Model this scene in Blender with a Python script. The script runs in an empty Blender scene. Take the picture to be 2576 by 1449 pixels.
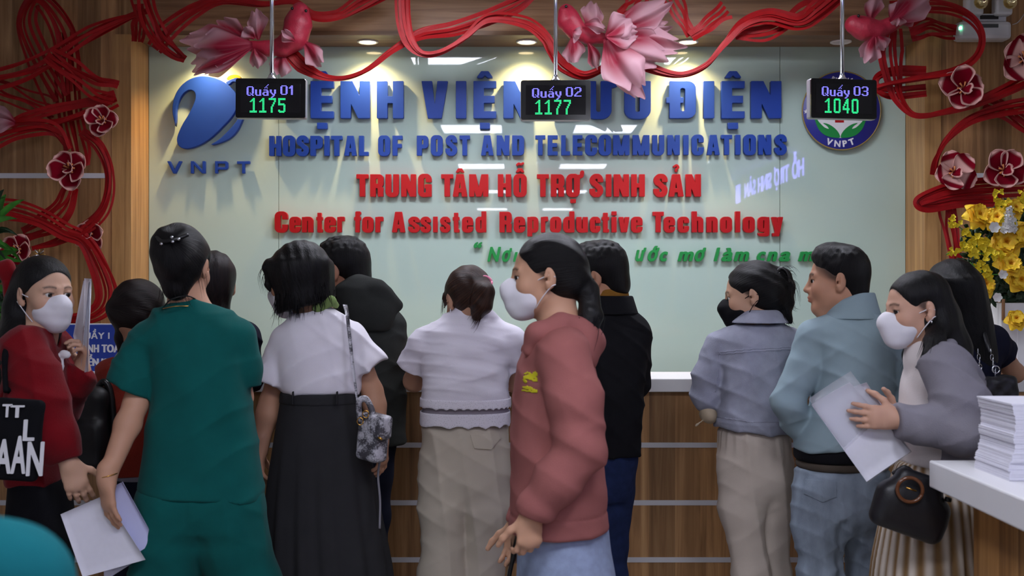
import bpy, bmesh, math, random
import numpy as np
from mathutils import Matrix, Vector

# ---------------------------------------------------------------- camera, world, exposure
C = bpy.context.scene.collection
scn = bpy.context.scene
PI = math.pi
F = 40.0 / 36.0 * 2576.0            # focal length in pixels of the 2576 wide frame
EYE = 1.5                           # camera height
cam = bpy.data.objects.new('camera', bpy.data.cameras.new('camera'))
C.objects.link(cam)
cam.location = (0, 0, EYE)
cam.rotation_euler = (PI / 2, 0, 0)
cam.data.lens = 40
cam.data.sensor_width = 36
cam.data.clip_start = 0.05
cam.data.dof.use_dof = True
cam.data.dof.focus_distance = 4.6
cam.data.dof.aperture_fstop = 4.0
scn.camera = cam
w = bpy.data.worlds.new('world')
scn.world = w
w.use_nodes = True
w.node_tree.nodes['Background'].inputs[0].default_value = (0.8, 0.85, 1, 1)
w.node_tree.nodes['Background'].inputs[1].default_value = 0.02
scn.view_settings.view_transform = 'Standard'
scn.view_settings.look = 'None'
scn.view_settings.gamma = 1
scn.view_settings.exposure = 1.2
scn.view_settings.use_curve_mapping = False
scn.cycles.max_bounces = 7
scn.cycles.diffuse_bounces = 4
scn.cycles.glossy_bounces = 4
scn.cycles.transmission_bounces = 4
PANEL_LIGHT = 13.0
SPOT_WATT = 19.0

# key positions (metres; the camera looks along +Y)
GLASS_Y = 6.2      # painted glass wall
WOOD_Y = 5.92      # wooden wall, frame and fascia
CTR_Y = 4.70       # front edge of the counter
CTR_Z = 1.126
GL_X0, GL_X1, GL_Z = -1.98, 2.145, 2.815
RX0, RX1 = -3.4, 3.3
CEIL = 3.06
BACK_Y = -19.0


def pt(px, py, D, dy=0.0):
    """Point seen at a pixel of the photograph at distance D (then moved dy along the view axis)."""
    return np.array([(px - 1288.0) / F * D, D + dy, EYE - (py - 724.5) / F * D])


# ---------------------------------------------------------------- materials
MATS = {}


def srgb(c):
    return tuple((v / 12.92 if v <= 0.04045 else ((v + 0.055) / 1.055) ** 2.4) for v in [x / 255.0 for x in c])


def nodes(m):
    m.use_nodes = True
    nt = m.node_tree
    return nt, nt.nodes, nt.links, nt.nodes['Principled BSDF']


def mat(name, col, rough=0.6, metal=0.0, noise=0.0, nscale=30.0, bump=0.0, bscale=200.0, sheen=0.0, spec=0.5,
        coat=0.0, emit=None, estr=0.0, attr=None, alpha=1.0, trans=0.0, stretch=(1, 1, 1), sub=0.0, lin=False, crinkle=0.0, cscale=9.0):
    """General procedural material: base colour (sRGB 0-255) with soft noise, bump, optional colour attribute."""
    if name in MATS:
        return MATS[name]
    m = bpy.data.materials.new(name)
    MATS[name] = m
    nt, N, L, b = nodes(m)
    c = col if lin else srgb(col)
    b.inputs['Base Color'].default_value = (*c, 1)
    b.inputs['Roughness'].default_value = rough
    b.inputs['Metallic'].default_value = metal
    b.inputs['Specular IOR Level'].default_value = spec
    b.inputs['Coat Weight'].default_value = coat
    b.inputs['Coat Roughness'].default_value = 0.05
    b.inputs['Alpha'].default_value = alpha
    b.inputs['Transmission Weight'].default_value = trans
    if sub:
        b.inputs['Subsurface Weight'].default_value = sub
        b.inputs['Subsurface Radius'].default_value = (0.012, 0.005, 0.003)
        b.inputs['Subsurface Scale'].default_value = 0.5
    if sheen:
        b.inputs['Sheen Weight'].default_value = sheen
        b.inputs['Sheen Roughness'].default_value = 0.5
    if emit is not None:
        b.inputs['Emission Color'].default_value = (*srgb(emit), 1)
        b.inputs['Emission Strength'].default_value = estr
    tc = N.new('ShaderNodeTexCoord')
    mp = N.new('ShaderNodeMapping')
    mp.inputs['Scale'].default_value = stretch
    L.new(tc.outputs['Object'], mp.inputs[0])
    src = None
    if attr:
        a = N.new('ShaderNodeAttribute')
        a.attribute_name = attr
        src = a.outputs['Color']
    if noise > 0:
        n = N.new('ShaderNodeTexNoise')
        n.inputs['Scale'].default_value = nscale
        n.inputs['Detail'].default_value = 5
        L.new(mp.outputs[0], n.inputs['Vector'])
        r = N.new('ShaderNodeMapRange')
        r.inputs['From Min'].default_value = 0.3
        r.inputs['From Max'].default_value = 0.7
        r.inputs['To Min'].default_value = 1 - noise
        r.inputs['To Max'].default_value = 1 + noise
        L.new(n.outputs['Fac'], r.inputs['Value'])
        mx = N.new('ShaderNodeMix')
        mx.data_type = 'RGBA'
        mx.blend_type = 'MULTIPLY'
        mx.inputs['Factor'].default_value = 1
        if src:
            L.new(src, mx.inputs['A'])
        else:
            mx.inputs['A'].default_value = (*c, 1)
        L.new(r.outputs[0], mx.inputs['B'])
        src = mx.outputs['Result']
    if src:
        L.new(src, b.inputs['Base Color'])
    if bump > 0:
        n2 = N.new('ShaderNodeTexNoise')
        n2.inputs['Scale'].default_value = bscale
        n2.inputs['Detail'].default_value = 3
        L.new(mp.outputs[0], n2.inputs['Vector'])
        bp = N.new('ShaderNodeBump')
        bp.inputs['Strength'].default_value = bump
        bp.inputs['Distance'].default_value = 0.004
        L.new(n2.outputs['Fac'], bp.inputs['Height'])
        L.new(bp.outputs[0], b.inputs['Normal'])
        if crinkle > 0:
            n3 = N.new('ShaderNodeTexNoise')
            n3.noise_type = 'RIDGED_MULTIFRACTAL'
            n3.inputs['Scale'].default_value = cscale
            n3.inputs['Detail'].default_value = 2
            n3.inputs['Roughness'].default_value = .45
            n3.inputs['Distortion'].default_value = .5
            L.new(mp.outputs[0], n3.inputs['Vector'])
            b3 = N.new('ShaderNodeBump')
            b3.inputs['Strength'].default_value = crinkle
            b3.inputs['Distance'].default_value = .012
            L.new(n3.outputs['Fac'], b3.inputs['Height'])
            L.new(bp.outputs[0], b3.inputs['Normal'])
            L.new(b3.outputs[0], b.inputs['Normal'])
    return m


def fabric(name, col, rough=0.9, noise=0.06, bump=0.25, sheen=0.0, crinkle=.22, **k):
    return mat(name, col, rough=rough, noise=noise, nscale=k.pop('nscale', 14), bump=bump, bscale=k.pop('bscale', 420), sheen=sheen * .3, spec=0.15, crinkle=crinkle, **k)


def wood(name, cols, axis='X', board=0.13, grain='Z', rough=0.42):
    """Veneer boards: tone per board (random along `axis`), fine grain stretched along `grain`."""
    m = bpy.data.materials.new(name)
    MATS[name] = m
    nt, N, L, b = nodes(m)
    tc = N.new('ShaderNodeTexCoord')
    sep = N.new('ShaderNodeSeparateXYZ')
    L.new(tc.outputs['Object'], sep.inputs[0])

    def math_(op, a, v=None, v2=None):
        n = N.new('ShaderNodeMath')
        n.operation = op
        for i, x in enumerate((a, v, v2)):
            if x is None:
                continue
            if isinstance(x, (int, float)):
                n.inputs[i].default_value = x
            else:
                L.new(x, n.inputs[i])
        return n.outputs[0]
    u = sep.outputs[axis]
    # boards of uneven width: warp the coordinate before flooring
    wv = math_('MULTIPLY', math_('SINE', math_('MULTIPLY', u, 9.1)), 0.035)
    fl = math_('FLOOR', math_('DIVIDE', math_('ADD', u, wv), board))
    wn = N.new('ShaderNodeTexWhiteNoise')
    wn.noise_dimensions = '1D'
    L.new(fl, wn.inputs['W'])
    mp = N.new('ShaderNodeMapping')
    sc = {'X': (1.2, 26, 26), 'Z': (26, 26, 1.2), 'Y': (26, 1.2, 26)}[grain]
    mp.inputs['Scale'].default_value = sc
    L.new(tc.outputs['Object'], mp.inputs[0])
    ad = N.new('ShaderNodeVectorMath')
    ad.operation = 'ADD'
    L.new(mp.outputs[0], ad.inputs[0])
    cmb = N.new('ShaderNodeCombineXYZ')
    off = math_('MULTIPLY', wn.outputs['Value'], 40)
    for i in range(3):
        L.new(off, cmb.inputs[i])
    L.new(cmb.outputs[0], ad.inputs[1])
    n1 = N.new('ShaderNodeTexNoise')
    n1.inputs['Scale'].default_value = 1.0
    n1.inputs['Detail'].default_value = 8
    n1.inputs['Roughness'].default_value = 0.62
    n1.inputs['Distortion'].default_value = 0.6
    L.new(ad.outputs[0], n1.inputs['Vector'])
    rp = N.new('ShaderNodeValToRGB')
    e = rp.color_ramp.elements
    e[0].position, e[1].position = 0.28, 0.74
    e[0].color = (*srgb(cols[0]), 1)
    e[1].color = (*srgb(cols[2]), 1)
    e.new(0.5).color = (*srgb(cols[1]), 1)
    L.new(n1.outputs['Fac'], rp.inputs[0])
    r = N.new('ShaderNodeMapRange')
    r.inputs['To Min'].default_value = 0.72
    r.inputs['To Max'].default_value = 1.22
    L.new(wn.outputs['Value'], r.inputs['Value'])
    mx = N.new('ShaderNodeMix')
    mx.data_type = 'RGBA'
    mx.blend_type = 'MULTIPLY'
    mx.inputs['Factor'].default_value = 1
    L.new(rp.outputs[0], mx.inputs['A'])
    L.new(r.outputs[0], mx.inputs['B'])
    L.new(mx.outputs['Result'], b.inputs['Base Color'])
    b.inputs['Roughness'].default_value = rough
    b.inputs['Specular IOR Level'].default_value = 0.35
    bp = N.new('ShaderNodeBump')
    bp.inputs['Strength'].default_value = 0.12
    bp.inputs['Distance'].default_value = 0.002
    L.new(n1.outputs['Fac'], bp.inputs['Height'])
    L.new(bp.outputs[0], b.inputs['Normal'])
    return m


def glow(name, col, strength):
    m = bpy.data.materials.new(name)
    MATS[name] = m
    nt, N, L, b = nodes(m)
    b.inputs['Base Color'].default_value = (*srgb(col), 1)
    b.inputs['Emission Color'].default_value = (*srgb(col), 1)
    b.inputs['Emission Strength'].default_value = strength
    return m


# ---------------------------------------------------------------- object helpers
def tag(o, label=None, cat=None, group=None, kind=None):
    if label:
        o['label'] = label
    if cat:
        o['category'] = cat
    if group:
        o['group'] = group
    if kind:
        o['kind'] = kind
    return o


def adopt(o, parent):
    """Parent o to parent, o's mesh staying in world coordinates."""
    if parent is not None:
        o.parent = parent
        o.matrix_parent_inverse = Matrix.Translation(-Vector(ROOTLOC.get(parent.name, (0, 0, 0))))
    return o


ROOTLOC = {}


def thing(name, label, cat, loc=(0, 0, 0), group=None, kind=None):
    o = bpy.data.objects.new(name, None)
    o.empty_display_size = 0.05
    C.objects.link(o)
    o.location = [float(v) for v in loc]
    ROOTLOC[o.name] = tuple(float(v) for v in loc)
    return tag(o, label, cat, group, kind)


def mesh_obj(name, verts, faces, m, parent=None, smooth=True, mats=None, midx=None):
    me = bpy.data.meshes.new(name)
    me.from_pydata([tuple(map(float, v)) for v in verts], [], [tuple(map(int, f)) for f in faces])
    for mm in (mats or [m]):
        me.materials.append(mm)
    if midx is not None:
        me.polygons.foreach_set('material_index', np.asarray(midx, dtype=np.int32))
    if smooth:
        me.polygons.foreach_set('use_smooth', np.ones(len(me.polygons), dtype=bool))
    me.update()
    o = bpy.data.objects.new(name, me)
    C.objects.link(o)
    return adopt(o, parent)


def bm_obj(name, bm, m, parent=None, smooth=False, mats=None):
    me = bpy.data.meshes.new(name)
    bmesh.ops.recalc_face_normals(bm, faces=bm.faces)
    bm.to_mesh(me)
    bm.free()
    for mm in (mats or [m]):
        me.materials.append(mm)
    if smooth:
        me.polygons.foreach_set('use_smooth', np.ones(len(me.polygons), dtype=bool))
    o = bpy.data.objects.new(name, me)
    C.objects.link(o)
    return adopt(o, parent)


def add_box(bm, lo, hi, bev=0.0, seg=2, R=None, about=None):
    lo = np.array(lo, float)
    hi = np.array(hi, float)
    g = bmesh.ops.create_cube(bm, size=1.0)
    vs = g['verts']
    c = (lo + hi) / 2
    for v in vs:
        v.co = Vector([c[i] + v.co[i] * (hi[i] - lo[i]) for i in range(3)])
    if bev > 0:
        es = list({e for v in vs for e in v.link_edges})
        r = bmesh.ops.bevel(bm, geom=es, offset=bev, segments=seg, affect='EDGES', profile=0.5)
        vs = list({v for f in r['faces'] for v in f.verts} | {v for v in vs if v.is_valid})
    if R is not None:
        a = Vector(about if about is not None else c)
        for v in vs:
            v.co = a + R @ (v.co - a)
    return vs


def box(name, lo, hi, m, parent=None, bev=0.0, seg=2, R=None, about=None):
    bm = bmesh.new()
    add_box(bm, lo, hi, bev, seg, R, about)
    return bm_obj(name, bm, m, parent)


def lathe(name, prof, m, parent=None, center=(0, 0, 0), n=32, R=None):
    """prof: list of (radius, height) around Z."""
    vs, fs = [], []
    for r, z in prof:
        for k in range(n):
            a = 2 * PI * k / n
            v = Vector((r * math.cos(a), r * math.sin(a), z))
            if R is not None:
                v = R @ v
            vs.append((v.x + center[0], v.y + center[1], v.z + center[2]))
    for i in range(len(prof) - 1):
        for k in range(n):
            k2 = (k + 1) % n
            fs.append((i * n + k, i * n + k2, (i + 1) * n + k2, (i + 1) * n + k))
    return mesh_obj(name, vs, fs, m, parent)


def tube(name, pts, rad, m, parent=None, n=8):
    """Round tube along points; rad a number or a list."""
    pts = np.asarray(pts, float)
    if np.isscalar(rad):
        rad = [rad] * len(pts)
    T = np.gradient(pts, axis=0)
    T /= np.linalg.norm(T, axis=1)[:, None] + 1e-9
    up = np.array([0.13, 0.21, 0.97])
    vs, fs = [], []
    a = np.cross(T[0], up)
    a /= np.linalg.norm(a)
    for i, p in enumerate(pts):
        a = a - T[i] * a.dot(T[i])
        a /= np.linalg.norm(a) + 1e-9
        b = np.cross(T[i], a)
        for k in range(n):
            t = 2 * PI * k / n
            vs.append(p + rad[i] * (a * math.cos(t) + b * math.sin(t)))
    for i in range(len(pts) - 1):
        for k in range(n):
            k2 = (k + 1) % n
            fs.append((i * n + k, i * n + k2, (i + 1) * n + k2, (i + 1) * n + k))
    fs.append(tuple(range(n - 1, -1, -1)))
    fs.append(tuple((len(pts) - 1) * n + k for k in range(n)))
    return mesh_obj(name, vs, fs, m, parent)


def catmull(P, n=12):
    P = np.asarray(P, float)
    Q = np.vstack([2 * P[0] - P[1], P, 2 * P[-1] - P[-2]])
    out = []
    for i in range(1, len(Q) - 2):
        p0, p1, p2, p3 = Q[i - 1], Q[i], Q[i + 1], Q[i + 2]
        for t in np.linspace(0, 1, n, endpoint=False):
            out.append(0.5 * (2 * p1 + (p2 - p0) * t + (2 * p0 - 5 * p1 + 4 * p2 - p3) * t * t + (3 * p1 - p0 - 3 * p2 + p3) * t ** 3))
    out.append(P[-1])
    return np.array(out)


def grid_surf(name, G, m, parent=None, thick=0.0, attr=None, attrname='tint', smooth=True):
    """Surface from a (nu, nv, 3) grid, with real thickness by a second layer joined at the border."""
    nu, nv = G.shape[:2]
    V = G.reshape(-1, 3)
    fs = [(i * nv + j, i * nv + j + 1, (i + 1) * nv + j + 1, (i + 1) * nv + j) for i in range(nu - 1) for j in range(nv - 1)]
    col = attr
    if thick > 0:
        du = np.gradient(G, axis=0)
        dv = np.gradient(G, axis=1)
        n = np.cross(du, dv)
        n /= np.linalg.norm(n, axis=2)[..., None] + 1e-9
        V2 = (G + n * thick).reshape(-1, 3)
        k = len(V)
        fs = [tuple(reversed(f)) for f in fs] + [tuple(x + k for x in f) for f in fs]
        bd = [i * nv for i in range(nu)] + [(nu - 1) * nv + j for j in range(1, nv)] + [i * nv + nv - 1 for i in range(nu - 2, -1, -1)] + [j for j in range(nv - 2, 0, -1)]
        for a, b in zip(bd, bd[1:] + bd[:1]):
            fs.append((a, b, b + k, a + k))
        V = np.vstack([V, V2])
        if col is not None:
            col = np.concatenate([col, col])
    o = mesh_obj(name, V, fs, m, parent, smooth)
    if col is not None:
        set_col(o, col, attrname)
    return o


def set_col(o, col, name='tint'):
    col = np.asarray(col, np.float32)
    a = o.data.attributes.new(name, 'FLOAT_COLOR', 'POINT')
    buf = np.ones((len(col), 4), np.float32)
    buf[:, :3] = col
    a.data.foreach_set('color', buf.ravel())
# ---------------------------------------------------------------- lettering: 2D shapes -> outlines -> extruded letters
def bx2(x0, y0, x1, y1, r=0.0):
    cx, cy, hx, hy = (x0 + x1) / 2, (y0 + y1) / 2, (x1 - x0) / 2 - r, (y1 - y0) / 2 - r

    def f(X, Y):
        qx, qy = np.abs(X - cx) - hx, np.abs(Y - cy) - hy
        return np.hypot(np.maximum(qx, 0), np.maximum(qy, 0)) + np.minimum(np.maximum(qx, qy), 0) - r
    return f


def poly2(pts):
    """Signed distance to a polygon."""
    P = np.asarray(pts, float)

    def f(X, Y):
        d = np.full(X.shape, 1e9)
        s = np.ones(X.shape)
        n = len(P)
        j = n - 1
        for i in range(n):
            ex, ey = P[j] - P[i]
            wx, wy = X - P[i][0], Y - P[i][1]
            t = np.clip((wx * ex + wy * ey) / (ex * ex + ey * ey + 1e-12), 0, 1)
            d = np.minimum(d, (wx - ex * t) ** 2 + (wy - ey * t) ** 2)
            c1, c2, c3 = Y >= P[i][1], Y < P[j][1], ex * wy > ey * wx
            s = np.where((c1 & c2 & c3) | (~c1 & ~c2 & ~c3), -s, s)
            j = i
        return s * np.sqrt(d)
    return f


def strk(pts, t, tx=None):
    """Thick stroke through points (smoothed); tx != t widens it sideways."""
    P = catmull(pts, 8) if len(pts) > 2 else np.asarray(pts, float)
    k = (tx / t) if tx else 1.0

    def f(X, Y):
        d = np.full(X.shape, 1e9)
        for a, b in zip(P[:-1], P[1:]):
            ax, ay, bx, by = a[0] / k, a[1], b[0] / k, b[1]
            ex, ey = bx - ax, by - ay
            wx, wy = X / k - ax, Y - ay
            u = np.clip((wx * ex + wy * ey) / (ex * ex + ey * ey + 1e-12), 0, 1)
            d = np.minimum(d, np.hypot(wx - ex * u, wy - ey * u))
        return d - t / 2
    return f


def U2(*fs):
    return lambda X, Y: np.minimum.reduce([f(X, Y) for f in fs])


def D2(a, *bs):
    return lambda X, Y: np.maximum.reduce([a(X, Y)] + [-b(X, Y) for b in bs])


def I2(*fs):
    return lambda X, Y: np.maximum.reduce([f(X, Y) for f in fs])


def mv2(f, dx, dy, sx=1.0, sy=1.0):
    return lambda X, Y: f((X - dx) / sx, (Y - dy) / sy) * min(sx, sy)


T_, B_ = 0.25, 0.18     # stem and bar of the heavy condensed capitals (cap height 1)


def ring(w, y0, y1, r=0.24, t=T_, b=B_):
    return D2(bx2(0, y0, w, y1, r), bx2(t, y0 + b, w - t, y1 - b, min(0.07, (w - 2 * t) / 2 - .001)))


def glyph(ch):
    """(shape, advance width) of a letter."""
    t, b = T_, B_
    g = None
    if ch == 'I':
        g, w = bx2(0, 0, t, 1), t
    elif ch == 'H':
        w = .64
        g = U2(bx2(0, 0, t, 1), bx2(w - t, 0, w, 1), bx2(0, .41, w, .59))
    elif ch == 'E':
        w = .56
        g = U2(bx2(0, 0, t, 1), bx2(0, 0, w, b), bx2(0, 1 - b, w, 1), bx2(0, .42, w - .04, .6))
    elif ch == 'F':
        w = .53
        g = U2(bx2(0, 0, t, 1), bx2(0, 1 - b, w, 1), bx2(0, .4, w - .04, .58))
    elif ch == 'L':
        w = .52
        g = U2(bx2(0, 0, t, 1), bx2(0, 0, w, b))
    elif ch == 'T':
        w = .58
        g = U2(bx2(w / 2 - t / 2, 0, w / 2 + t / 2, 1), bx2(0, 1 - b, w, 1))
    elif ch == 'N':
        w = .67
        g = U2(bx2(0, 0, t - .02, 1), bx2(w - t + .02, 0, w, 1), poly2([(0, 1), (.27, 1), (w, 0), (w - .27, 0)]))
    elif ch == 'M':
        w = .86
        g = U2(bx2(0, 0, t - .03, 1), bx2(w - t + .03, 0, w, 1), poly2([(0, 1), (.3, 1), (w / 2, .38), (w - .3, 1), (w, 1), (w / 2 + .11, 0), (w / 2 - .11, 0)]))
    elif ch == 'V':
        w = .66
        g = poly2([(0, 1), (.26, 1), (w / 2, .3), (w - .26, 1), (w, 1), (w / 2 + .17, 0), (w / 2 - .17, 0)])
    elif ch == 'A':
        w = .68
        g = D2(poly2([(0, 0), (w / 2 - .17, 1), (w / 2 + .17, 1), (w, 0)]), poly2([(w / 2 - .055, .36), (w / 2, .74), (w / 2 + .055, .36)]),
               poly2([(.245, -.01), (w / 2 - .075, .19), (w / 2 + .075, .19), (w - .245, -.01)]))
    elif ch == 'O':
        w = .62
        g = ring(w, -.02, 1.02)
    elif ch == 'C':
        w = .6
        g = D2(ring(w, -.02, 1.02), bx2(w - t - .02, .37, 1, .64))
    elif ch == 'G':
        w = .62
        g = U2(D2(ring(w, -.02, 1.02), bx2(w - t - .02, .52, 1, .66)), bx2(w / 2, .36, w, .54), bx2(w - .13, 0, w, .5))
    elif ch == 'U':
        w = .62
        g = D2(I2(bx2(0, -.02, w, 1.5, .24), bx2(-1, -1, 2, 1)), bx2(t, .16, w - t, 2, .06))
    elif ch == 'D':
        w = .63
        g = D2(U2(bx2(0, 0, w, 1, .2), bx2(0, 0, t, 1)), bx2(t, b, w - t, 1 - b, .06))
    elif ch == 'P':
        w = .6
        g = D2(U2(bx2(0, .36, w, 1, .2), bx2(0, 0, t, 1)), bx2(t, .36 + b, w - t, 1 - b, .05))
    elif ch == 'R':
        w = .62
        g = D2(U2(bx2(0, .4, w, 1, .2), bx2(0, 0, t, 1), bx2(w - t - .01, 0, w - .01, .4), bx2(w / 2 - .05, .38, w - .06, .52, .05)), bx2(t, .4 + b - .02, w - t, 1 - b, .05))
    elif ch == 'B':
        w = .63
        g = D2(U2(bx2(0, 0, w, .56, .18), bx2(0, .44, w - .02, 1, .18), bx2(0, 0, t, 1)), bx2(t, b, w - t, .42, .05), bx2(t, .6, w - t - .01, 1 - b, .05))
    elif ch == 'S':
        w = .62
        g = I2(U2(strk([(.5, .64), (.49, .8), (.4, .905), (.23, .9), (.13, .78), (.16, .63), (.33, .5), (.48, .37), (.49, .2), (.38, .085), (.22, .09), (.12, .2), (.12, .36)], .215, .245)),
               bx2(-1, -.02, 2, 1.02), D2(bx2(-1, -1, 2, 2), bx2(.36, .5, 1, .66), bx2(-.2, .34, .25, .5)))
        g2 = strk([(.16, .66), (.33, .5), (.47, .36)], .21, .24)
        g = U2(g, g2)
    elif ch in 'ceosadgpqbnhrtuvilfy':
        x = .74
        t, b = .235, .155
        R = lambda w: ring(w, -.015, x + .015, .2, t, b)
        if ch == 'o':
            w = .54
            g = R(w)
        elif ch == 'c':
            w = .53
            g = D2(R(w), bx2(w - t - .02, .29, 1, .46))
        elif ch == 'e':
            w = .54
            g = U2(D2(R(w), bx2(t, .26, 1, .34)), bx2(.1, .34, w, .45))
        elif ch in 'nhru':
            w = .54
            if ch == 'u':
                g = U2(D2(bx2(0, -.015, w, 1.4, .2), bx2(t, .15, w - t, 2, .05), bx2(-1, x, 2, 3)), bx2(w - t, 0, w, x))
            elif ch == 'r':
                w = .4
                g = U2(bx2(0, 0, t, x), I2(bx2(.1, .53, w, x + .015, .04), poly2([(.05, .5), (.05, 1), (w, 1), (w, .55), (.3, .55)])))
            else:
                g = U2(D2(bx2(0, -.8, w, x + .015, .2), bx2(t, -1, w - t, x - b, .05), bx2(-1, -2, 2, 0)), bx2(0, 0, t, x if ch == 'n' else 1.02))
        elif ch in 'dpgq':
            w = .55
            if ch == 'd':
                g = U2(R(w), bx2(w - t, 0, w, 1.02))
            elif ch == 'p':
                g = U2(R(w), bx2(0, -.2, t, x))
            else:
                g = U2(ring(w, .02, x + .015, .2, t, b), bx2(w - t, -.05, w, x), I2(bx2(0, -.2, w, .2, .12), bx2(-1, -1, 2, -.06)), bx2(w - t, -.12, w, .1))
        elif ch == 's':
            w = .53
            g = mv2(glyph('S')[0], 0, 0, .855, .745)
        elif ch == 'i':
            w = t
            g = U2(bx2(0, 0, t, x), bx2(0, .84, t, 1.02))
        elif ch == 'l':
            w = t
            g = bx2(0, 0, t, 1.02)
        elif ch == 't':
            w = .38
            g = U2(bx2(.07, 0.0, .07 + t, .95, .0), bx2(0, x - .14, w, x), bx2(.09, -.01, w, .14, .05))
        elif ch == 'f':
            w = .38
            g = U2(bx2(.07, 0, .07 + t, .9), bx2(0, x - .14, w, x), bx2(.07, .86, w, 1.02, .07))
        elif ch == 'v':
            w = .56
            g = poly2([(0, x), (.24, x), (w / 2, .26), (w - .24, x), (w, x), (w / 2 + .15, 0), (w / 2 - .15, 0)])
        elif ch == 'y':
            w = .56
            g = U2(poly2([(0, x), (.24, x), (w / 2, .3), (w - .24, x), (w, x), (w / 2 + .08, -.2), (w / 2 - .17, -.2), (w / 2 - .1, 0.02)]), bx2(.05, -.2, .3, -.06))
    return g, w


def accents(g, w, marks):
    fs = [g]
    for m in marks:
        c = w / 2
        if m == '^':
            fs.append(poly2([(c - .2, 1.1), (c - .09, 1.27), (c + .09, 1.27), (c + .2, 1.1), (c + .07, 1.1), (c, 1.17), (c - .07, 1.1)]))
        elif m == '.':
            fs.append(bx2(c - .12, -.29, c + .12, -.13))
        elif m == '-':
            fs.append(bx2(-.08, .42, .33, .56))
        elif m == 'h':      # horn
            fs.append(strk([(w - .1, .9), (w + .08, .93), (w + .12, 1.1)], .15, .17))
        elif m == '~':
            fs.append(strk([(c - .14, 1.44), (c - .06, 1.5), (c + .04, 1.46), (c + .14, 1.51)], .075, .09))
        elif m == '?':      # hook above
            fs.append(strk([(c - .09, 1.36), (c + .02, 1.42), (c + .09, 1.32), (c, 1.23), (c, 1.16)], .075, .09))
    return U2(*fs)


def contours(f, x0, y0, x1, y1, n):
    """Zero contours of f on a grid of spacing n by marching squares; closed loops."""
    xs, ys = np.arange(x0, x1 + n, n), np.arange(y0, y1 + n, n)
    X, Y = np.meshgrid(xs, ys, indexing='ij')
    V = f(X, Y)
    V = np.where(np.abs(V) < 1e-6, 1e-6, V)
    ins = V < 0
    nxt = {}
    P = {}

    def ept(k):
        i, j, d = k
        if k not in P:
            a, b = V[i, j], (V[i + 1, j] if d == 0 else V[i, j + 1])
            u = a / (a - b)
            P[k] = (xs[i] + (u * n if d == 0 else 0), ys[j] + (u * n if d == 1 else 0))
        return P[k]
    case = ins[:-1, :-1] * 1 + ins[1:, :-1] * 2 + ins[1:, 1:] * 4 + ins[:-1, 1:] * 8
    tab = {1: [(3, 0)], 2: [(0, 1)], 3: [(3, 1)], 4: [(1, 2)], 5: [(3, 2), (1, 0)], 6: [(0, 2)], 7: [(3, 2)], 8: [(2, 3)], 9: [(2, 0)],
           10: [(0, 3), (2, 1)], 11: [(2, 1)], 12: [(1, 3)], 13: [(1, 0)], 14: [(0, 3)]}
    for i, j in zip(*np.nonzero((case > 0) & (case < 15))):
        ed = [(i, j, 0), (i + 1, j, 1), (i, j + 1, 0), (i, j, 1)]
        for a, b in tab[int(case[i, j])]:
            nxt[ed[a]] = ed[b]
    loops = []
    while nxt:
        k0 = next(iter(nxt))
        k, loop = k0, []
        while k in nxt:
            loop.append(ept(k))
            k = nxt.pop(k)
        if len(loop) > 3:
            loops.append(simplify(np.array(loop), n * 0.12))
    return loops


def simplify(L, tol):
    keep = [0]
    n = len(L)
    i = 0
    while i < n - 1:
        j = i + 1
        while j + 1 < n and j - i < 40:
            a, b = L[i], L[j + 1]
            d = b - a
            ln = math.hypot(*d) + 1e-12
            q = L[i + 1:j + 1] - a
            if np.max(np.abs(q[:, 0] * d[1] - q[:, 1] * d[0])) / ln > tol:
                break
            j += 1
        keep.append(j)
        i = j
    if keep[-1] == n - 1 and len(keep) > 3:
        pass
    return L[keep]


def extrude_loops(name, loops, depth, m, parent, xf, bevel=0.0):
    """Fill closed 2D loops (even-odd) and give them depth; xf maps (x, y, z) to the world (z towards the viewer)."""
    cu = bpy.data.curves.new(name, 'CURVE')
    cu.dimensions = '2D'
    cu.fill_mode = 'BOTH'
    cu.extrude = depth / 2
    cu.bevel_depth = bevel
    for L in loops:
        s = cu.splines.new('POLY')
        s.points.add(len(L) - 1)
        s.points.foreach_set('co', np.hstack([L, np.zeros((len(L), 1)), np.ones((len(L), 1))]).ravel())
        s.use_cyclic_u = True
    tmp = bpy.data.objects.new(name, cu)
    me = bpy.data.meshes.new_from_object(tmp)
    bpy.data.objects.remove(tmp)
    bpy.data.curves.remove(cu)
    co = np.empty(len(me.vertices) * 3, np.float32)
    me.vertices.foreach_get('co', co)
    co = co.reshape(-1, 3)
    out = xf(co[:, 0], co[:, 1], co[:, 2] + depth / 2)
    me.vertices.foreach_set('co', np.asarray(out, np.float32).ravel())
    me.materials.clear()
    me.materials.append(m)
    me.name = name
    me.update()
    bm = bmesh.new()
    bm.from_mesh(me)
    bmesh.ops.remove_doubles(bm, verts=bm.verts, dist=1e-6)
    bmesh.ops.recalc_face_normals(bm, faces=bm.faces)
    bm.to_mesh(me)
    bm.free()
    o = bpy.data.objects.new(name, me)
    C.objects.link(o)
    return adopt(o, parent)


_FONT = {}


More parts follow.
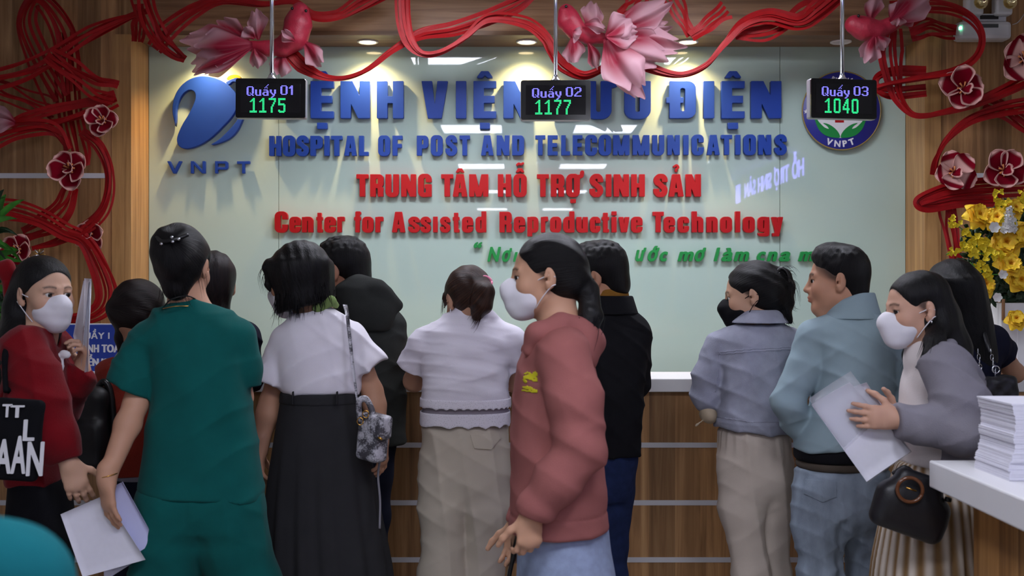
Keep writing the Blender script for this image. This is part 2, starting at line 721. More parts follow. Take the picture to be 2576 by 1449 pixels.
def font_loops(ch):
    """Outline of a character of Blender's own font as polylines (em units)."""
    if ch in _FONT:
        return _FONT[ch]
    c = bpy.data.curves.new('t', 'FONT')
    c.body = ch
    o = bpy.data.objects.new('t', c)
    C.objects.link(o)
    dg = bpy.context.evaluated_depsgraph_get()
    cu = o.to_curve(dg)
    loops = []
    for s in cu.splines:
        bp = s.bezier_points
        n = len(bp)
        L = []
        for i in range(n):
            a, b = bp[i], bp[(i + 1) % n]
            p = [np.array(v[:2]) for v in (a.co, a.handle_right, b.handle_left, b.co)]
            st = 1 if np.linalg.norm(p[0] + p[3] - p[1] - p[2]) < 1e-4 and a.handle_right_type == 'VECTOR' else 6
            for u in np.linspace(0, 1, st, endpoint=False):
                L.append((1 - u) ** 3 * p[0] + 3 * (1 - u) ** 2 * u * p[1] + 3 * (1 - u) * u * u * p[2] + u ** 3 * p[3])
        loops.append(np.array(L))
    o.to_curve_clear()
    bpy.data.objects.remove(o)
    bpy.data.curves.remove(c)
    _FONT[ch] = loops
    return loops


def font_shape(ch, ox, oy, slant=0.0):
    """Signed-distance shape of a font character, fattened by ox / oy."""
    loops = font_loops(ch)
    k = ox / max(oy, 1e-6) if oy else 1.0

    def f(X, Y):
        X = X - slant * Y
        ds = []
        inside = np.zeros(X.shape, int)
        for L in loops:
            q = poly2(np.column_stack([L[:, 0] / k, L[:, 1]]))(X / k, Y)
            inside ^= (q < 0).astype(int)
            ds.append(np.abs(q))
        d = np.minimum.reduce(ds)
        return np.where(inside > 0, -d, d) - oy
    allp = np.vstack(loops)
    return f, allp[:, 0].min(), allp[:, 0].max()


def place_letters(name, root, items, m, depth, y, bevel=0.0015, res=1 / 56.):
    """items: (shape, x0, width, px_left, px_right, py_top, py_base, extra) -> letters on the plane at distance y."""
    for sh, wd, pl, pr, ptop, pbase, rise, drop in items:
        L = contours(sh, -.16, -.4, wd + .32, 1.0 + .64, res)
        a = pt(pl, pbase, y)
        sx = (pr - pl) / F * y / wd
        sz = (pbase - ptop) / F * y

        def xf(X, Y, Z, a=a, sx=sx, sz=sz):
            return np.column_stack([a[0] + X * sx, np.full(len(X), y) - Z, a[2] + Y * sz])
        sc = [np.column_stack([l[:, 0] * sx, l[:, 1] * sz]) for l in L]

        def xf2(X, Y, Z, a=a):
            return np.column_stack([a[0] + X, y - Z, a[2] + Y])
        extrude_loops(name, sc, depth, m, root, xf2, bevel)
# ---------------------------------------------------------------- the room
M_wood = wood('wood_veneer', [(122, 88, 55), (164, 122, 80), (198, 157, 110)], 'X', 0.135, 'Z')
M_woodx = wood('wood_veneer_horizontal', [(104, 76, 52), (140, 107, 76), (166, 132, 97)], 'Z', 0.22, 'X')
M_woodedge = wood('wood_edge', [(140, 102, 60), (178, 136, 86), (204, 162, 108)], 'X', 0.4, 'Z')
M_white = mat('white_laminate', (226, 226, 228), rough=0.35)
M_strip = mat('white_inlay', (205, 205, 210), rough=0.4)
M_ceil = mat('ceiling_paint', (225, 225, 225), rough=0.9, noise=0.02)
M_plaster = mat('wall_paint', (196, 196, 192), rough=0.9, noise=0.03)
M_floor = mat('floor_tile', (150, 146, 140), rough=0.25, noise=0.06, nscale=3)
M_chrome = mat('chrome', (210, 212, 216), rough=0.18, metal=1.0)
M_blackplastic = mat('black_plastic', (14, 14, 16), rough=0.35, noise=.05)
M_panel = glow('led_panel', (238, 240, 255), PANEL_LIGHT)
M_glass = mat('painted_glass', (182, 204, 193), rough=0.008, spec=0.42, noise=0.012, nscale=0.8)


def struct(o):
    o['kind'] = 'structure'
    return o


struct(box('floor', (RX0, BACK_Y, -0.1), (RX1, 6.6, 0), M_floor))
struct(box('ceiling', (RX0 - .2, BACK_Y - .2, CEIL), (RX1 + .2, 6.6, CEIL + 0.1), M_ceil))
struct(box('wall_left', (RX0 - .1, BACK_Y, 0), (RX0, 6.5, CEIL), M_plaster))
struct(box('wall_right', (RX1, BACK_Y, 0), (RX1 + .1, 6.5, CEIL), M_plaster))
struct(box('wall_rear', (RX0, BACK_Y - .1, 0), (RX1, BACK_Y, CEIL), M_plaster))
# the feature wall: wooden wings left and right of the painted glass, fascia above
struct(box('wall_front_left', (RX0, WOOD_Y, 0), (GL_X0 - .004, GLASS_Y + .25, CEIL), M_wood))
struct(box('wall_front_right', (GL_X1 + .004, WOOD_Y, 0), (RX1, GLASS_Y + .25, CEIL), M_wood))
struct(box('wall_front_fascia', (GL_X0 - .004, WOOD_Y, GL_Z), (GL_X1 + .004, GLASS_Y + .25, CEIL), M_woodx))
# lighter edge boards lining the recess
tl = struct(box('trim_left', (GL_X0 - .1, WOOD_Y - .006, 0), (GL_X0, GLASS_Y - .001, GL_Z + .004), M_woodedge))
tr = struct(box('trim_right', (GL_X1, WOOD_Y - .006, 0), (GL_X1 + .085, GLASS_Y - .001, GL_Z + .004), M_woodedge))
struct(box('trim_top', (GL_X0, WOOD_Y - .006, GL_Z - .001), (GL_X1, GLASS_Y - .001, GL_Z + .02), M_woodx))
# glass: three panes with fine joints (at the photo's pixel columns 701 and 1962)
jx = [GL_X0, (701 - 1288) / F * GLASS_Y, (1962 - 1288) / F * GLASS_Y, GL_X1]
gl = thing('wall_front_glass', None, None, (0, GLASS_Y, 0), kind='structure')
for i in range(3):
    box('glass_pane', (jx[i] + .0012, GLASS_Y, 0), (jx[i + 1] - .0012, GLASS_Y + .01, GL_Z), M_glass, gl, bev=.001, seg=1)
box('backing_board', (GL_X0, GLASS_Y + .011, 0), (GL_X1, GLASS_Y + .03, GL_Z), M_blackplastic, gl)
# white inlay strips on the wooden wings
zs = EYE - (442 - 724.5) / F * WOOD_Y
struct(box('trim_inlay_left', (RX0, WOOD_Y - .003, zs - .013), (GL_X0 - .1, WOOD_Y + .001, zs + .013), M_strip))
struct(box('trim_inlay_right', (GL_X1 + .085, WOOD_Y - .003, zs - .013), (RX1, WOOD_Y + .001, zs + .013), M_strip))

# counter
ct = thing('reception_counter', 'long wood-fronted reception counter with white top and three white inlay strips', 'counter', (0, CTR_Y, 0))
box('countertop', (RX0 + .005, CTR_Y, CTR_Z - .056), (RX1 - .005, CTR_Y + .38, CTR_Z), M_white, ct, bev=.004)
box('counter_front', (RX0 + .005, CTR_Y + .035, 0.0), (RX1 - .005, CTR_Y + .075, CTR_Z - .056), M_wood, ct)
for py in (1119.5, 1264.5, 1408, 1551):
    z = EYE - (py - 724.5) / F * (CTR_Y + .035)
    box('inlay_strip', (RX0 + .005, CTR_Y + .031, z - .0105), (RX1 - .005, CTR_Y + .036, z + .0105), M_strip, ct)
box('work_surface', (RX0 + .005, CTR_Y + .076, .72), (RX1 - .005, CTR_Y + .72, .75), M_white, ct)

# service counter in the right foreground
fc = thing('service_counter', 'white-topped wooden service counter at the lower right corner', 'counter', (1.5, 2.6, 0))
FZ = 1.019
box('countertop', (1.165, 1.35, FZ - .075), (2.5, 3.18, FZ), M_white, fc, bev=.005)
box('counter_body', (1.27, 1.4, 0), (2.45, 3.13, FZ - .075), wood('wood_warm', [(120, 80, 42), (160, 114, 64), (186, 140, 86)], 'Y', 0.12, 'Z'), fc)
# stack of printed sheets, edges uneven
random.seed(5)
vs, fs = [], []
M_paper = mat('paper', (226, 226, 236), rough=0.75, noise=0.015, nscale=60)
z = FZ + .0005
off = [0, 0, 0]
nsh = 74
for i in range(nsh):
    t = .0026
    lean = .016 * math.sin(i / nsh * 2.6) - .012
    if i % 9 == 0:
        off = [random.uniform(-.004, .004), random.uniform(-.004, .004), random.uniform(-.012, .012)]
    ox, oy, a = off[0] + random.uniform(-.0012, .0012) + lean, off[1] + random.uniform(-.0012, .0012), off[2]
    k = len(vs)
    for zz in (z, z + t * .88):
        for (x, y) in ((-.149, -.105), (.149, -.105), (.149, .105), (-.149, .105)):
            vs.append((1.395 + ox + x * math.cos(a) - y * math.sin(a), 2.935 + oy + x * math.sin(a) + y * math.cos(a), zz))
    for f in ((3, 2, 1, 0), (4, 5, 6, 7), (0, 1, 5, 4), (1, 2, 6, 5), (2, 3, 7, 6), (3, 0, 4, 7)):
        fs.append([k + q for q in f])
    z += t
o = mesh_obj('paper_stack', vs, fs, M_paper, smooth=False)
tag(o, 'tall stack of white printed sheets on the white service counter', 'paper stack', kind='stuff')

# ceiling panels: two rows running back through the room (seen mirrored in the glass)
M_alu = mat('white_frame', (235, 235, 235), rough=0.4)
for D in (7.6, 11.1, 14.5, 18.3, 22.4):
    for x in (-.39, .9):
        yy = GLASS_Y - (D - GLASS_Y)
        lt = thing('ceiling_light', 'square LED panel in the double row of ceiling lights mirrored in the glass wall', 'ceiling light', (x, yy, CEIL), group='ceiling panels')
        bm = bmesh.new()
        for lo, hi in (((x - .31, yy - .31), (x + .31, yy - .29)), ((x - .31, yy + .29), (x + .31, yy + .31)), ((x - .31, yy - .29), (x - .29, yy + .29)), ((x + .29, yy - .29), (x + .31, yy + .29))):
            add_box(bm, (*lo, CEIL - .012), (*hi, CEIL - .0005))
        bm_obj('frame', bm, M_alu, lt)
        box('diffuser', (x - .29, yy - .29, CEIL - .008), (x + .29, yy + .29, CEIL - .002), M_panel, lt)

# downlights in the recess (the right one is off)
M_warm = glow('warm_lamp', (255, 226, 170), 9.0)
M_off = mat('lamp_off', (200, 200, 200), rough=.3)
spots = [(525, 1), (925, 1), (1325, 1), (1730, 1), (2115, 0)]
SY = 6.06
names = ['behind the pink fish', 'left of the hanging ribbon loop', 'beside the middle display rod', 'right of the large pink fish fins', 'behind the right display rod, unlit']
for (px, on), nm in zip(spots, names):
    x = (px - 1288) / F * SY
    dl = thing('downlight', 'round recessed %s downlight under the wooden soffit, %s' % ('warm' if on else 'white', nm), 'downlight', (x, SY, GL_Z), group='soffit downlights')
    lathe('trim_ring', [(.043, 0.0), (.056, -.0005), (.056, -.006), (.05, -.009), (.043, -.006), (.043, 0)], M_alu, dl, (x, SY, GL_Z - .001))
    lathe('lamp_face', [(.0001, -.004), (.03, -.004), (.043, -.003)], M_warm if on else M_off, dl, (x, SY, GL_Z - .001))
    if on:
        sp = bpy.data.objects.new('lamp_beam', bpy.data.lights.new('lamp_beam', 'SPOT'))
        C.objects.link(sp)
        sp.data.energy = SPOT_WATT
        sp.data.color = (1.0, .66, .3)
        sp.data.spot_size = math.radians(120)
        sp.data.spot_blend = 1.0
        sp.data.shadow_soft_size = .02
        sp.location = (x, SY, GL_Z - .012)
        sp.rotation_euler = (math.radians(6), 0, 0)
        adopt(sp, dl)
# ---------------------------------------------------------------- lettering on the glass wall
M_blue = mat('blue_acrylic', (24, 62, 156), rough=0.45, noise=.02, spec=.3)
M_red = mat('red_acrylic', (172, 12, 20), rough=0.45, noise=.02, spec=.3)
M_green = mat('green_acrylic', (30, 138, 66), rough=0.45, spec=.3, noise=.02)
M_navy = mat('navy_acrylic', (36, 42, 140), rough=0.4)
M_whitepaint = mat('white_paint', (228, 228, 232), rough=0.5)


def line(label, rows, m, top, base, depth, gap=.012, slope=(0, 0)):
    root = thing('sign_lettering', label, 'sign lettering', (pt((rows[0][1] + rows[-1][2]) / 2, base, GLASS_Y)), group='lettering on the glass wall')
    for ch, l, r in rows:
        base_ch, marks = ch[0], ch[1:]
        g, wd = glyph(base_ch)
        if base_ch == 'i' and '!' in marks:
            g = bx2(0, 0, .235, .76)
            marks = ''
        sh = accents(g, wd, marks)
        k = ((l + r) / 2 - rows[0][1]) / (rows[-1][2] - rows[0][1])
        dy = slope[0] + (slope[1] - slope[0]) * k
        place_letters('letter', root, [(sh, wd, l, r, top + dy, base + dy, 0, 0)], m, depth, GLASS_Y - gap)
    return root


line('large blue Vietnamese hospital name, top line on the glass wall',
     [('B', 706, 768), ('E^.', 784, 841), ('N', 859, 932), ('H', 950, 1016), ('V', 1062, 1127), ('I', 1148, 1173), ('E^.', 1192, 1248), ('N', 1267, 1338),
      ('B', 1390, 1454), ('Uh', 1472, 1537), ('U', 1570, 1635), ('D-', 1683, 1748), ('I', 1768, 1794), ('E^.', 1813, 1870), ('N', 1887, 1962)], M_blue, 207, 299, .03)
line('blue English hospital name under the larger blue line',
     [(c, a, b) for c, a, b in zip('HOSPITALOFPOSTANDTELECOMMUNICATIONS',
      (680, 714, 748, 783, 818, 835, 868, 905, 953, 989, 1050, 1085, 1122, 1157, 1211, 1250, 1289, 1347, 1378, 1412, 1441, 1472, 1506, 1542, 1591, 1640, 1678, 1718, 1739, 1777, 1813, 1848, 1869, 1906, 1947),
      (709, 744, 778, 813, 830, 862, 898, 928, 982, 1013, 1078, 1114, 1150, 1182, 1241, 1281, 1318, 1371, 1402, 1433, 1464, 1501, 1536, 1582, 1632, 1669, 1708, 1730, 1768, 1808, 1839, 1860, 1899, 1937, 1976))],
     M_blue, 342.5, 391.5, .025, slope=(1.5, -1.5))
line('red Vietnamese centre name in capitals, third line on the glass wall',
     [('T', 898.5, 927.5), ('R', 933, 965.5), ('U', 971.5, 1004), ('N', 1010.7, 1047), ('G', 1053, 1086), ('T', 1111, 1140), ('A^', 1140, 1175.5), ('M', 1181, 1228), ('H', 1253, 1285.5),
      ('O^~', 1292, 1324.5), ('T', 1351, 1380), ('R', 1386, 1418.6), ('Oh.', 1424.6, 1457.6), ('S', 1483, 1516), ('I', 1524, 1536.7), ('N', 1543.5, 1580.7), ('H', 1587.5, 1620.4),
      ('S', 1643.5, 1677.4), ('A?', 1681, 1718), ('N', 1724, 1761)], M_red, 440, 495, .025)
line('red English centre name in small letters, fourth line on the glass wall',
     [('C', 694, 725.6), ('e', 730.5, 757.7), ('n', 762, 789), ('t', 798, 813), ('e', 818, 845.7), ('r', 850.6, 868), ('f', 892.8, 909), ('o', 913, 940), ('r', 946, 965),
      ('A', 987.6, 1020), ('s', 1028.5, 1056.4), ('s', 1058.8, 1084), ('i!', 1090.6, 1101), ('s', 1108, 1133), ('t', 1140, 1156), ('e', 1163, 1190), ('d', 1197, 1223),
      ('R', 1257, 1287), ('e', 1293, 1320.4), ('p', 1327, 1353.6), ('r', 1361, 1378), ('o', 1384, 1411), ('d', 1417, 1444), ('u', 1450, 1477.6), ('c', 1484, 1509), ('t', 1513.6, 1531),
      ('i', 1538, 1549.7), ('v', 1555.7, 1582), ('e', 1587, 1614.7), ('T', 1641, 1668), ('e', 1669, 1696), ('c', 1704, 1731.5), ('h', 1739, 1767), ('n', 1776, 1803), ('o', 1811, 1839),
      ('l', 1848, 1859.5), ('o', 1867.7, 1896), ('g', 1905, 1932.6), ('y', 1939, 1967)], M_red, 534, 584.5, .025)


def font_line(name, root, items, m, depth, y, ox, oy, slant, capx, top_is='x'):
    """items: (char, px_left, px_right, py_base, px_per_em)"""
    for ch, l, r, base, em in items:
        f, x0, x1 = font_shape(ch, ox, oy, slant)
        L = contours(f, x0 - ox - .15, -.35, x1 + ox + .4, 1.15, 1 / 70.)
        allp = np.vstack(L)
        a0, a1 = allp[:, 0].min(), allp[:, 0].max()
        s = (r - l) / (a1 - a0) / F * y
        sz = em / F * y
        p = pt(l, base, y)

        def xf(X, Y, Z, p=p):
            return np.column_stack([p[0] + X, y - Z, p[2] + Y])
        extrude_loops(name, [np.column_stack([(q[:, 0] - a0) * s, q[:, 1] * sz]) for q in L], depth, m, root, xf, .001)


gr = thing('sign_lettering', 'green slanted motto in quotation marks, lowest line on the glass wall', 'sign lettering', pt(1650, 657, GLASS_Y), group='lettering on the glass wall')
E5 = 47.0
font_line('letter', gr, [('“', 1192, 1213, 644, 48), ('N', 1226.5, 1260, 657, 50), ('ơ', 1263, 1288, 657, E5), ('ı', 1291, 1302, 657, E5),
          ('ư', 1598, 1625, 656, E5), ('ớ', 1629, 1658, 656, E5), ('c', 1659, 1679, 656, E5), ('m', 1704, 1744, 656, E5), ('ơ', 1747, 1775, 656, E5),
          ('l', 1795, 1810, 656, 46), ('à', 1814, 1841, 656, E5), ('m', 1845, 1883, 656, E5), ('c', 1903, 1925, 656, E5), ('n', 1928, 1954, 656, E5), ('a', 1959, 1986, 656, E5),
          ('m', 2007, 2046, 656, E5), ('ẹ', 2050, 2073, 656, E5), ('”', 2085, 2106, 655, 48)], M_green, .018, GLASS_Y - .012, .036, .026, .28, 1)
# company initials under the logo
vn = thing('sign_lettering', 'four widely spaced blue initials under the blue round logo', 'sign lettering', pt(527, 436, GLASS_Y), group='lettering on the glass wall')
TS = .19
wide = {'V': (poly2([(0, 1), (.2, 1), (.6, .24), (1.0, 1), (1.2, 1), (.7, 0), (.5, 0)]), 1.2),
        'N': (U2(bx2(0, 0, TS, 1), bx2(1.2 - TS, 0, 1.2, 1), poly2([(0, 1), (.24, 1), (1.2, 0), (.96, 0)])), 1.2),
        'P': (U2(bx2(0, 0, TS, 1), D2(bx2(0, .32, 1.06, 1, .2), bx2(TS, .32 + TS * .9, 1.06 - TS, 1 - TS * .9, .06))), 1.06),
        'T': (U2(bx2(0, 1 - TS, 1.06, 1), bx2(.53 - TS / 2, 0, .53 + TS / 2, 1)), 1.06)}
for ch, l, r in (('V', 424, 459), ('N', 483, 518), ('P', 544, 575), ('T', 599, 630)):
    sh, wd = wide[ch]
    place_letters('letter', vn, [(sh, wd, l, r, 407, 436.5, 0, 0)], M_blue, .02, GLASS_Y - .012)


def px_poly(name, root, pts, m, depth, y, bevel=.001, smooth=True, org=(0, 0), sc=1.0, front=0.0):
    P = np.array([(org[0] + a / sc, org[1] + b / sc) for a, b in pts], float)
    if smooth:
        P = catmull(np.vstack([P, P[:1]]), 6)[:-1]
    W = np.array([pt(a, b, y) for a, b in P])
    extrude_loops(name, [W[:, [0, 2]]], depth, m, root, lambda X, Y, Z: np.column_stack([X, y - front - Z, Y]), bevel)


lg = thing('logo_sign', 'blue curled egg-shaped logo above the four initials', 'logo', pt(530, 376, GLASS_Y))
px_poly('swirl', lg, [(1334, 932), (1318, 850), (1323, 780), (1345, 712), (1390, 650), (1450, 608), (1520, 588), (1590, 590), (1650, 605), (1710, 636), (1750, 672), (1785, 715), (1800, 770), (1788, 832), (1750, 895),
        (1690, 960), (1640, 1010), (1580, 1060), (1510, 1100), (1440, 1122), (1390, 1120), (1360, 1095), (1352, 1055), (1368, 1000), (1400, 935), (1440, 870), (1475, 800), (1492, 745), (1485, 702), (1455, 683), (1420, 690),
        (1385, 720), (1355, 772), (1338, 832), (1337, 900)], M_blue, .03, GLASS_Y - .012, .003, True, (0, 0), 3)
px_poly('crescent', lg, [(1718, 630), (1760, 607), (1810, 600), (1850, 640), (1872, 720), (1868, 810), (1845, 890), (1800, 990), (1740, 1050), (1660, 1085), (1610, 1095), (1662, 1063), (1720, 1010), (1780, 945), (1815, 890),
        (1840, 810), (1843, 720), (1825, 655), (1800, 628), (1765, 622), (1735, 645)], M_blue, .03, GLASS_Y - .012, .002, True, (0, 0), 3)
M_gold = mat('gold_acrylic', (226, 168, 40), rough=.4)
px_poly('gold_drop', lg, [(574, 201), (580, 194), (592, 191), (604, 193), (608, 199), (596, 198), (584, 203)], M_gold, .03, GLASS_Y - .012, .001)

# round emblem on the right
em = thing('round_emblem', 'round navy emblem with green hands behind the right display', 'emblem', pt(2114, 378, GLASS_Y))
EC = pt(2114, 280, GLASS_Y - .012)
ER = 97.6 / F * GLASS_Y
Rl = Matrix.Rotation(PI / 2, 3, 'X')
lathe('disc', [(.0001, 0), (ER, 0), (ER, .02), (ER - .003, .023), (.0001, .023)], M_navy, em, EC, 72, Rl)
lathe('rim', [(ER, .019), (ER + .004, .019), (ER + .004, .024), (ER - .002, .025), (ER - .002, .02)], mat('gilt_rim', (150, 130, 70), rough=.4), em, EC, 72, Rl)
ey = EC[1] - .0232


def flat(name, pts, m, front, smooth=True):
    px_poly(name, em, pts, m, .0015, ey - front, .0, smooth, (1900, 0), 3)


circ = [(642 + 203 * math.cos(a), 838 + 203 * math.sin(a)) for a in np.linspace(0, 2 * PI, 40, endpoint=False)]
flat('white_field', circ, M_whitepaint, 0)
for sgn in (1, -1):
    h = [(443, 898), (470, 968), (510, 1012), (560, 1034), (612, 1040), (635, 1036), (628, 1008), (606, 978), (575, 952), (540, 934), (508, 930), (535, 950), (550, 972), (520, 962), (490, 935), (466, 905), (440, 850), (432, 862)]
    h = [(642 + sgn * (x - 638), y) for x, y in h]
    flat('green_hand', h if sgn == 1 else h[::-1], M_green, .0016)
flat('red_cross', [(602, 760), (668, 760), (668, 800), (710, 800), (710, 866), (668, 866), (668, 925), (602, 925), (602, 866), (560, 866), (560, 800), (602, 800)], M_red, .0016, False)
for cx in (383, 898):
    flat('star', [(cx + (20 if k % 2 == 0 else 8.5) * math.sin(k * PI / 5), 842 - (20 if k % 2 == 0 else 8.5) * math.cos(k * PI / 5)) for k in range(10)], M_whitepaint, 0, False)


def arc_text(txt, rad, a0, a1, h, up, m, ctr=(642, 840)):
    """Letters along a circle (crop pixels), a0..a1 in degrees from straight up (up) or down."""
    adv = []
    for ch in txt:
        if ch == ' ':
            adv.append(.4)
        else:
            f, x0, x1 = font_shape(ch, .03, .02)
            adv.append(x1 - x0 + .14)
    tot = sum(adv)
    pos = 0
    for ch, ad in zip(txt, adv):
        mid = a0 + (a1 - a0) * (pos + ad / 2) / tot
        pos += ad
        if ch == ' ':
            continue
        f, x0, x1 = font_shape(ch, .04, .03)
        L = contours(f, x0 - .15, -.35, x1 + .2, 1.2, 1 / 40.)
        t = math.radians(mid)
        s = h / .73
        loops = []
        for q in L:
            X = (q[:, 0] - (x0 + x1) / 2) * s
            Y = q[:, 1] * s
            if up:
                px = ctr[0] + (rad + Y) * math.sin(t) + X * math.cos(t)
                py = ctr[1] - (rad + Y) * math.cos(t) + X * math.sin(t)
            else:
                px = ctr[0] + (rad - Y) * math.sin(t) + X * math.cos(t)
                py = ctr[1] + (rad - Y) * math.cos(t) - X * math.sin(t)
            px, py = 1900 + px / 3, py / 3
            loops.append(np.column_stack([(px - 1288) / F * ey, EYE - (py - 724.5) / F * ey]))
        extrude_loops('letter', loops, .0015, m, em, lambda X, Y, Z: np.column_stack([X, ey - Z, Y]))


arc_text('BỆNH VIỆN BƯU ĐIỆN', 222, -62, 62, 36, True, M_whitepaint)
arc_text('VNPT', 268, -27, 27, 48, False, M_whitepaint)

# ---------------------------------------------------------------- number displays hanging over the counter
DOTS = {  # 5x7 style dot letters, rows top to bottom
    'Q': ['0111110', '1100011', '1100011', '1100011', '1100011', '1100011', '1101011', '1100110', '0111011'],
    'u': ['110011', '110011', '110011', '110011', '110011', '011111'],
    'a': ['011110', '000011', '011111', '110011', '110011', '011111'],
    'y': ['110011', '110011', '110011', '011011', '001110', '000110', '001100', '011000'],
    '0': ['0111110', '1100011', '1100011', '1100011', '1100011', '1100011', '1100011', '1100011', '0111110'],
    '1': ['0011', '0111', '1111', '0011', '0011', '0011', '0011', '0011', '0011'],
    '2': ['0111110', '1100011', '0000011', '0000011', '0001110', '0011000', '0110000', '1100000', '1111111'],
    '3': ['0111110', '1100011', '0000011', '0000011', '0011110', '0000011', '0000011', '1100011', '0111110'],
}
BIG = {
    '1': ['0001100', '0011100', '0111100', '1101100', '0001100', '0001100', '0001100', '0001100', '0001100', '0001100', '0001100', '0001100', '1111111', '1111111'],
    '7': ['1111111', '1111111', '0000011', '0000011', '0000110', '0000110', '0001100', '0001100', '0011000', '0011000', '0011000', '0011000', '0011000', '0011000'],
    '5': ['1111111', '1111111', '1100000', '1100000', '1100000', '1111110', '1111111', '0000011', '0000011', '0000011', '0000011', '1100011', '1111111', '0111110'],
    '4': ['0000110', '0001110', '0001110', '0011110', '0011110', '0110110', '0110110', '1100110', '1100110', '1111111', '1111111', '0000110', '0000110', '0000110'],
    '0': ['0111110', '1111111', '1100011', '1100011', '1100011', '1100011', '1100011', '1100011', '1100011', '1100011', '1100011', '1100011', '1111111', '0111110'],
}
M_ledb = glow('blue_led', (105, 100, 255), 1.6)
M_ledg = glow('green_led', (40, 235, 130), .95)
M_screen = mat('display_screen', (22, 22, 26), rough=0.06, spec=.5)
M_bezel = mat('display_bezel', (8, 8, 10), rough=0.12)
M_alub = mat('display_back', (170, 170, 176), rough=.35, metal=.7)


def display(cx, cy, num, big, label, yaw=0.0, roll=0.0, D=4.62):
    W, Hh, dp = 175 / F * D, 99 / F * D, .042
    c = pt(cx, cy, D)
    root = thing('queue_display', label, 'queue display', (c[0], c[1], c[2]), group='hanging number displays')
    R = Matrix.Rotation(yaw, 3, 'Z') @ Matrix.Rotation(roll, 3, 'Y')
    cv = Vector(c)

    def tr(o):
        for v in o.data.vertices:
            v.co = cv + R @ Vector(v.co)
        o.data.update()
        return o
    tr(box('back_housing', (-W / 2 - .0012, .0032, -Hh / 2 - .0012), (W / 2 + .0012, dp, Hh / 2 + .0012), M_alub, root, bev=.007, seg=3))
    bm = bmesh.new()
    add_box(bm, (-W / 2, -.005, -Hh / 2), (W / 2, .004, Hh / 2), .0, 3)
    es = [e for e in bm.edges if abs(e.verts[0].co.y - e.verts[1].co.y) > .005]
    bmesh.ops.bevel(bm, geom=es, offset=.009, segments=4, affect='EDGES', profile=.5)
    tr(bm_obj('bezel', bm, M_bezel, root))
    sw, sh = W * .86, Hh * .74
    tr(box('screen', (-sw / 2, -.0066, -sh / 2), (sw / 2, -.0048, sh / 2), M_screen, root))
    p = W / 66.

    def dots(rows, x, y, bm):
        for r, row in enumerate(rows):
            for k, b in enumerate(row):
                if b == '1':
                    q = bmesh.ops.create_circle(bm, cap_ends=True, radius=p * .43, segments=6)
                    for v in q['verts']:
                        v.co = Vector((x + k * p + v.co.x, -.0069, y - r * p + v.co.y))
    bm = bmesh.new()
    x, y = -W * .335, Hh * .285
    for ch in 'Quay':
        rows = DOTS[ch]
        dots(rows, x, y - (0 if len(rows) == 9 else 3 * p), bm)
        if ch == 'a':
            dots(['000010', '000100', '001000', '010100'], x + p, y + 2 * p, bm)
        x += (len(rows[0]) + 1) * p
    x += 3 * p
    for ch in num:
        dots(DOTS[ch], x, y + p, bm)
        x += (len(DOTS[ch][0]) + 1) * p
    tr(bm_obj('counter_text', bm, M_ledb, root))
    bm = bmesh.new()
    x, y = -W * .29, -Hh * .01
    for ch in big:
        dots(BIG[ch], x, y, bm)
        x += 9 * p
    tr(bm_obj('ticket_number', bm, M_ledg, root))
    lathe('collar', [(.0001, .022), (.011, .022), (.014, .012), (.02, .006), (.02, 0), (.0001, 0)], M_chrome, root, (c[0], c[1] + .02, c[2] + Hh / 2 - .001), 24)
    tube('ceiling_rod', [(c[0], c[1] + .02, c[2] + Hh / 2 + .005), (c[0] + .001, c[1] + .02, CEIL - .012)], .0082, M_chrome, root, 16)
    lathe('ceiling_flange', [(.0001, 0), (.035, 0), (.035, -.008), (.0001, -.01)], M_chrome, root, (c[0], c[1] + .02, CEIL - .002), 24)
    return root


display(681, 247.5, '01', '1175', 'hanging black LED display showing counter 01 and ticket 1175', 0, math.radians(.3))
display(1398, 252, '02', '1177', 'hanging black LED display showing counter 02 and ticket 1177', 0, 0)
display(2122, 249, '03', '1040', 'hanging black LED display showing counter 03 and ticket 1040', math.radians(9), 0)

# ---------------------------------------------------------------- lit sign on the side wall behind the camera (seen mirrored in the glass)
M_vio = glow('violet_led', (150, 140, 255), 9.0)
sg = thing('led_sign', 'violet LED ceiling sign mirrored in the right part of the glass wall', 'led sign', (RX1 - .06, -2.1, 2.6))
box('sign_board', (RX1 - .05, -4.2, 2.5), (RX1 - .004, .1, 3.02), M_blackplastic, sg)


def side_text(txt, y0, y1, z0, h, m):
    adv = []
    for ch in txt:
        if ch == ' ':
            adv.append(.35)
        else:
            f, a, b = font_shape(ch, .03, .02)
            adv.append(b - a + .1)
    tot = sum(adv)
    pos = 0
    s = (y1 - y0) / tot
    for ch, ad in zip(txt, adv):
        if ch != ' ':
            f, a, b = font_shape(ch, .03, .02)
            L = contours(f, a - .1, -.35, b + .15, 1.2, 1 / 40.)
            yy = y0 + pos * s
            extrude_loops('letter', [np.column_stack([(q[:, 0] - a + .05) * s, q[:, 1] * h / .73]) for q in L], .006, m, sg,
                          lambda X, Y, Z: np.column_stack([np.full(len(X), RX1 - .051) - Z, yy + X, z0 + Y]))
        pos += ad


side_text('HỖ TRỢ SINH SẢN', -.25, -3.5, 2.76, .2, M_vio)
box('light_block', (RX1 - .057, -4.1, 2.72), (RX1 - .051, -3.78, 2.98), M_vio, sg)
# ---------------------------------------------------------------- implicit surfaces (smooth unions of limbs, bodies, cloth) -> meshes
f4 = np.float32


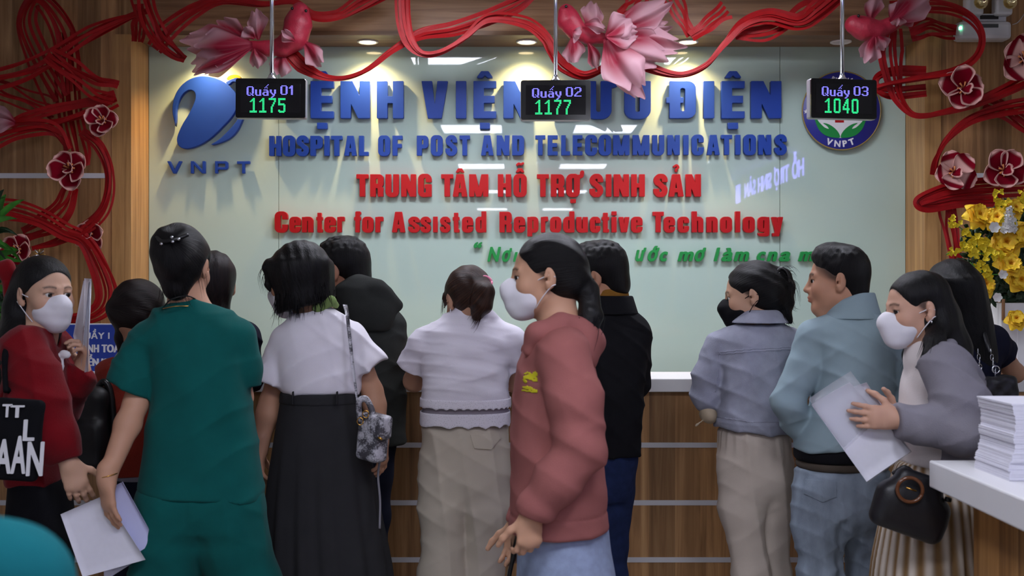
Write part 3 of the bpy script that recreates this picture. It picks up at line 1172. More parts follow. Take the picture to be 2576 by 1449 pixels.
def rc(a, b, ra, rb=None):
    """Round cone from a to b."""
    a = np.asarray(a, f4)
    b = np.asarray(b, f4)
    rb = ra if rb is None else rb
    ba = b - a
    q = float(ba @ ba) + 1e-9

    def f(P):
        pa = P - a
        t = np.clip(pa @ ba / f4(q), 0, 1)
        d = pa - t[:, None] * ba
        return np.sqrt(np.einsum('ij,ij->i', d, d)) - (f4(ra) + f4(rb - ra) * t)
    f.bb = (np.minimum(a - ra, b - rb), np.maximum(a + ra, b + rb))
    return f


def ell(c, r, R=None):
    c = np.asarray(c, f4)
    r = np.asarray(r, f4)
    R = np.eye(3, dtype=f4) if R is None else np.asarray(R, f4)

    def f(P):
        q = (P - c) @ R / r
        k0 = np.sqrt(np.einsum('ij,ij->i', q, q))
        g = q / r
        k1 = np.sqrt(np.einsum('ij,ij->i', g, g)) + 1e-6
        return k0 * (k0 - 1) / k1
    e = np.abs(R) @ r
    f.bb = (c - e, c + e)
    return f


def rbox(c, h, r=.01, R=None):
    c = np.asarray(c, f4)
    h = np.asarray(h, f4)
    R = np.eye(3, dtype=f4) if R is None else np.asarray(R, f4)

    def f(P):
        q = np.abs((P - c) @ R) - (h - f4(r))
        return np.linalg.norm(np.maximum(q, 0), axis=1) + np.minimum(q.max(axis=1), 0) - f4(r)
    e = np.abs(R) @ h
    f.bb = (c - e, c + e)
    return f


def loft(rings, yaw=0.0, n=2.0, mod=None, capk=.02):
    """Vertical stack of ellipses: rings of (z, cx, cy, rx, ry) from any order; mod(theta, z) scales the radius; yaw turns the ellipse."""
    A = np.array(sorted(rings), float)
    z = A[:, 0]
    zz = np.linspace(z[0], z[-1], 80)
    cols = []
    h = np.diff(z)
    for k in range(1, 5):
        y = A[:, k]
        dl = np.diff(y) / h
        m = np.zeros(len(y))
        m[1:-1] = np.where(dl[:-1] * dl[1:] > 0, 2 * dl[:-1] * dl[1:] / (dl[:-1] + dl[1:] + 1e-12), 0)
        m[0], m[-1] = dl[0], dl[-1]
        i = np.clip(np.searchsorted(z, zz, side='right') - 1, 0, len(h) - 1)
        t = (zz - z[i]) / h[i]
        cols.append((2 * t ** 3 - 3 * t ** 2 + 1) * y[i] + (t ** 3 - 2 * t ** 2 + t) * h[i] * m[i] + (-2 * t ** 3 + 3 * t ** 2) * y[i + 1] + (t ** 3 - t ** 2) * h[i] * m[i + 1])
    cs, sn = math.cos(yaw), math.sin(yaw)

    def f(P):
        pz = P[:, 2]
        cx, cy, rx, ry = (np.interp(pz, zz, c) for c in cols)
        dx, dy = P[:, 0] - cx, P[:, 1] - cy
        x = dx * cs + dy * sn
        y = -dx * sn + dy * cs
        if mod is not None:
            s = mod(np.arctan2(y, x), pz)
            rx, ry = rx * s, ry * s
        qx, qy = np.abs(x / rx), np.abs(y / ry)
        if n == 2.0:
            k0 = np.sqrt(qx * qx + qy * qy)
        else:
            k0 = (qx ** n + qy ** n) ** (1 / n)
        k1 = np.sqrt((qx / rx) ** 2 + (qy / ry) ** 2) + 1e-6
        d = np.where(k0 > .2, np.sqrt(qx * qx + qy * qy) * (k0 - 1) / k1, -np.minimum(rx, ry) * .8)
        e = np.maximum(pz - z[-1], z[0] - pz)
        hh = np.maximum(capk - np.abs(d - e), 0) / capk
        return (np.maximum(d, e) + hh * hh * capk * .25).astype(f4)
    rm = max(A[:, 3].max(), A[:, 4].max()) * (1.25 if mod else 1.0)
    f.bb = (np.array([A[:, 1].min() - rm, A[:, 2].min() - rm, z[0]]), np.array([A[:, 1].max() + rm, A[:, 2].max() + rm, z[-1]]))
    return f


def plane(p, n):
    p = np.asarray(p, f4)
    n = np.asarray(n, f4)
    n = n / np.linalg.norm(n)

    def f(P):
        return (P - p) @ n
    f.bb = None
    return f


def wob(P, fr, seed=0.0, st=(1, 1, 1)):
    """Cheap smooth noise in about -1..1."""
    x, y, z = P[:, 0] * fr * st[0], P[:, 1] * fr * st[1], P[:, 2] * fr * st[2]
    a = np.sin(x * 1.0 + 1.3 * np.sin(y * .9 + seed) + seed * 1.7)
    b = np.sin(y * 1.1 + 1.1 * np.sin(z * .8 + seed * 2.1) + 2.3 + seed)
    c = np.sin(z * .95 + 1.2 * np.sin(x * 1.05 + seed * .7) + 4.1 + seed * .3)
    return (a + b + c) / 3


def folds(d, freq, amp, warp=1.2, wf=9.0, seed=0.0, sharp=1.0, mask=None):
    """Cloth creases running across direction d."""
    d = np.asarray(d, float)
    d /= np.linalg.norm(d)

    def f(P):
        u = P @ d.astype(f4) * freq + warp * wob(P, wf, seed)
        s = np.sin(u)
        if sharp != 1.0:
            s = np.sign(s) * np.abs(s) ** sharp
        m = 1.0 if mask is None else mask(P)
        g = .6 + .4 * wob(P, wf * .7, seed + 5)
        return (amp * s * m * g).astype(f4)
    f.amp = amp
    return f


def crease(d, freq, amp, seed=0.0, warp=2.2, wf=5.0, lo=-.4, hi=.4, p=2.0, mask=None):
    """Sharp-ridged cloth folds running across direction d, fading in and out in patches."""
    d = np.asarray(d, float)
    d /= np.linalg.norm(d)

    def f(P):
        u = P @ d.astype(f4) * freq + warp * wob(P, wf, seed) + .5 * wob(P, wf * 3.1, seed + 9)
        r = (1 - np.abs(np.sin(u))) ** p
        m = np.clip((wob(P, wf * 1.15, seed + 4) - lo) / (hi - lo), 0, 1)
        m = m * m * (3 - 2 * m)
        if mask is not None:
            m = m * mask(P)
        return (-amp * (r - .25) * m).astype(f4)
    f.amp = amp
    return f


def near(c, r):
    c = np.asarray(c, f4)
    r = np.asarray(r, f4)

    def m(P):
        q = (P - c) / r
        return np.exp(-np.einsum('ij,ij->i', q, q))
    return m


class Sdf:
    def __init__(s):
        s.ops = []

    def u(s, f, k=.02):
        s.ops.append(('u', f, k))
        return s

    def limb(s, pts, k=.02):
        """pts: list of (point, radius)."""
        for (a, ra), (b, rb) in zip(pts[:-1], pts[1:]):
            s.ops.append(('u', rc(a, b, ra, rb), k))
        return s

    def cut(s, f, k=.006):
        s.ops.append(('s', f, k))
        return s

    def clip(s, f, k=.004):
        s.ops.append(('i', f, k))
        return s

    def disp(s, f, amp=None):
        s.ops.append(('d', f, amp if amp is not None else f.amp))
        return s

    def prim(s):
        f = lambda P: s.value(P)
        f.bb = (np.min([q.bb[0] for op, q, k in s.ops if op == 'u'], axis=0), np.max([q.bb[1] for op, q, k in s.ops if op == 'u'], axis=0))
        return f

    def value(s, P):
        acc = np.full(len(P), 10, f4)
        for op, f, k in s.ops:
            d = f(P)
            acc = s._mix(op, acc, d, k)
        return acc

    @staticmethod
    def _mix(op, a, d, k):
        if op == 'd':
            return a + d
        if op == 'u':
            h = np.maximum(k - np.abs(a - d), 0) / k
            return np.minimum(a, d) - h * h * f4(k * .25)
        if op == 's':
            d = -d
        h = np.maximum(k - np.abs(a - d), 0) / k
        return np.maximum(a, d) + h * h * f4(k * .25)

    def mesh(s, h, B=8):
        lo = np.min([f.bb[0] for op, f, k in s.ops if op == 'u'], axis=0) - .03
        hi = np.max([f.bb[1] for op, f, k in s.ops if op == 'u'], axis=0) + .03
        S = B * h
        nb = np.ceil((hi - lo) / S).astype(int) + 1
        I = np.stack(np.meshgrid(*[np.arange(n) for n in nb], indexing='ij'), -1).reshape(-1, 3)
        Cn = (lo + (I + .5) * S).astype(f4)
        acc = np.full(len(Cn), 10, f4)
        ds = []
        dmax = 0
        for op, f, k in s.ops:
            if op == 'd':
                dmax += k
                ds.append(None)
                continue
            d = np.asarray(f(Cn), f4)
            ds.append(d)
            acc = s._mix(op, acc, d, k)
        R = S * .87
        act = np.abs(acc) < R * 1.5 + dmax
        I, Cn = I[act], Cn[act]
        ds = [None if d is None else d[act] for d in ds]
        umin = np.min([d for (op, f, k), d in zip(s.ops, ds) if op == 'u'], axis=0)
        n1 = B + 1
        g = np.stack(np.meshgrid(*[np.arange(n1)] * 3, indexing='ij'), -1).reshape(-1, 3).astype(f4) * h
        base = (lo + I * S).astype(f4)
        V = np.empty((len(I), n1 ** 3), f4)
        CH = 256
        for c0 in range(0, len(I), CH):
            sl = slice(c0, min(c0 + CH, len(I)))
            m = sl.stop - c0
            P = (base[sl][:, None, :] + g[None]).astype(f4)
            a = np.full((m, n1 ** 3), 10, f4)
            for (op, f, k), d in zip(s.ops, ds):
                if op == 'd':
                    a += np.asarray(f(P.reshape(-1, 3)), f4).reshape(m, -1)
                    continue
                dd = d[sl]
                if op == 'u':
                    w_ = dd < umin[sl] + 2.6 * R + k + dmax
                elif op == 's':
                    w_ = dd < 2.6 * R + k + dmax
                else:
                    w_ = dd > -(2.6 * R + k + dmax)
                ix = np.nonzero(w_)[0]
                if len(ix) == 0:
                    continue
                v = np.asarray(f(P[ix].reshape(-1, 3)), f4).reshape(len(ix), -1)
                a[ix] = s._mix(op, a[ix], v, k)
            V[sl] = a
        V = V.reshape(-1, n1, n1, n1)
        c8 = [V[:, i:i + B, j:j + B, k:k + B] for i in (0, 1) for j in (0, 1) for k in (0, 1)]
        ins = sum((c < 0).astype(np.int8) for c in c8)
        cb, ci, cj, ck = np.nonzero((ins > 0) & (ins < 8))
        vals = np.stack([c[cb, ci, cj, ck] for c in c8], 1)
        pos = np.zeros((len(cb), 3), f4)
        cnt = np.zeros(len(cb), f4)
        off = np.array([(i, j, k) for i in (0, 1) for j in (0, 1) for k in (0, 1)], f4)
        for a in range(8):
            for ax, b in ((0, a + 4), (1, a + 2), (2, a + 1)):
                if off[a][ax] == 1:
                    continue
                va, vb = vals[:, a], vals[:, b]
                x = (va < 0) != (vb < 0)
                t = np.where(x, va / np.where(x, va - vb, 1), 0)
                q = off[a] + t[:, None] * (off[b] - off[a])
                pos += q * x[:, None]
                cnt += x
        pos /= cnt[:, None]
        G = I[cb] * B + np.stack([ci, cj, ck], 1)
        verts = lo + (G + pos) * h
        N = (nb * B + 4).astype(np.int64)
        key = lambda q: (q[:, 0].astype(np.int64) * N[1] + q[:, 1]) * N[2] + q[:, 2]
        K = key(G)
        order = np.argsort(K)
        Ks = K[order]

        def find(q):
            kk = key(q)
            p = np.clip(np.searchsorted(Ks, kk), 0, len(Ks) - 1)
            return np.where(Ks[p] == kk, order[p], -1)
        F_ = []
        inner = [slice(0, B)] * 3
        for ax in range(3):
            sa = [slice(None)] + list(inner)
            sb = [slice(None)] + [slice(1, B + 1) if d == ax else slice(0, B) for d in range(3)]
            A, Bv = V[tuple(sa)] < 0, V[tuple(sb)] < 0
            eb, ei, ej, ek = np.nonzero(A != Bv)
            fl = A[eb, ei, ej, ek]
            q = I[eb] * B + np.stack([ei, ej, ek], 1)
            o1, o2 = [d for d in range(3) if d != ax]
            d1 = np.zeros(3, int)
            d1[o1] = 1
            d2 = np.zeros(3, int)
            d2[o2] = 1
            quad = np.stack([find(q - d1 - d2), find(q - d2), find(q), find(q - d1)], 1)
            if ax == 1:
                fl = ~fl
            quad = np.where(fl[:, None], quad, quad[:, ::-1])
            F_.append(quad[(quad >= 0).all(1)])
        return verts.astype(np.float64), np.vstack(F_)


def sdf_obj(name, S, h, m, parent=None, tint=None, mats=None, midx=None, relax=1):
    v, f = S.mesh(h)
    if relax:
        # one light smoothing pass keeps surface-net terraces out of the shading
        for _ in range(relax):
            e = np.vstack([f[:, [0, 1]], f[:, [1, 2]], f[:, [2, 3]], f[:, [3, 0]]])
            sm = np.zeros_like(v)
            ct_ = np.zeros(len(v))
            for ax in range(3):
                sm[:, ax] = np.bincount(e[:, 0], v[e[:, 1], ax], len(v)) + np.bincount(e[:, 1], v[e[:, 0], ax], len(v))
            ct_ = np.bincount(e[:, 0], minlength=len(v)) + np.bincount(e[:, 1], minlength=len(v))
            v = np.where(ct_[:, None] > 0, v * .5 + .5 * sm / np.maximum(ct_, 1)[:, None], v)
    me = bpy.data.meshes.new(name)
    me.vertices.add(len(v))
    me.vertices.foreach_set('co', v.astype(f4).ravel())
    me.loops.add(f.size)
    me.polygons.add(len(f))
    me.polygons.foreach_set('loop_start', np.arange(0, f.size, 4, dtype=np.int32))
    me.loops.foreach_set('vertex_index', f.astype(np.int32).ravel())
    me.update(calc_edges=True)
    me.polygons.foreach_set('use_smooth', np.ones(len(f), dtype=bool))
    for mm in (mats or [m]):
        me.materials.append(mm)
    if midx is not None:
        cen = v[f].mean(axis=1)
        me.polygons.foreach_set('material_index', midx(cen).astype(np.int32))
    o = bpy.data.objects.new(name, me)
    C.objects.link(o)
    if tint is not None:
        set_col(o, tint(v))
    me.update()
    return adopt(o, parent)
# ---------------------------------------------------------------- people: body, head, hands, hair, clothes
M_skin = mat('skin', (200, 160, 135), rough=0.55, attr='tint', sub=.06, bump=.05, bscale=300, spec=.35)
M_eye = mat('eye_white', (215, 210, 205), rough=.2)
M_iris = mat('eye_iris', (22, 14, 10), rough=.1)
M_mask = fabric('mask_white', (226, 224, 230), rough=.8, bump=.12, bscale=900)
M_maskb = fabric('mask_black', (16, 16, 20), rough=.7, bump=.12, bscale=900)
M_loop = mat('ear_loop', (220, 218, 222), rough=.7)
HB, HC, HH = .004, .005, .0045    # grid sizes of bodies, clothes, hair


def hair_mat(name, dark, light, rough=.38):
    m = bpy.data.materials.new(name)
    MATS[name] = m
    nt, N, L, b = nodes(m)
    a = N.new('ShaderNodeAttribute')
    a.attribute_name = 'strand'
    n = N.new('ShaderNodeTexNoise')
    n.inputs['Scale'].default_value = 1.0
    n.inputs['Detail'].default_value = 6
    n.inputs['Roughness'].default_value = .7
    L.new(a.outputs['Vector'], n.inputs['Vector'])
    r = N.new('ShaderNodeValToRGB')
    r.color_ramp.elements[0].position, r.color_ramp.elements[1].position = .38, .72
    r.color_ramp.elements[0].color = (*srgb(dark), 1)
    r.color_ramp.elements[1].color = (*srgb(light), 1)
    L.new(n.outputs['Fac'], r.inputs[0])
    L.new(r.outputs[0], b.inputs['Base Color'])
    b.inputs['Roughness'].default_value = rough
    b.inputs['Specular IOR Level'].default_value = .22
    bp = N.new('ShaderNodeBump')
    bp.inputs['Strength'].default_value = .75
    bp.inputs['Distance'].default_value = .004
    L.new(n.outputs['Fac'], bp.inputs['Height'])
    L.new(bp.outputs[0], b.inputs['Normal'])
    return m


M_hairblack = hair_mat('hair_black', (4, 4, 5), (17, 15, 17))
M_hairbrown = hair_mat('hair_brown', (22, 12, 9), (74, 44, 29), .42)
M_hairdkbrown = hair_mat('hair_dark_brown', (9, 5, 5), (34, 20, 18), .4)


def rotm(yaw, pitch=0.0, roll=0.0):
    """Head frame: columns right, forward, up. yaw 0 looks away from the camera, -90 to the left, 90 to the right (degrees)."""
    y, p, r = (math.radians(v) for v in (yaw, pitch, roll))
    f = np.array([math.sin(y) * math.cos(p), math.cos(y) * math.cos(p), -math.sin(p)])
    rt = np.array([math.cos(y), -math.sin(y), 0])
    u = np.cross(rt, f)
    rt2 = rt * math.cos(r) + u * math.sin(r)
    u2 = u * math.cos(r) - rt * math.sin(r)
    return np.column_stack([rt2, f, u2])


class Head:
    def __init__(s, c, yaw, pitch=0, roll=0, k=1.0):
        s.c, s.R, s.k = np.asarray(c, float), rotm(yaw, pitch, roll), k
        s.scalp = ((16, 13, 13), .85)

    def w(s, p):
        return s.c + s.R @ (np.asarray(p, float) * s.k)

    def loc(s, P):
        return (P - s.c) @ s.R / s.k

    def e(s, c, r, R=None):
        return ell(s.w(c), np.asarray(r) * s.k, s.R if R is None else s.R @ R)

    def r(s, a, b, ra, rb=None):
        return rc(s.w(a), s.w(b), ra * s.k, None if rb is None else rb * s.k)

    def build(s, S, male=False):
        j = 1.08 if male else 1.0
        S.u(s.e((0, -.014, .034), (.073, .09, .077)), .02)
        S.u(s.e((0, .03, .004), (.0645, .058, .088)), .03)
        S.u(s.e((0, .035, -.06), (.051 * j, .05, .048)), .03)
        S.u(s.e((0, .07, -.096), (.02 * j, .018, .016)), .025)
        for sg in (-1, 1):
            S.u(s.r((sg * .038 * j, .008, -.058), (sg * .016, .066, -.095), .016), .03)
        for sg in (-1, 1):
            S.u(s.e((sg * .039, .06, -.026), (.024, .022, .022)), .03)
            S.u(s.r((sg * .012, .086, .021), (sg * .043, .072, .02), .0085), .014)      # brow
            S.cut(s.e((sg * .031, .094, .002), (.0155, .013, .0095)), .016)             # eye socket
            S.u(s.e((sg * .031, .0775, .0085), (.015, .0125, .0062)), .004)              # lids
            S.u(s.e((sg * .031, .0765, -.0065), (.0145, .0115, .0058)), .004)
        S.u(s.r((0, .086, .012), (0, .108, -.028), .0075, .0105), .014)                  # nose
        for sg in (-1, 1):
            S.u(s.e((sg * .0115, .097, -.031), (.0085, .0105, .008)), .007)
        S.u(s.e((0, .083, -.05), (.026, .016, .018)), .015)
        S.u(s.e((0, .0985, -.0565), (.0205, .0075, .0052)), .005)                        # lips
        S.u(s.e((0, .0965, -.0665), (.018, .008, .006)), .005)
        S.cut(s.r((-.02, .1035, -.0612), (.02, .1035, -.0612), .0022), .004)
        for sg in (-1, 1):                                                               # ears
            A = np.array([[math.cos(.35), sg * math.sin(.35), 0], [-sg * math.sin(.35), math.cos(.35), 0], [0, 0, 1]])
            S.u(s.e((sg * .078, -.012, -.004), (.0075, .0185, .031), A), .008)
            S.u(s.e((sg * .072, -.004, -.03), (.008, .009, .011), A), .008)
            S.cut(s.e((sg * .0885, -.0075, -.001), (.0085, .0105, .0195), A), .004)
            S.u(s.e((sg * .0815, -.014, -.004), (.004, .0045, .014), A), .004)
            S.cut(s.e((sg * .083, -.003, -.008), (.0075, .0045, .006), A), .003)
        S.u(s.e((0, -.055, -.02), (.05, .045, .05)), .03)

    def tint(s, P, base, col, male=False):
        """Paint brows, lashes, lips on the skin colours col at points P."""
        q = s.loc(P)
        x, y, z = np.abs(q[:, 0]), q[:, 1], q[:, 2]
        fr = y > .05
        b = np.array(srgb(base))

        def blend(m, c):
            nonlocal col
            m = np.clip(m, 0, 1)[:, None]
            col = col * (1 - m) + np.array(c) * m
        dark = np.array([.012, .008, .007])
        bz = .0225 + .004 * np.sin(np.clip((x - .014) / .034, 0, 1) * PI)
        brow = np.exp(-((z - bz) / (.0048 if male else .0034)) ** 2) * ((x > .013) & (x < .05) & fr)
        blend(brow * .85, dark)
        lash = np.exp(-((z - .0072 + ((x - .031) / .016) ** 2 * .004) / .0026) ** 2) * ((x > .015) & (x < .049) & fr)
        blend(lash * .8, dark)
        lip = np.exp(-(((x) / .021) ** 4 + ((z + .0612) / .0095) ** 4)) * (y > .08)
        blend(lip * .75, b * np.array([.78, .42, .42]))
        if s.scalp is not None:
            cc, dens = s.scalp
            e = np.sqrt((x / .071) ** 2 + ((y - .104) / .075) ** 2 + ((z + .02) / .1) ** 2)
            reach = .11 if male else .05
            g = np.sqrt((x / .08) ** 2 + ((y + .016) / .098) ** 2 + ((z - .037) / .085) ** 2)
            k = np.clip((e - .95) / .08, 0, 1) * np.clip((1 + reach - g) / reach, 0, 1) * np.clip((z + .02) / .03, 0, 1) * (x < .0765)
            blend(k * k * (3 - 2 * k) * dens, np.array(srgb(cc)))
        ch = np.exp(-(((x - .042) / .022) ** 2 + ((z + .03) / .02) ** 2)) * fr
        blend(ch * .25, b * np.array([1.0, .72, .68]))
        return col


def add_hand(S, w_, d, n, thumb, curl=.5, k=1.0, spread=.12, tcurl=.4, curls=None, fk=.006):
    """Hand: w_ wrist, d direction of the palm, n direction the palm faces, thumb = side vector of the thumb."""
    w_, d, n = (np.asarray(v, float) for v in (w_, d, n))
    d = d / np.linalg.norm(d)
    n = n - d * n.dot(d)
    n /= np.linalg.norm(n)
    t = np.asarray(thumb, float)
    t = t - d * t.dot(d) - n * t.dot(n)
    t /= np.linalg.norm(t)
    R = np.column_stack([t, d, n])
    S.limb([(w_ - d * .03 * k, .0255 * k), (w_ + d * .015 * k, .024 * k)], .02)
    S.u(ell(w_ + d * .05 * k + t * .002 * k, np.array([.039, .05, .0165]) * k, R), .02)
    S.u(ell(w_ + d * .078 * k, np.array([.037, .016, .0125]) * k, R), .012)
    S.u(ell(w_ + d * .034 * k + t * .022 * k + n * .006 * k, np.array([.016, .028, .015]) * k, R), .014)
    tips = []
    for i, (off, ln, r) in enumerate(((.029, .07, .0088), (.010, .078, .009), (-.010, .072, .0086), (-.028, .056, .0076))):
        c = curls[i] if curls else curl * (1 + .12 * i)
        a = w_ + d * (.082 - .004 * abs(i - 1)) * k + t * off * k
        fd = d + t * (off * spread / .03)
        fd /= np.linalg.norm(fd)
        ang = 0.0
        r *= k
        for seg, (fr, jb) in enumerate(((.45, .75), (.31, 1.05), (.26, .75))):
            ang += c * jb
            v = fd * math.cos(ang) + n * math.sin(ang)
            b = a + v * ln * fr * k
            S.u(rc(a, b, r, r * .92), fk)
            a, r = b, r * .92
        tips.append(a)
    a = w_ + d * .026 * k + t * .028 * k + n * .006 * k
    tv = d * .62 + t * .72 + n * .25
    for seg, (ln, r) in enumerate(((.036, .0115), (.032, .0105), (.026, .0092))):
        tv = tv / np.linalg.norm(tv)
        b = a + tv * ln * k
        S.u(rc(a, b, r * k, r * .92 * k), .008)
        a = b
        tv = tv + (d * .6 - t * .5 + n * .5) * tcurl * .8
    return tips


class Person:
    """One standing figure; pixel helpers work at its own distance D."""

    def __init__(s, label, D, cx, skin=(198, 152, 126), male=False, name='person'):
        s.D, s.s, s.skin, s.male = D, F / D, skin, male
        s.root = thing(name, label, 'person', ((cx - 1288) / F * D, D, 0))
        s.B = Sdf()
        s.n = 0
        s.side = None

    def q(s, px, py, dy=0.0):
        return pt(px, py, s.D + dy)

    def m(s, px):
        return px / s.s

    def ring(s, py, xl, xr, ry, dy=0.0):
        z = EYE - (py - 724.5) / s.s
        return (z, ((xl + xr) / 2 - 1288) / s.s, s.D + dy, (xr - xl) / 2 / s.s, ry)

    def head(s, px, py, yaw, pitch=0, roll=0, k=1.0, dy=0.0):
        s.hd = Head(s.q(px, py, dy), yaw, pitch, roll, k)
        s.hd.build(s.B, s.male)
        return s.hd

    def frame(s, neck, sh, el, wr, hip, r=1.0, knee=None, foot=None, fr=(1, 1)):
        """neck/hip: one point, sh/el/wr: [left, right] points in the world (None hides an arm's rest)."""
        hd = s.hd
        B = s.B
        nk = .054 if s.male else .0435
        B.limb([(hd.w((0, -.03, -.05)), nk), (neck, nk * 1.06)], .03)
        mid = (np.asarray(sh[0]) + np.asarray(sh[1])) / 2
        chest = mid + np.array([0, 0, -.13])
        hip = np.asarray(hip, float)
        B.limb([(neck, .045), (chest, .07 * r), ((chest + hip) / 2, .062 * r), (hip, .075 * r)], .05)
        for i in (0, 1):
            B.limb([(neck, .04), (sh[i], .036 * r)], .03)
            if el[i] is None:
                continue
            B.limb([(sh[i], .04 * r), (el[i], .036 * r)], .02)
            if wr[i] is None:
                continue
            d = np.asarray(wr[i]) - np.asarray(el[i])
            B.limb([(el[i], .0365 * r), (el[i] + d * .28, .0385 * r), (wr[i], .0255 * r)], .02)
        sx = np.array([1.0, 0, 0]) if s.side is None else np.asarray(s.side, float)
        kn = knee or [hip + np.array([-.08, 0, -.42]), hip + np.array([.08, 0, -.42])]
        ft = foot or [np.array([kn[0][0], kn[0][1] + .03, .09]), np.array([kn[1][0], kn[1][1] + .03, .09])]
        for i, sg in ((0, -1), (1, 1)):
            B.limb([(hip + sx * sg * .06, .06 * r), (kn[i], .042 * r), (kn[i] + (ft[i] - kn[i]) * .3, .042 * r), (ft[i], .034)], .03)
            B.limb([(ft[i] + np.array([0, 0, -.03]), .04), (ft[i] + np.array([0, .14, -.055]), .032)], .03)
        s.knees, s.feet = kn, ft

    def finish(s, tintfn=None):
        base = np.array(srgb(s.skin)) * np.array([.78, .77, .74])

        def tint(v):
            col = np.tile(base, (len(v), 1))
            col *= (1 + .05 * wob(v, 60, 1.0))[:, None]
            return s.hd.tint(v, s.skin, col, s.male)
        o = sdf_obj('body', s.B, HB, M_skin, s.root, tint)
        return o

    def shell(s, name, rings, m, thick=.006, n=2.0, h=.0045, cuts=()):
        """Open band (collar, cuff) around a ring stack: (py, xl, xr, depth, dy)."""
        S = Sdf()
        S.u(loft([s.ring(*r) for r in rings], n=n, capk=.004), .003)
        r0 = sorted(rings)
        t = thick * s.s
        inner = [(r[0], r[1] + t, r[2] - t, r[3] - thick, r[4]) for r in r0]
        inner = [(inner[0][0] - 40,) + inner[0][1:]] + inner + [(inner[-1][0] + 40,) + inner[-1][1:]]
        S.cut(loft([s.ring(*r) for r in inner], n=n, capk=.004), .003)
        for f, k in cuts:
            S.clip(f, k)
        return s.cloth(name, S, m, h)

    def trousers(s, name, m, pelvis, left, right, kleg=.012, kp=.05, n=2.3, wr=None, mod=None, cut=None):
        """Two trouser legs meeting in a crease, blended into the hip part."""
        A, Bq = Sdf(), Sdf()
        A.limb(left, .05)
        Bq.limb(right, .05)
        S = Sdf()
        S.u(A.prim(), .01).u(Bq.prim(), kleg)
        S.u(loft([s.ring(*r) for r in pelvis], n=n, mod=mod, capk=.05), kp)
        if cut:
            S.cut(rc(*cut), .03)
        if wr:
            s.wrinkle(S, *wr)
        return s.cloth(name, S, m)

    def wrinkle(s, S, a=.006, seed=1.0, f=44, vert=.5, h=1.0):
        a, f = a * 1.45, f * 1.1
        """Typical folds of a worn garment: diagonal drags, some hanging folds, some compression rolls."""
        S.disp(crease((.55, .15, 1), f, a * h, seed))
        S.disp(crease((-.6, .2, .9), f * .85, a * .8 * h, seed + 3.3))
        S.disp(crease((1, .25, .15), f * .8, a * vert, seed + 6.1, wf=4))
        S.disp(lambda P: (.0022 * wob(P, 30, seed)).astype(f4), .0022)

    def eyes(s, sides=(-1, 1), look=(0, 0)):
        for sg in sides:
            c = s.hd.w((sg * .031, .0785, .0015))
            n, mth = 14, 10
            vs, fs, mi = [], [], []
            R = .0118 * s.hd.k
            ax = s.hd.R @ np.array([look[0], 1, look[1]]) if True else None
            ax = ax / np.linalg.norm(ax)
            a = np.cross(ax, s.hd.R[:, 2])
            a /= np.linalg.norm(a)
            b = np.cross(a, ax)
            for i in range(mth + 1):
                th = PI * i / mth
                for j in range(n):
                    ph = 2 * PI * j / n
                    vs.append(c + R * (ax * math.cos(th) + (a * math.cos(ph) + b * math.sin(ph)) * math.sin(th)))
            for i in range(mth):
                for j in range(n):
                    j2 = (j + 1) % n
                    fs.append((i * n + j, i * n + j2, (i + 1) * n + j2, (i + 1) * n + j))
                    mi.append(1 if i < 3 else 0)
            mesh_obj('eye', vs, fs, None, s.root, mats=[M_eye, M_iris], midx=mi)

    def cloth(s, name, S, m, h=None, tint=None, mats=None, midx=None, label=None, parent=None):
        o = sdf_obj(name, S, h or HC, m, parent or s.root, tint, mats, midx)
        if label:
            o['label'] = label
        return o

    def hair(s, S, m, flow='fall', pole=(0, -.1, .02), h=None, K=130, name='hair', parent=None, label=None):
        o = sdf_obj(name, S, h or HH, m, parent or s.root)
        co = np.empty(len(o.data.vertices) * 3, f4)
        o.data.vertices.foreach_get('co', co)
        q = s.hd.loc(co.reshape(-1, 3).astype(float))
        if flow == 'fall':
            at = np.column_stack([q[:, 0] * K, q[:, 1] * K, q[:, 2] * K * .06])
        else:
            d = q - np.array(pole)
            r = np.linalg.norm(d, axis=1) + 1e-6
            ax = -np.array(pole, float) / np.linalg.norm(pole)
            a = np.cross(ax, (.3, .2, .9) if abs(ax[2]) < .8 else (1, .2, 0))
            a /= np.linalg.norm(a)
            u, v_ = d @ a, d @ np.cross(ax, a)
            rr = np.sqrt(u * u + v_ * v_) + 1e-4
            at = np.column_stack([u / rr * K * .2, v_ / rr * K * .2, r * K * .09])
        set_col(o, at, 'strand')
        if label:
            o['label'] = label
        return o

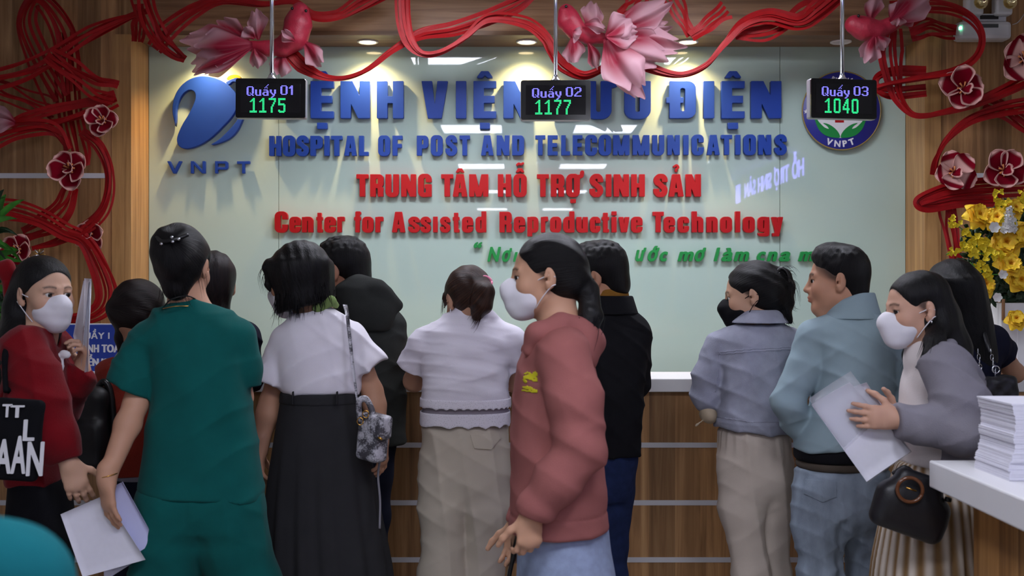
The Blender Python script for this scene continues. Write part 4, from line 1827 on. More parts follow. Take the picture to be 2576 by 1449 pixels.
    def wisps(s, runs, m, name='loose_strands'):
        """Fine loose hairs as one mesh: runs of (list of points, count, spread in metres, radius)."""
        rg = random.Random(len(runs) + int(s.D * 100))
        vs, fs, at = [], [], []
        for pts, cnt, sprd, rad in runs:
            pts = [np.asarray(q, float) for q in pts]
            for k in range(cnt):
                o1 = np.array([rg.gauss(0, 1) for _ in range(3)]) * sprd
                o2 = np.array([rg.gauss(0, 1) for _ in range(3)]) * sprd
                P = catmull([q + o1 + o2 * .4 * i / (len(pts) - 1) for i, q in enumerate(pts)], 5)
                T = np.gradient(P, axis=0)
                T /= np.linalg.norm(T, axis=1)[:, None] + 1e-9
                A = np.cross(T, (.3, .9, .2))
                A /= np.linalg.norm(A, axis=1)[:, None] + 1e-9
                Bv = np.cross(T, A)
                b0 = len(vs)
                for i in range(len(P)):
                    r = rad * (1 - .85 * i / (len(P) - 1))
                    for j in range(3):
                        a = 2 * PI * j / 3
                        vs.append(P[i] + (A[i] * math.cos(a) + Bv[i] * math.sin(a)) * r)
                        at.append((k * 3.1, i * .2, 0))
                for i in range(len(P) - 1):
                    for j in range(3):
                        j2 = (j + 1) % 3
                        fs.append((b0 + i * 3 + j, b0 + i * 3 + j2, b0 + i * 3 + 3 + j2, b0 + i * 3 + 3 + j))
        o = mesh_obj(name, vs, fs, m, s.root)
        set_col(o, at, 'strand')
        return o

    def mask(s, m, loop=M_loop, big=1.0):
        """Face mask: a shell over nose, mouth and chin, with ear loops."""
        hd = s.hd
        S = Sdf()
        S.u(hd.e((0, .046, -.052), (.063 * big, .066 * big, .062 * big)), .02)
        S.u(hd.r((0, .09, -.006), (0, .11, -.03), .011, .016), .03)
        S.u(hd.r((0, .107, -.035), (0, .097, -.075), .018), .04)
        S.u(hd.e((0, .075, -.095), (.03, .028, .024)), .03)
        # cut to the mask's outline: upper edge from nose bridge to ear, lower edge under the chin, behind the cheek
        S.clip(plane(hd.w((0, .1, .002)), hd.R @ np.array([0, -.36, 1.0])), .004)
        for sg in (-1, 1):
            S.clip(plane(hd.w((sg * .06, .028, -.04)), hd.R @ np.array([sg * .35, -1.0, .12])), .006)
            S.clip(plane(hd.w((sg * .045, .02, -.1)), hd.R @ np.array([sg * .25, -.75, -1.0])), .008)
        S.cut(hd.e((0, .03, -.045), (.056 * big, .058, .06)), .004)
        for sg in (-1, 1):
            S.cut(hd.e((sg * .07, .014, -.036), (.03, .03, .021)), .006)
        S.disp(folds(hd.R @ np.array([0, .1, 1]), 190 / hd.k, .0008, .6, 20, 1.0))
        o = s.cloth('face_mask', S, m, .004)
        for sg in (-1, 1):
            for za, zb in ((-.014, .004), (-.088, -.03)):
                P = catmull([hd.w((sg * .058, .034, za)), hd.w((sg * .072, .014, (za + zb) / 2)), hd.w((sg * .081, -.012, zb)), hd.w((sg * .079, -.026, zb * .6 - .006))], 5)
                tube('ear_loop', P, .0016, loop, o, 6)
        return o


from mathutils.bvhtree import BVHTree


def decal(name, obj, inside, x0, y0, x1, y1, D, m, parent, step=2.0, off=.0012, thick=.0015):
    """Thin print or patch lying on obj: cells of a pixel-spaced grid where inside(px, py), dropped along the view onto the surface."""
    me = obj.data
    bv = BVHTree.FromPolygons([v.co for v in me.vertices], [tuple(f.vertices) for f in me.polygons])
    xs, ys = np.arange(x0, x1 + step, step), np.arange(y0, y1 + step, step)
    eye = Vector((0, 0, EYE))
    idx, vs, fs = {}, [], []

    def vert(i, j):
        if (i, j) not in idx:
            d = Vector(pt(xs[i], ys[j], D)) - eye
            d.normalize()
            hit = bv.ray_cast(eye, d)
            if hit[0] is None:
                return None
            p_ = hit[0] - d * off
            idx[(i, j)] = len(vs)
            vs.append(p_ - d * thick)
            vs.append(hit[0] + d * .002)
        return idx[(i, j)]
    cells = set()
    for i in range(len(xs) - 1):
        for j in range(len(ys) - 1):
            if inside(xs[i] + step / 2, ys[j] + step / 2):
                q = [vert(i, j), vert(i + 1, j), vert(i + 1, j + 1), vert(i, j + 1)]
                if None in q:
                    continue
                cells.add((i, j))
                fs.append(tuple(q))
                fs.append(tuple(k + 1 for k in q[::-1]))
    for (i, j) in cells:
        for (di, dj), (a, b) in (((-1, 0), ((i, j), (i, j + 1))), ((1, 0), ((i + 1, j + 1), (i + 1, j))), ((0, -1), ((i + 1, j), (i, j))), ((0, 1), ((i, j + 1), (i + 1, j + 1)))):
            if (i + di, j + dj) not in cells:
                ka, kb = idx[a], idx[b]
                fs.append((ka, kb, kb + 1, ka + 1))
    return mesh_obj(name, vs, fs, m, parent)


def in_poly(P):
    P = np.asarray(P, float)

    def f(x, y):
        c = False
        j = len(P) - 1
        for i in range(len(P)):
            if (P[i][1] > y) != (P[j][1] > y) and x < (P[j][0] - P[i][0]) * (y - P[i][1]) / (P[j][1] - P[i][1]) + P[i][0]:
                c = not c
            j = i
        return c
    return f


def in_line(pts, w):
    P = [np.array(q, float) for q in pts]

    def f(x, y):
        q = np.array([x, y])
        for a, b in zip(P[:-1], P[1:]):
            e = b - a
            t = min(max((q - a).dot(e) / (e.dot(e) + 1e-9), 0), 1)
            if np.hypot(*(q - a - e * t)) < w / 2:
                return True
        return False
    return f
# ---------------------------------------------------------------- the people
def V(*a):
    return np.array(a, float)


def sleeve(pts, hem=None, k=.02, inner=None):
    """Sleeve as its own sub-shape; hem = (point, direction) where it ends."""
    T = Sdf()
    T.limb(pts, k)
    if hem is not None:
        T.clip(plane(hem[0], hem[1]), .006)
    return T.prim()


def cap(hd, big=0.0, face=True, nape=-.06, facew=.069, facez=.1, facec=-.022, facey=.104):
    S = Sdf()
    S.u(hd.e((0, -.016, .037), (.08 + big, .098 + big, .085 + big)), .02)
    S.u(hd.e((0, -.045, -.015), (.066 + big, .058 + big, .06)), .03)
    if face:
        S.cut(hd.e((0, facey, facec), (facew, .075, facez)), .012)
    S.clip(plane(hd.w((0, -.05, nape)), hd.R @ V(0, .55, -1)), .015)
    for sg in (-1, 1):
        S.cut(hd.e((sg * .085, .004, -.02), (.022, .03, .042)), .01)
    return S


def outfit_neck(S, p, a, b, r):
    S.cut(rc(a, b, r), .01)


def streak(col, amt=.12, fr=40, st=(1, 1, .15), seed=3.0):
    c = np.array(srgb(col))
    return lambda v: c[None] * (1 + amt * wob(v, fr, seed, st))[:, None]


def sheet(name, label, cat, corners, m, parent=None, bend=.012, thick=.0012, group=None, n=9, attr=None):
    """A paper-like sheet through four corner points (tl, tr, br, bl) with a soft bend."""
    tl, tr, br, bl = [np.asarray(c, float) for c in corners]
    G = np.zeros((n, n, 3))
    nn = np.cross(tr - tl, bl - tl)
    nn /= np.linalg.norm(nn)
    for i, u in enumerate(np.linspace(0, 1, n)):
        for j, v in enumerate(np.linspace(0, 1, n)):
            G[i, j] = (tl * (1 - u) + tr * u) * (1 - v) + (bl * (1 - u) + br * u) * v + nn * bend * math.sin(PI * u) * math.cos(PI * v * .5)
    o = grid_surf(name, G, m, parent, thick)
    if label:
        tag(o, label, cat, group)
    return o


# ================= person in teal scrubs (seen from behind, holding papers)
M_teal = fabric('teal_scrubs', (9, 84, 80), noise=.08, bump=.15, sheen=.15)
p = Person('person in teal scrubs seen from behind, hair clipped up, papers in the lowered left hand', 3.58, 495, (214, 164, 136))
hd = p.head(462, 672, 5, 10, 0, .97)
nk = p.q(474, 768)
sh = [p.q(376, 852), p.q(600, 845)]
el = [p.q(342, 1015, -.055), p.q(606, 1000, .06)]
wr = [p.q(268, 1205, -.165), p.q(575, 1050, .2)]
p.frame(nk, sh, el, wr, p.q(503, 1265), knee=[p.q(418, 1480, -.02), p.q(612, 1480, .03)], foot=[p.q(428, 1850), p.q(600, 1850)])
add_hand(p.B, wr[0], V(.1, -.05, -.93), V(.7, .7, .1), V(-.5, .8, .2), .28, .98, curls=[.3, .26, .24, .2])
add_hand(p.B, wr[1], V(-.3, .8, -.2), V(0, 0, -1), V(-1, 0, 0), .4)
p.finish()
S = Sdf()
S.u(loft([p.ring(r[0], *r[1:]) for r in [(795, 392, 575, .075), (838, 366, 612, .1), (900, 372, 618, .118), (1000, 382, 628, .125), (1100, 368, 645, .12), (1180, 356, 654, .128), (1275, 346, 664, .138)]], n=2.4), .03)
S.limb([(p.q(465, 788, .0), .062), (sh[0] + V(.01, 0, -.005), .058)], .05)
S.limb([(p.q(482, 788, .0), .062), (sh[1] + V(-.01, 0, -.005), .056)], .05)
S.u(sleeve([(sh[0], .064), (p.q(333, 960, -.03), .078), (p.q(318, 1020, -.04), .083)], (p.q(329, 981), V(-.4, -.1, -.92))), .014)
S.u(sleeve([(sh[1], .058), (p.q(610, 930, .02), .06), (p.q(612, 1010, .04), .058)], (p.q(630, 975), V(.05, 0, -1))), .014)
S.clip(plane(p.q(503, 1243), V(-.08, 0, -1)), .006)
S.clip(plane(p.q(476, 764), V(.02, .35, 1)), .01)
outfit_neck(S, p, p.q(472, 800, .01), p.q(468, 690, .02), .058)
S.disp(folds(V(.35, .2, 1), 34, .006, 1.8, 7, 2.0, mask=near(p.q(520, 1150, -.1), V(.22, .3, .16))))
S.disp(folds(V(1, .1, .25), 42, .0045, 1.5, 5, 6.0, mask=near(p.q(480, 980, -.1), V(.2, .3, .28))))
S.disp(folds(V(-.8, 0, .6), 60, .004, 1.2, 8, 1.0, mask=near(p.q(360, 930), V(.09, .2, .12))))
p.wrinkle(S, .0058, 2.0, 30, 1.2)
p.cloth('scrub_top', S, M_teal)
p.trousers('scrub_trousers', M_teal, [(1215, 356, 650, .12), (1265, 352, 655, .13), (1320, 360, 646, .12), (1360, 380, 630, .08)],
           [(p.q(430, 1290, -.02), .1), (p.q(424, 1370, -.02), .104), (p.q(412, 1480, -.02), .1), (p.q(425, 1800), .085), (p.q(430, 1875), .085)],
           [(p.q(572, 1290), .1), (p.q(585, 1370, .01), .106), (p.q(622, 1480, .03), .104), (p.q(610, 1800), .085), (p.q(605, 1875), .085)],
           .012, .06, 2.4, (.004, 5.0, 32, 1.4), None, (p.q(500, 1375, -.12), p.q(508, 1480, -.1), .008, .03))
S = cap(hd, .006, nape=-.118)
S.u(hd.e((0, -.052, -.07), (.046, .04, .05)), .025)
S.u(hd.e((0.0, -.06, .045), (.078, .06, .085)), .03)
S.u(hd.e((0.01, -.1, .02), (.05, .034, .07)), .03)
S.u(hd.e((-.045, -.075, .055), (.03, .035, .05)), .03)
S.disp(folds(V(.6, .2, .8), 150, .0016, 2, 18, 1.0))
S.cut(hd.e((.092, .0, -.02), (.03, .035, .05)), .01)
p.hair(S, M_hairblack, 'pull', (0, -.12, .05))
cl = tube('hair_clip', catmull([hd.w((-.05, -.11, .075)), hd.w((-.02, -.138, .055)), hd.w((.02, -.142, .06)), hd.w((.055, -.12, .08))], 6), .006, M_blackplastic, p.root)
for x, z in ((-.018, .045), (.014, .066), (.018, .052), (.036, .06)):
    c = hd.w((x, -.148, z))
    lathe('clip_bead', [(.0001, -.005), (.0045, -.003), (.0055, 0), (.0045, .003), (.0001, .005)], M_chrome, cl, c, 12)
p.wisps([([hd.w((-.03, -.08, -.09)), hd.w((-.03, -.085, -.12)), hd.w((-.036, -.08, -.142))], 14, .01, .0008), ([hd.w((.03, -.08, -.085)), hd.w((.04, -.088, -.115)), hd.w((.055, -.085, -.135))], 16, .01, .0008), ([hd.w((.07, -.03, -.02)), hd.w((.082, -.03, -.06)), hd.w((.09, -.03, -.09))], 8, .008, .0008)], M_hairblack)
tube('lanyard', catmull([hd.w((-.06, .02, -.12)), hd.w((-.035, -.05, -.135)), hd.w((.0, -.078, -.118)), hd.w((.045, -.055, -.105)), hd.w((.065, .02, -.12))], 8), .0022, M_blackplastic, p.root)
tube('necklace', catmull([hd.w((-.062, .0, -.14)), hd.w((-.03, -.064, -.146)), hd.w((.02, -.075, -.14)), hd.w((.06, .0, -.13))], 8), .0014, mat('gold', (210, 160, 80), rough=.25, metal=1), p.root)
tube('bracelet', [wr[0] + V(.003, 0, .01) + .0285 * V(math.cos(a), math.sin(a), .25 * math.cos(a)) for a in np.linspace(0, 2 * PI, 20)], .0016, MATS['gold'], p.root)
# papers in the left hand
dy = -.142
for i, (cs, dd, nm) in enumerate((([(152, 1294), (262, 1246), (366, 1408), (208, 1452)], -.004, 'front white sheet of the papers held low by the person in scrubs'),
                                 ([(262, 1236), (308, 1212), (392, 1362), (300, 1420)], .014, 'bluish white sheet fanned out at the right of the held papers'),
                                 ([(255, 1262), (300, 1218), (372, 1392), (262, 1462)], .024, 'greyish rear sheet sticking out under the held papers'))):
    sheet('paper_sheet', nm, 'paper', [p.q(a, b, dy + dd) for a, b in cs], M_paper if i != 1 else mat('paper_blue', (196, 200, 236), rough=.75), bend=.006, group='papers held by the person in scrubs')

# ================= woman in dark red sweater at the far left
M_dred = fabric('dark_red_knit', (112, 10, 20), noise=.1, bump=.35, bscale=260, sheen=.3)
M_blackcloth = fabric('black_cloth', (16, 16, 20), noise=.15, bump=.2)
p = Person('person in dark red sweater and white mask holding papers upright at the left edge', 3.62, 100, (222, 178, 152))
hd = p.head(112, 740, 128, 2, 0, .98)
nk = p.q(96, 838, .0)
sh = [p.q(132, 868, .13), p.q(62, 872, -.13)]
el = [p.q(150, 1010, .16), p.q(96, 1020, -.17)]
wr = [p.q(207, 940, .05), p.q(172, 1162, -.15)]
p.side = (0, -1, 0)
p.frame(nk, sh, el, wr, p.q(100, 1215), .9, knee=[p.q(104, 1480, -.05), p.q(98, 1480, .05)], foot=[p.q(105, 1850, -.05), p.q(95, 1850, .05)])
add_hand(p.B, wr[0], V(.12, -.1, 1), V(-.75, -.55, .1), V(-.3, .9, .2), .5, .92, curls=[.75, .8, .85, .9])
add_hand(p.B, wr[1], V(.35, 0, -1), V(-.3, .95, -.1), V(.9, .35, .3), .32, .95)
p.finish()
p.eyes(look=(-.25, -.12))
p.mask(M_mask)
S = Sdf()
S.u(loft([p.ring(r[0], *r[1:]) for r in [(860, 55, 135, .12), (900, 30, 150, .15), (960, 22, 165, .16), (1050, 20, 160, .15), (1150, 22, 158, .15), (1215, 30, 160, .14)]], n=2.2), .03)
S.limb([(p.q(94, 855), .06), (sh[0], .062)], .04)
S.limb([(p.q(90, 855), .06), (sh[1], .064)], .04)
S.u(sleeve([(sh[0], .065), (el[0], .075), (p.q(190, 965, .07), .055), (p.q(203, 948, .05), .038)]), .014)
S.u(sleeve([(sh[1], .068), (p.q(82, 960, -.16), .08), (el[1], .09), (p.q(135, 1110, -.16), .075), (p.q(163, 1150, -.15), .045), (p.q(172, 1166, -.15), .036)], (p.q(168, 1160, -.15), V(.42, 0, -.9))), .014)
outfit_neck(S, p, p.q(104, 862, -.01), p.q(108, 780, 0), .052)
S.disp(folds(V(.6, .2, .9), 40, .0055, 1.8, 8, 1.0))
S.disp(folds(V(1, 0, .1), 55, .004, 1.5, 5, 3.0, mask=near(p.q(110, 1040, -.2), V(.1, .2, .2))))
p.wrinkle(S, .0042, 3.0, 34, 1.1)
p.cloth('sweater', S, M_dred)
S = Sdf()
S.u(loft([p.ring(r[0], *r[1:]) for r in [(1170, 36, 150, .13), (1240, 30, 172, .14), (1330, 24, 180, .14), (1449, 22, 178, .13), (1850, 50, 160, .11)]]), .03)
S.disp(folds(V(1, 0, .2), 40, .004, 1.5, 5, 4.0))
p.cloth('trousers', S, M_blackcloth)
S = Sdf()
S.u(hd.e((0, -.018, .04), (.085, .102, .087)), .02)
S.u(hd.e((0, -.07, -.03), (.085, .06, .09)), .04)
S.limb([(hd.w((.045, -.07, -.06)), .045), (p.q(45, 860, -.04), .05), (p.q(18, 960, .04), .04)], .05)
S.limb([(hd.w((-.02, -.085, -.06)), .05), (p.q(30, 860, .03), .05), (p.q(10, 940, .05), .04)], .05)
S.limb([(hd.w((-.07, .0, -.06)), .02), (p.q(128, 850, .03), .022), (p.q(134, 905, .03), .012)], .03)
S.cut(hd.e((0, .104, -.03), (.07, .08, .104)), .012)
S.cut(hd.e((.088, .012, -.03), (.024, .026, .04)), .012)
p.hair(S, M_hairblack, 'fall')
bow = Sdf()
bc = hd.w((.055, -.118, .03))
bow.u(ell(bc + V(-.012, 0, .045), V(.03, .025, .035)), .02).u(ell(bc + V(.006, 0, -.03), V(.026, .022, .05)), .02).u(ell(bc, V(.016, .02, .016)), .01)
bow.disp(folds(V(1, .2, .3), 140, .003, 1, 20, 2))
p.cloth('hair_bow', bow, fabric('red_velvet', (120, 8, 18), sheen=.6), .005)
for k in range(9):
    a = k * 2 * PI / 9
    c = hd.w((.01, -.02, .128))
    tube('hair_pin', [c, c + V(.022 * math.cos(a), -.005, .018 * math.sin(a))], [.0022, .001], M_chrome if k % 2 else MATS['gold'], p.root, 5)
# white brooch-like collar bow
S = Sdf()
bc = p.q(146, 896, -.02)
S.u(ell(bc + V(-.024, 0, .01), V(.022, .008, .013)), .004).u(ell(bc + V(.022, 0, .006), V(.02, .008, .014)), .004).u(ell(bc + V(-.012, 0, -.022), V(.009, .006, .022)), .004).u(ell(bc + V(.012, 0, -.024), V(.009, .006, .024)), .004).u(ell(bc + V(0, -.004, .0), V(.008, .009, .01)), .003)
S.disp(folds(V(1, 0, 1), 160, .002, 1, 20, 2))
p.cloth('collar_bow', S, fabric('white_ribbon', (230, 228, 230)), .004)
pr = p
# papers held upright
for i, (cs, nm) in enumerate((([p.q(212, 700, .04), p.q(226, 702, .0), p.q(221, 935, -.02), p.q(207, 938, .05)], 'outer sheet of the papers held upright by the person in red'),
                             ([p.q(210, 706, .05), p.q(222, 708, .02), p.q(204, 925, .02), p.q(184, 845, .09)], 'inner curved sheet of the papers held upright by the person in red'))):
    sheet('paper_sheet', nm, 'paper', cs, M_paper, bend=.012, group='papers held by the person in red')
# tote bag on the shoulder
bag = thing('tote_bag', 'black cloth tote bag with white lettering on the red sweater wearer', 'tote bag', p.q(45, 1215, -.3))
S = Sdf()
S.u(rbox(p.q(42, 1106, -.3), V(.072, .02, .12), .016, np.array([[math.cos(.09), 0, math.sin(.09)], [0, 1, 0], [-math.sin(.09), 0, math.cos(.09)]])))
S.disp(folds(V(.5, 0, 1), 40, .004, 1.5, 7, 3))
sdf_obj('bag_body', S, .006, M_blackcloth, bag)
for dx, dyy in ((-18, -.235), (-6, -.275)):
    P = catmull([p.q(15, 985, dyy), p.q(12, 930, -.225), p.q(22 + dx * .4, 880, -.195), p.q(46, 856, -.13), p.q(40, 880, -.05), p.q(22, 985, -.235)], 8)
    tube('strap', P, .008, M_blackcloth, bag, 8)
M_wprint = mat('white_print', (225, 225, 228), rough=.8)
for ch, l, r, b, h in (('T', 6, 28, 1049, 32), ('T', 26, 58, 1050, 30), ('L', 58, 84, 1108, 52), ('A', -14, 24, 1190, 84), ('A', 27, 61, 1190, 92), ('N', 66, 104, 1196, 84)):
    f, x0, x1 = font_shape(ch, .03, .012)
    L = contours(f, x0 - .1, -.1, x1 + .15, .9, 1 / 50.)
    aq = np.vstack(L)
    a0, a1 = aq[:, 0].min(), aq[:, 0].max()
    sx = (r - l) / (a1 - a0) / p.s
    sz = h / .75 / p.s
    o_ = p.q(l, b, -.3225)
    extrude_loops('letter', [np.column_stack([(q[:, 0] - a0) * sx, q[:, 1] * sz]) for q in L], .004, M_wprint, bag, lambda X, Y, Z: np.column_stack([o_[0] + X + Y * .06, o_[1] - Z, o_[2] + Y]))

# ================= person in rust hoodie, half hidden behind the scrubs
M_rust = fabric('rust_fleece', (138, 46, 34), noise=.1, bump=.4, bscale=250, sheen=.3)
M_dnavy = fabric('dark_navy', (24, 26, 42), noise=.12)
p = Person('person in rust hoodie with dark brown ponytail, half hidden behind the teal scrubs', 4.25, 335, (190, 142, 116))
hd = p.head(352, 790, 28, 12)
nk = p.q(352, 872)
sh = [p.q(285, 945), p.q(396, 945)]
el = [p.q(272, 1060, .05), p.q(402, 1060, .05)]
wr = [p.q(310, 1010, .27), p.q(380, 1010, .27)]
p.frame(nk, sh, el, wr, p.q(345, 1210))
add_hand(p.B, wr[0], V(.3, 1, .1), V(0, 0, -1), V(1, 0, 0), .3)
add_hand(p.B, wr[1], V(-.3, 1, .1), V(0, 0, -1), V(-1, 0, 0), .3)
p.finish()
S = Sdf()
S.u(loft([p.ring(r[0], *r[1:]) for r in [(905, 305, 405, .08), (950, 268, 430, .11), (1050, 262, 436, .13), (1150, 262, 436, .14), (1200, 268, 432, .13)]], n=2.4), .03)
S.u(sleeve([(sh[0], .068), (el[0], .078), (wr[0], .05)]), .014)
S.u(sleeve([(sh[1], .06), (el[1], .062), (wr[1], .05)]), .014)
S.u(ell(p.q(350, 925, -.07), V(.085, .06, .06)), .03)
S.clip(plane(p.q(345, 1189), V(0, 0, -1)), .008)
outfit_neck(S, p, p.q(352, 905), p.q(352, 820), .06)
S.disp(folds(V(.4, .2, 1), 45, .007, 1.8, 8, 1.0))
p.wrinkle(S, .006, 4.0, 42)
p.cloth('hoodie', S, M_rust)
S = Sdf()
S.limb([(p.q(318, 880, .03), .022), (p.q(306, 905, -.03), .024), (p.q(330, 925, -.06), .024), (p.q(380, 915, -.05), .022), (p.q(392, 885, .02), .02)], .02)
S.disp(folds(V(1, 0, 1), 110, .003, 1, 14, 2))
p.cloth('grey_scarf_collar', S, fabric('grey_jersey', (150, 146, 152)))
S = Sdf()
S.u(loft([p.ring(r[0], *r[1:]) for r in [(1180, 282, 425, .12), (1202, 282, 425, .12)]]), .01)
p.cloth('shirt_hem', S, fabric('grey_rib', (130, 126, 140), bscale=200))
S = Sdf()
S.u(loft([p.ring(r[0], *r[1:]) for r in [(1190, 286, 420, .11), (1300, 282, 420, .11)]]), .03)
S.limb([(p.q(320, 1300), .075), (p.q(325, 1500), .065), (p.q(325, 1720), .06)], .03)
S.limb([(p.q(385, 1300), .075), (p.q(385, 1500), .065), (p.q(385, 1720), .06)], .03)
p.cloth('jeans', S, M_dnavy)
S = cap(hd, .008, nape=-.08)
S.limb([(hd.w((-.02, -.1, .0)), .035), (p.q(318, 810, -.03), .03), (p.q(309, 850, -.02), .024), (p.q(304, 890, -.02), .012)], .03)
S.disp(folds(V(.4, .3, .8), 130, .0015, 2, 16, 4.0))
p.hair(S, M_hairdkbrown, 'pull', (-.02, -.11, .0))
bp = thing('backpack', 'black backpack hanging beside the rust hoodie', 'backpack', p.q(225, 1185, -.1))
S = Sdf()
S.u(rbox(p.q(224, 1080, -.175), V(.075, .06, .155), .045), .02)
S.u(rbox(p.q(220, 1118, -.225), V(.055, .03, .085), .025), .02)
S.disp(folds(V(.3, 0, 1), 45, .004, 1.2, 9, 3))
sdf_obj('bag_body', S, .006, mat('black_nylon', (14, 14, 17), rough=.5, bump=.15, bscale=400), bp)
tube('top_handle', catmull([p.q(212, 985, -.16), p.q(212, 962, -.16), p.q(228, 958, -.16), p.q(236, 985, -.16)], 6), .009, M_blackplastic, bp)
tube('shoulder_strap', catmull([p.q(240, 985, -.17), p.q(262, 960, -.17), p.q(280, 1000, -.17), p.q(285, 1120, -.17), p.q(262, 1180, -.16)], 8), .012, M_blackplastic, bp)
tube('zip_pull', [p.q(211, 1075, -.245), p.q(212, 1100, -.245)], .003, MATS['gold'], bp)

# ================= long-haired person hidden by the scrubs
p = Person('person with long dark brown hair and navy top, mostly hidden behind the teal scrubs', 4.22, 560, (196, 150, 126))
hd = p.head(533, 718, -20, 8)
nk = p.q(535, 800)
sh = [p.q(492, 850), p.q(612, 848)]
el = [p.q(492, 950, .08), p.q(622, 948, .08)]
wr = [p.q(505, 880, .62), p.q(600, 880, .62)]
p.frame(nk, sh, el, wr, p.q(540, 1180))
add_hand(p.B, wr[0], V(.3, 1, -.1), V(0, 0, -1), V(1, 0, 0), .12)
add_hand(p.B, wr[1], V(-.3, 1, -.1), V(0, 0, -1), V(-1, 0, 0), .12)
p.finish()
S = Sdf()
S.u(loft([p.ring(r[0], *r[1:]) for r in [(812, 500, 585, .07), (850, 475, 632, .1), (950, 475, 630, .115), (1150, 480, 622, .12), (1230, 475, 620, .12)]], n=2.4), .03)
S.u(sleeve([(sh[0], .065), (el[0], .06), (wr[0], .045)]), .014)
S.u(sleeve([(sh[1], .065), (el[1], .06), (wr[1], .045)]), .014)
outfit_neck(S, p, p.q(535, 830), p.q(535, 750), .056)
S.disp(folds(V(.4, .2, 1), 45, .005, 1.8, 8, 2.0))
p.wrinkle(S, .005, 5.0, 42)
p.cloth('navy_top', S, fabric('navy_knit', (26, 24, 40), noise=.12))
S = Sdf()
S.limb([(p.q(500, 1240), .085), (p.q(500, 1720), .06)], .03).limb([(p.q(580, 1240), .085), (p.q(580, 1720), .06)], .03)
p.cloth('trousers', S, M_blackcloth)
S = cap(hd, .006, nape=-.1)
S.u(loft([p.ring(r[0], *r[1:], -.03) for r in [(690, 500, 572, .06), (740, 505, 582, .07), (800, 508, 582, .06), (860, 520, 575, .04)]]), .03)
S.disp(folds(V(1, .3, .05), 180, .0018, 1, 8, 4.0))
p.hair(S, M_hairdkbrown, 'fall')

# ================= woman in white T-shirt and long dark skirt
M_wtee = fabric('white_tshirt', (222, 218, 226), noise=.02, bump=.12, bscale=500)
M_dskirt = fabric('charcoal_skirt', (44, 44, 46), noise=.06, bump=.12, bscale=500)
p = Person('person with black bob, white T-shirt and long charcoal skirt, snakeskin bag on shoulder', 3.94, 820, (202, 152, 124))
hd = p.head(748, 700, -62, 16)
nk = p.q(795, 790, .02)
sh = [p.q(722, 862), p.q(884, 852)]
el = [p.q(681, 1010, .02), p.q(936, 985, .02)]
wr = [p.q(655, 1125, .0), p.q(958, 1105, .0)]
p.frame(nk, sh, el, wr, p.q(805, 1060), 1.0)
add_hand(p.B, wr[0], V(-.02, .05, -1), V(.95, .3, 0), V(0, 1, 0), .35, .95)
add_hand(p.B, wr[1], V(.08, .05, -1), V(-.95, .3, 0), V(0, 1, 0), .4, .95)
p.finish()
p.eyes((-1,), (0, -.3))
p.mask(M_mask)
S = Sdf()
S.u(loft([p.ring(r[0], *r[1:]) for r in [(800, 740, 862, .075), (850, 698, 905, .105), (920, 692, 915, .12), (965, 702, 915, .122), (992, 712, 908, .118)]], n=2.3), .03)
S.limb([(p.q(795, 808), .055), (sh[0], .056)], .05).limb([(p.q(798, 806), .055), (sh[1], .056)], .05)
S.u(sleeve([(sh[0], .062), (p.q(690, 950), .068), (p.q(682, 1000), .07)], (p.q(680, 962), V(-.22, 0, -.95))), .014)
S.u(sleeve([(sh[1], .06), (p.q(925, 915), .068), (p.q(942, 965), .07)], (p.q(942, 924), V(.55, 0, -.83))), .014)
S.clip(plane(p.q(810, 990), V(0, 0, -1)), .012)
outfit_neck(S, p, p.q(796, 815, .01), p.q(780, 740, .01), .056)
S.disp(folds(V(-.5, 0, 1), 55, .0045, 1.6, 7, 1.0, mask=near(p.q(830, 960, -.1), V(.16, .3, .08))))
S.disp(folds(V(.8, .1, .5), 36, .004, 1.6, 6, 5.0))
p.wrinkle(S, .006, 1.5, 36, .9)
p.cloth('t_shirt', S, M_wtee)
S = Sdf()
S.limb([(p.q(800, 775, -.05), .02), (p.q(832, 757, -.04), .016), (p.q(845, 768, .0), .012)], .015)
p.cloth('green_collar', S, fabric('green_cotton', (118, 140, 84)), .005)


def pleat(n, amp, z0, z1, ph=0.0):
    def f(th, z):
        k = np.clip((z0 - z) / (z0 - z1), 0, 1)
        s = np.sin(n * th + ph + .8 * np.sin(2 * th))
        return 1 + amp * k * (s + .3 * np.sin(2 * n * th + 1))
    return f


zt, zb = p.q(0, 1040)[2], p.q(0, 1449)[2]
S = Sdf()
S.u(loft([p.ring(r[0], *r[1:]) for r in [(984, 708, 906, .118), (1020, 704, 910, .122), (1100, 690, 925, .135), (1250, 668, 950, .15), (1449, 652, 985, .175), (1640, 640, 1000, .19), (1690, 640, 1000, .19)]],
         mod=pleat(13, .035, zt, zb)), .03)
p.cloth('long_skirt', S, M_dskirt)
S = Sdf()
S.u(loft([p.ring(r[0], *r[1:]) for r in [(985, 706, 908, .121), (1014, 703, 911, .125)]], capk=.004), .01)
wb = p.cloth('waistband', S, M_dskirt, .005)
for px in (737, 848):
    box('belt_loop', p.q(px - 3, 1018, -.135), p.q(px + 3, 984, -.115), M_dskirt, wb, bev=.002)
S = Sdf()
S.u(hd.e((0, -.02, .035), (.09, .108, .092)), .02)
S.u(loft([p.ring(r[0], *r[1:]) for r in [(660, 676, 836, .095), (700, 682, 840, .1), (750, 690, 842, .1), (800, 694, 838, .09)]]), .04)
S.clip(plane(p.q(770, 772), V(.27, 0, -1)), .008)
S.cut(hd.e((-.02, .115, -.06), (.066, .068, .105)), .01)
S.u(hd.e((-.01, .072, .058), (.07, .03, .032)), .02)
S.limb([(hd.w((-.055, .07, .05)), .011), (hd.w((-.066, .082, .0)), .009), (hd.w((-.064, .075, -.025)), .004)], .01)
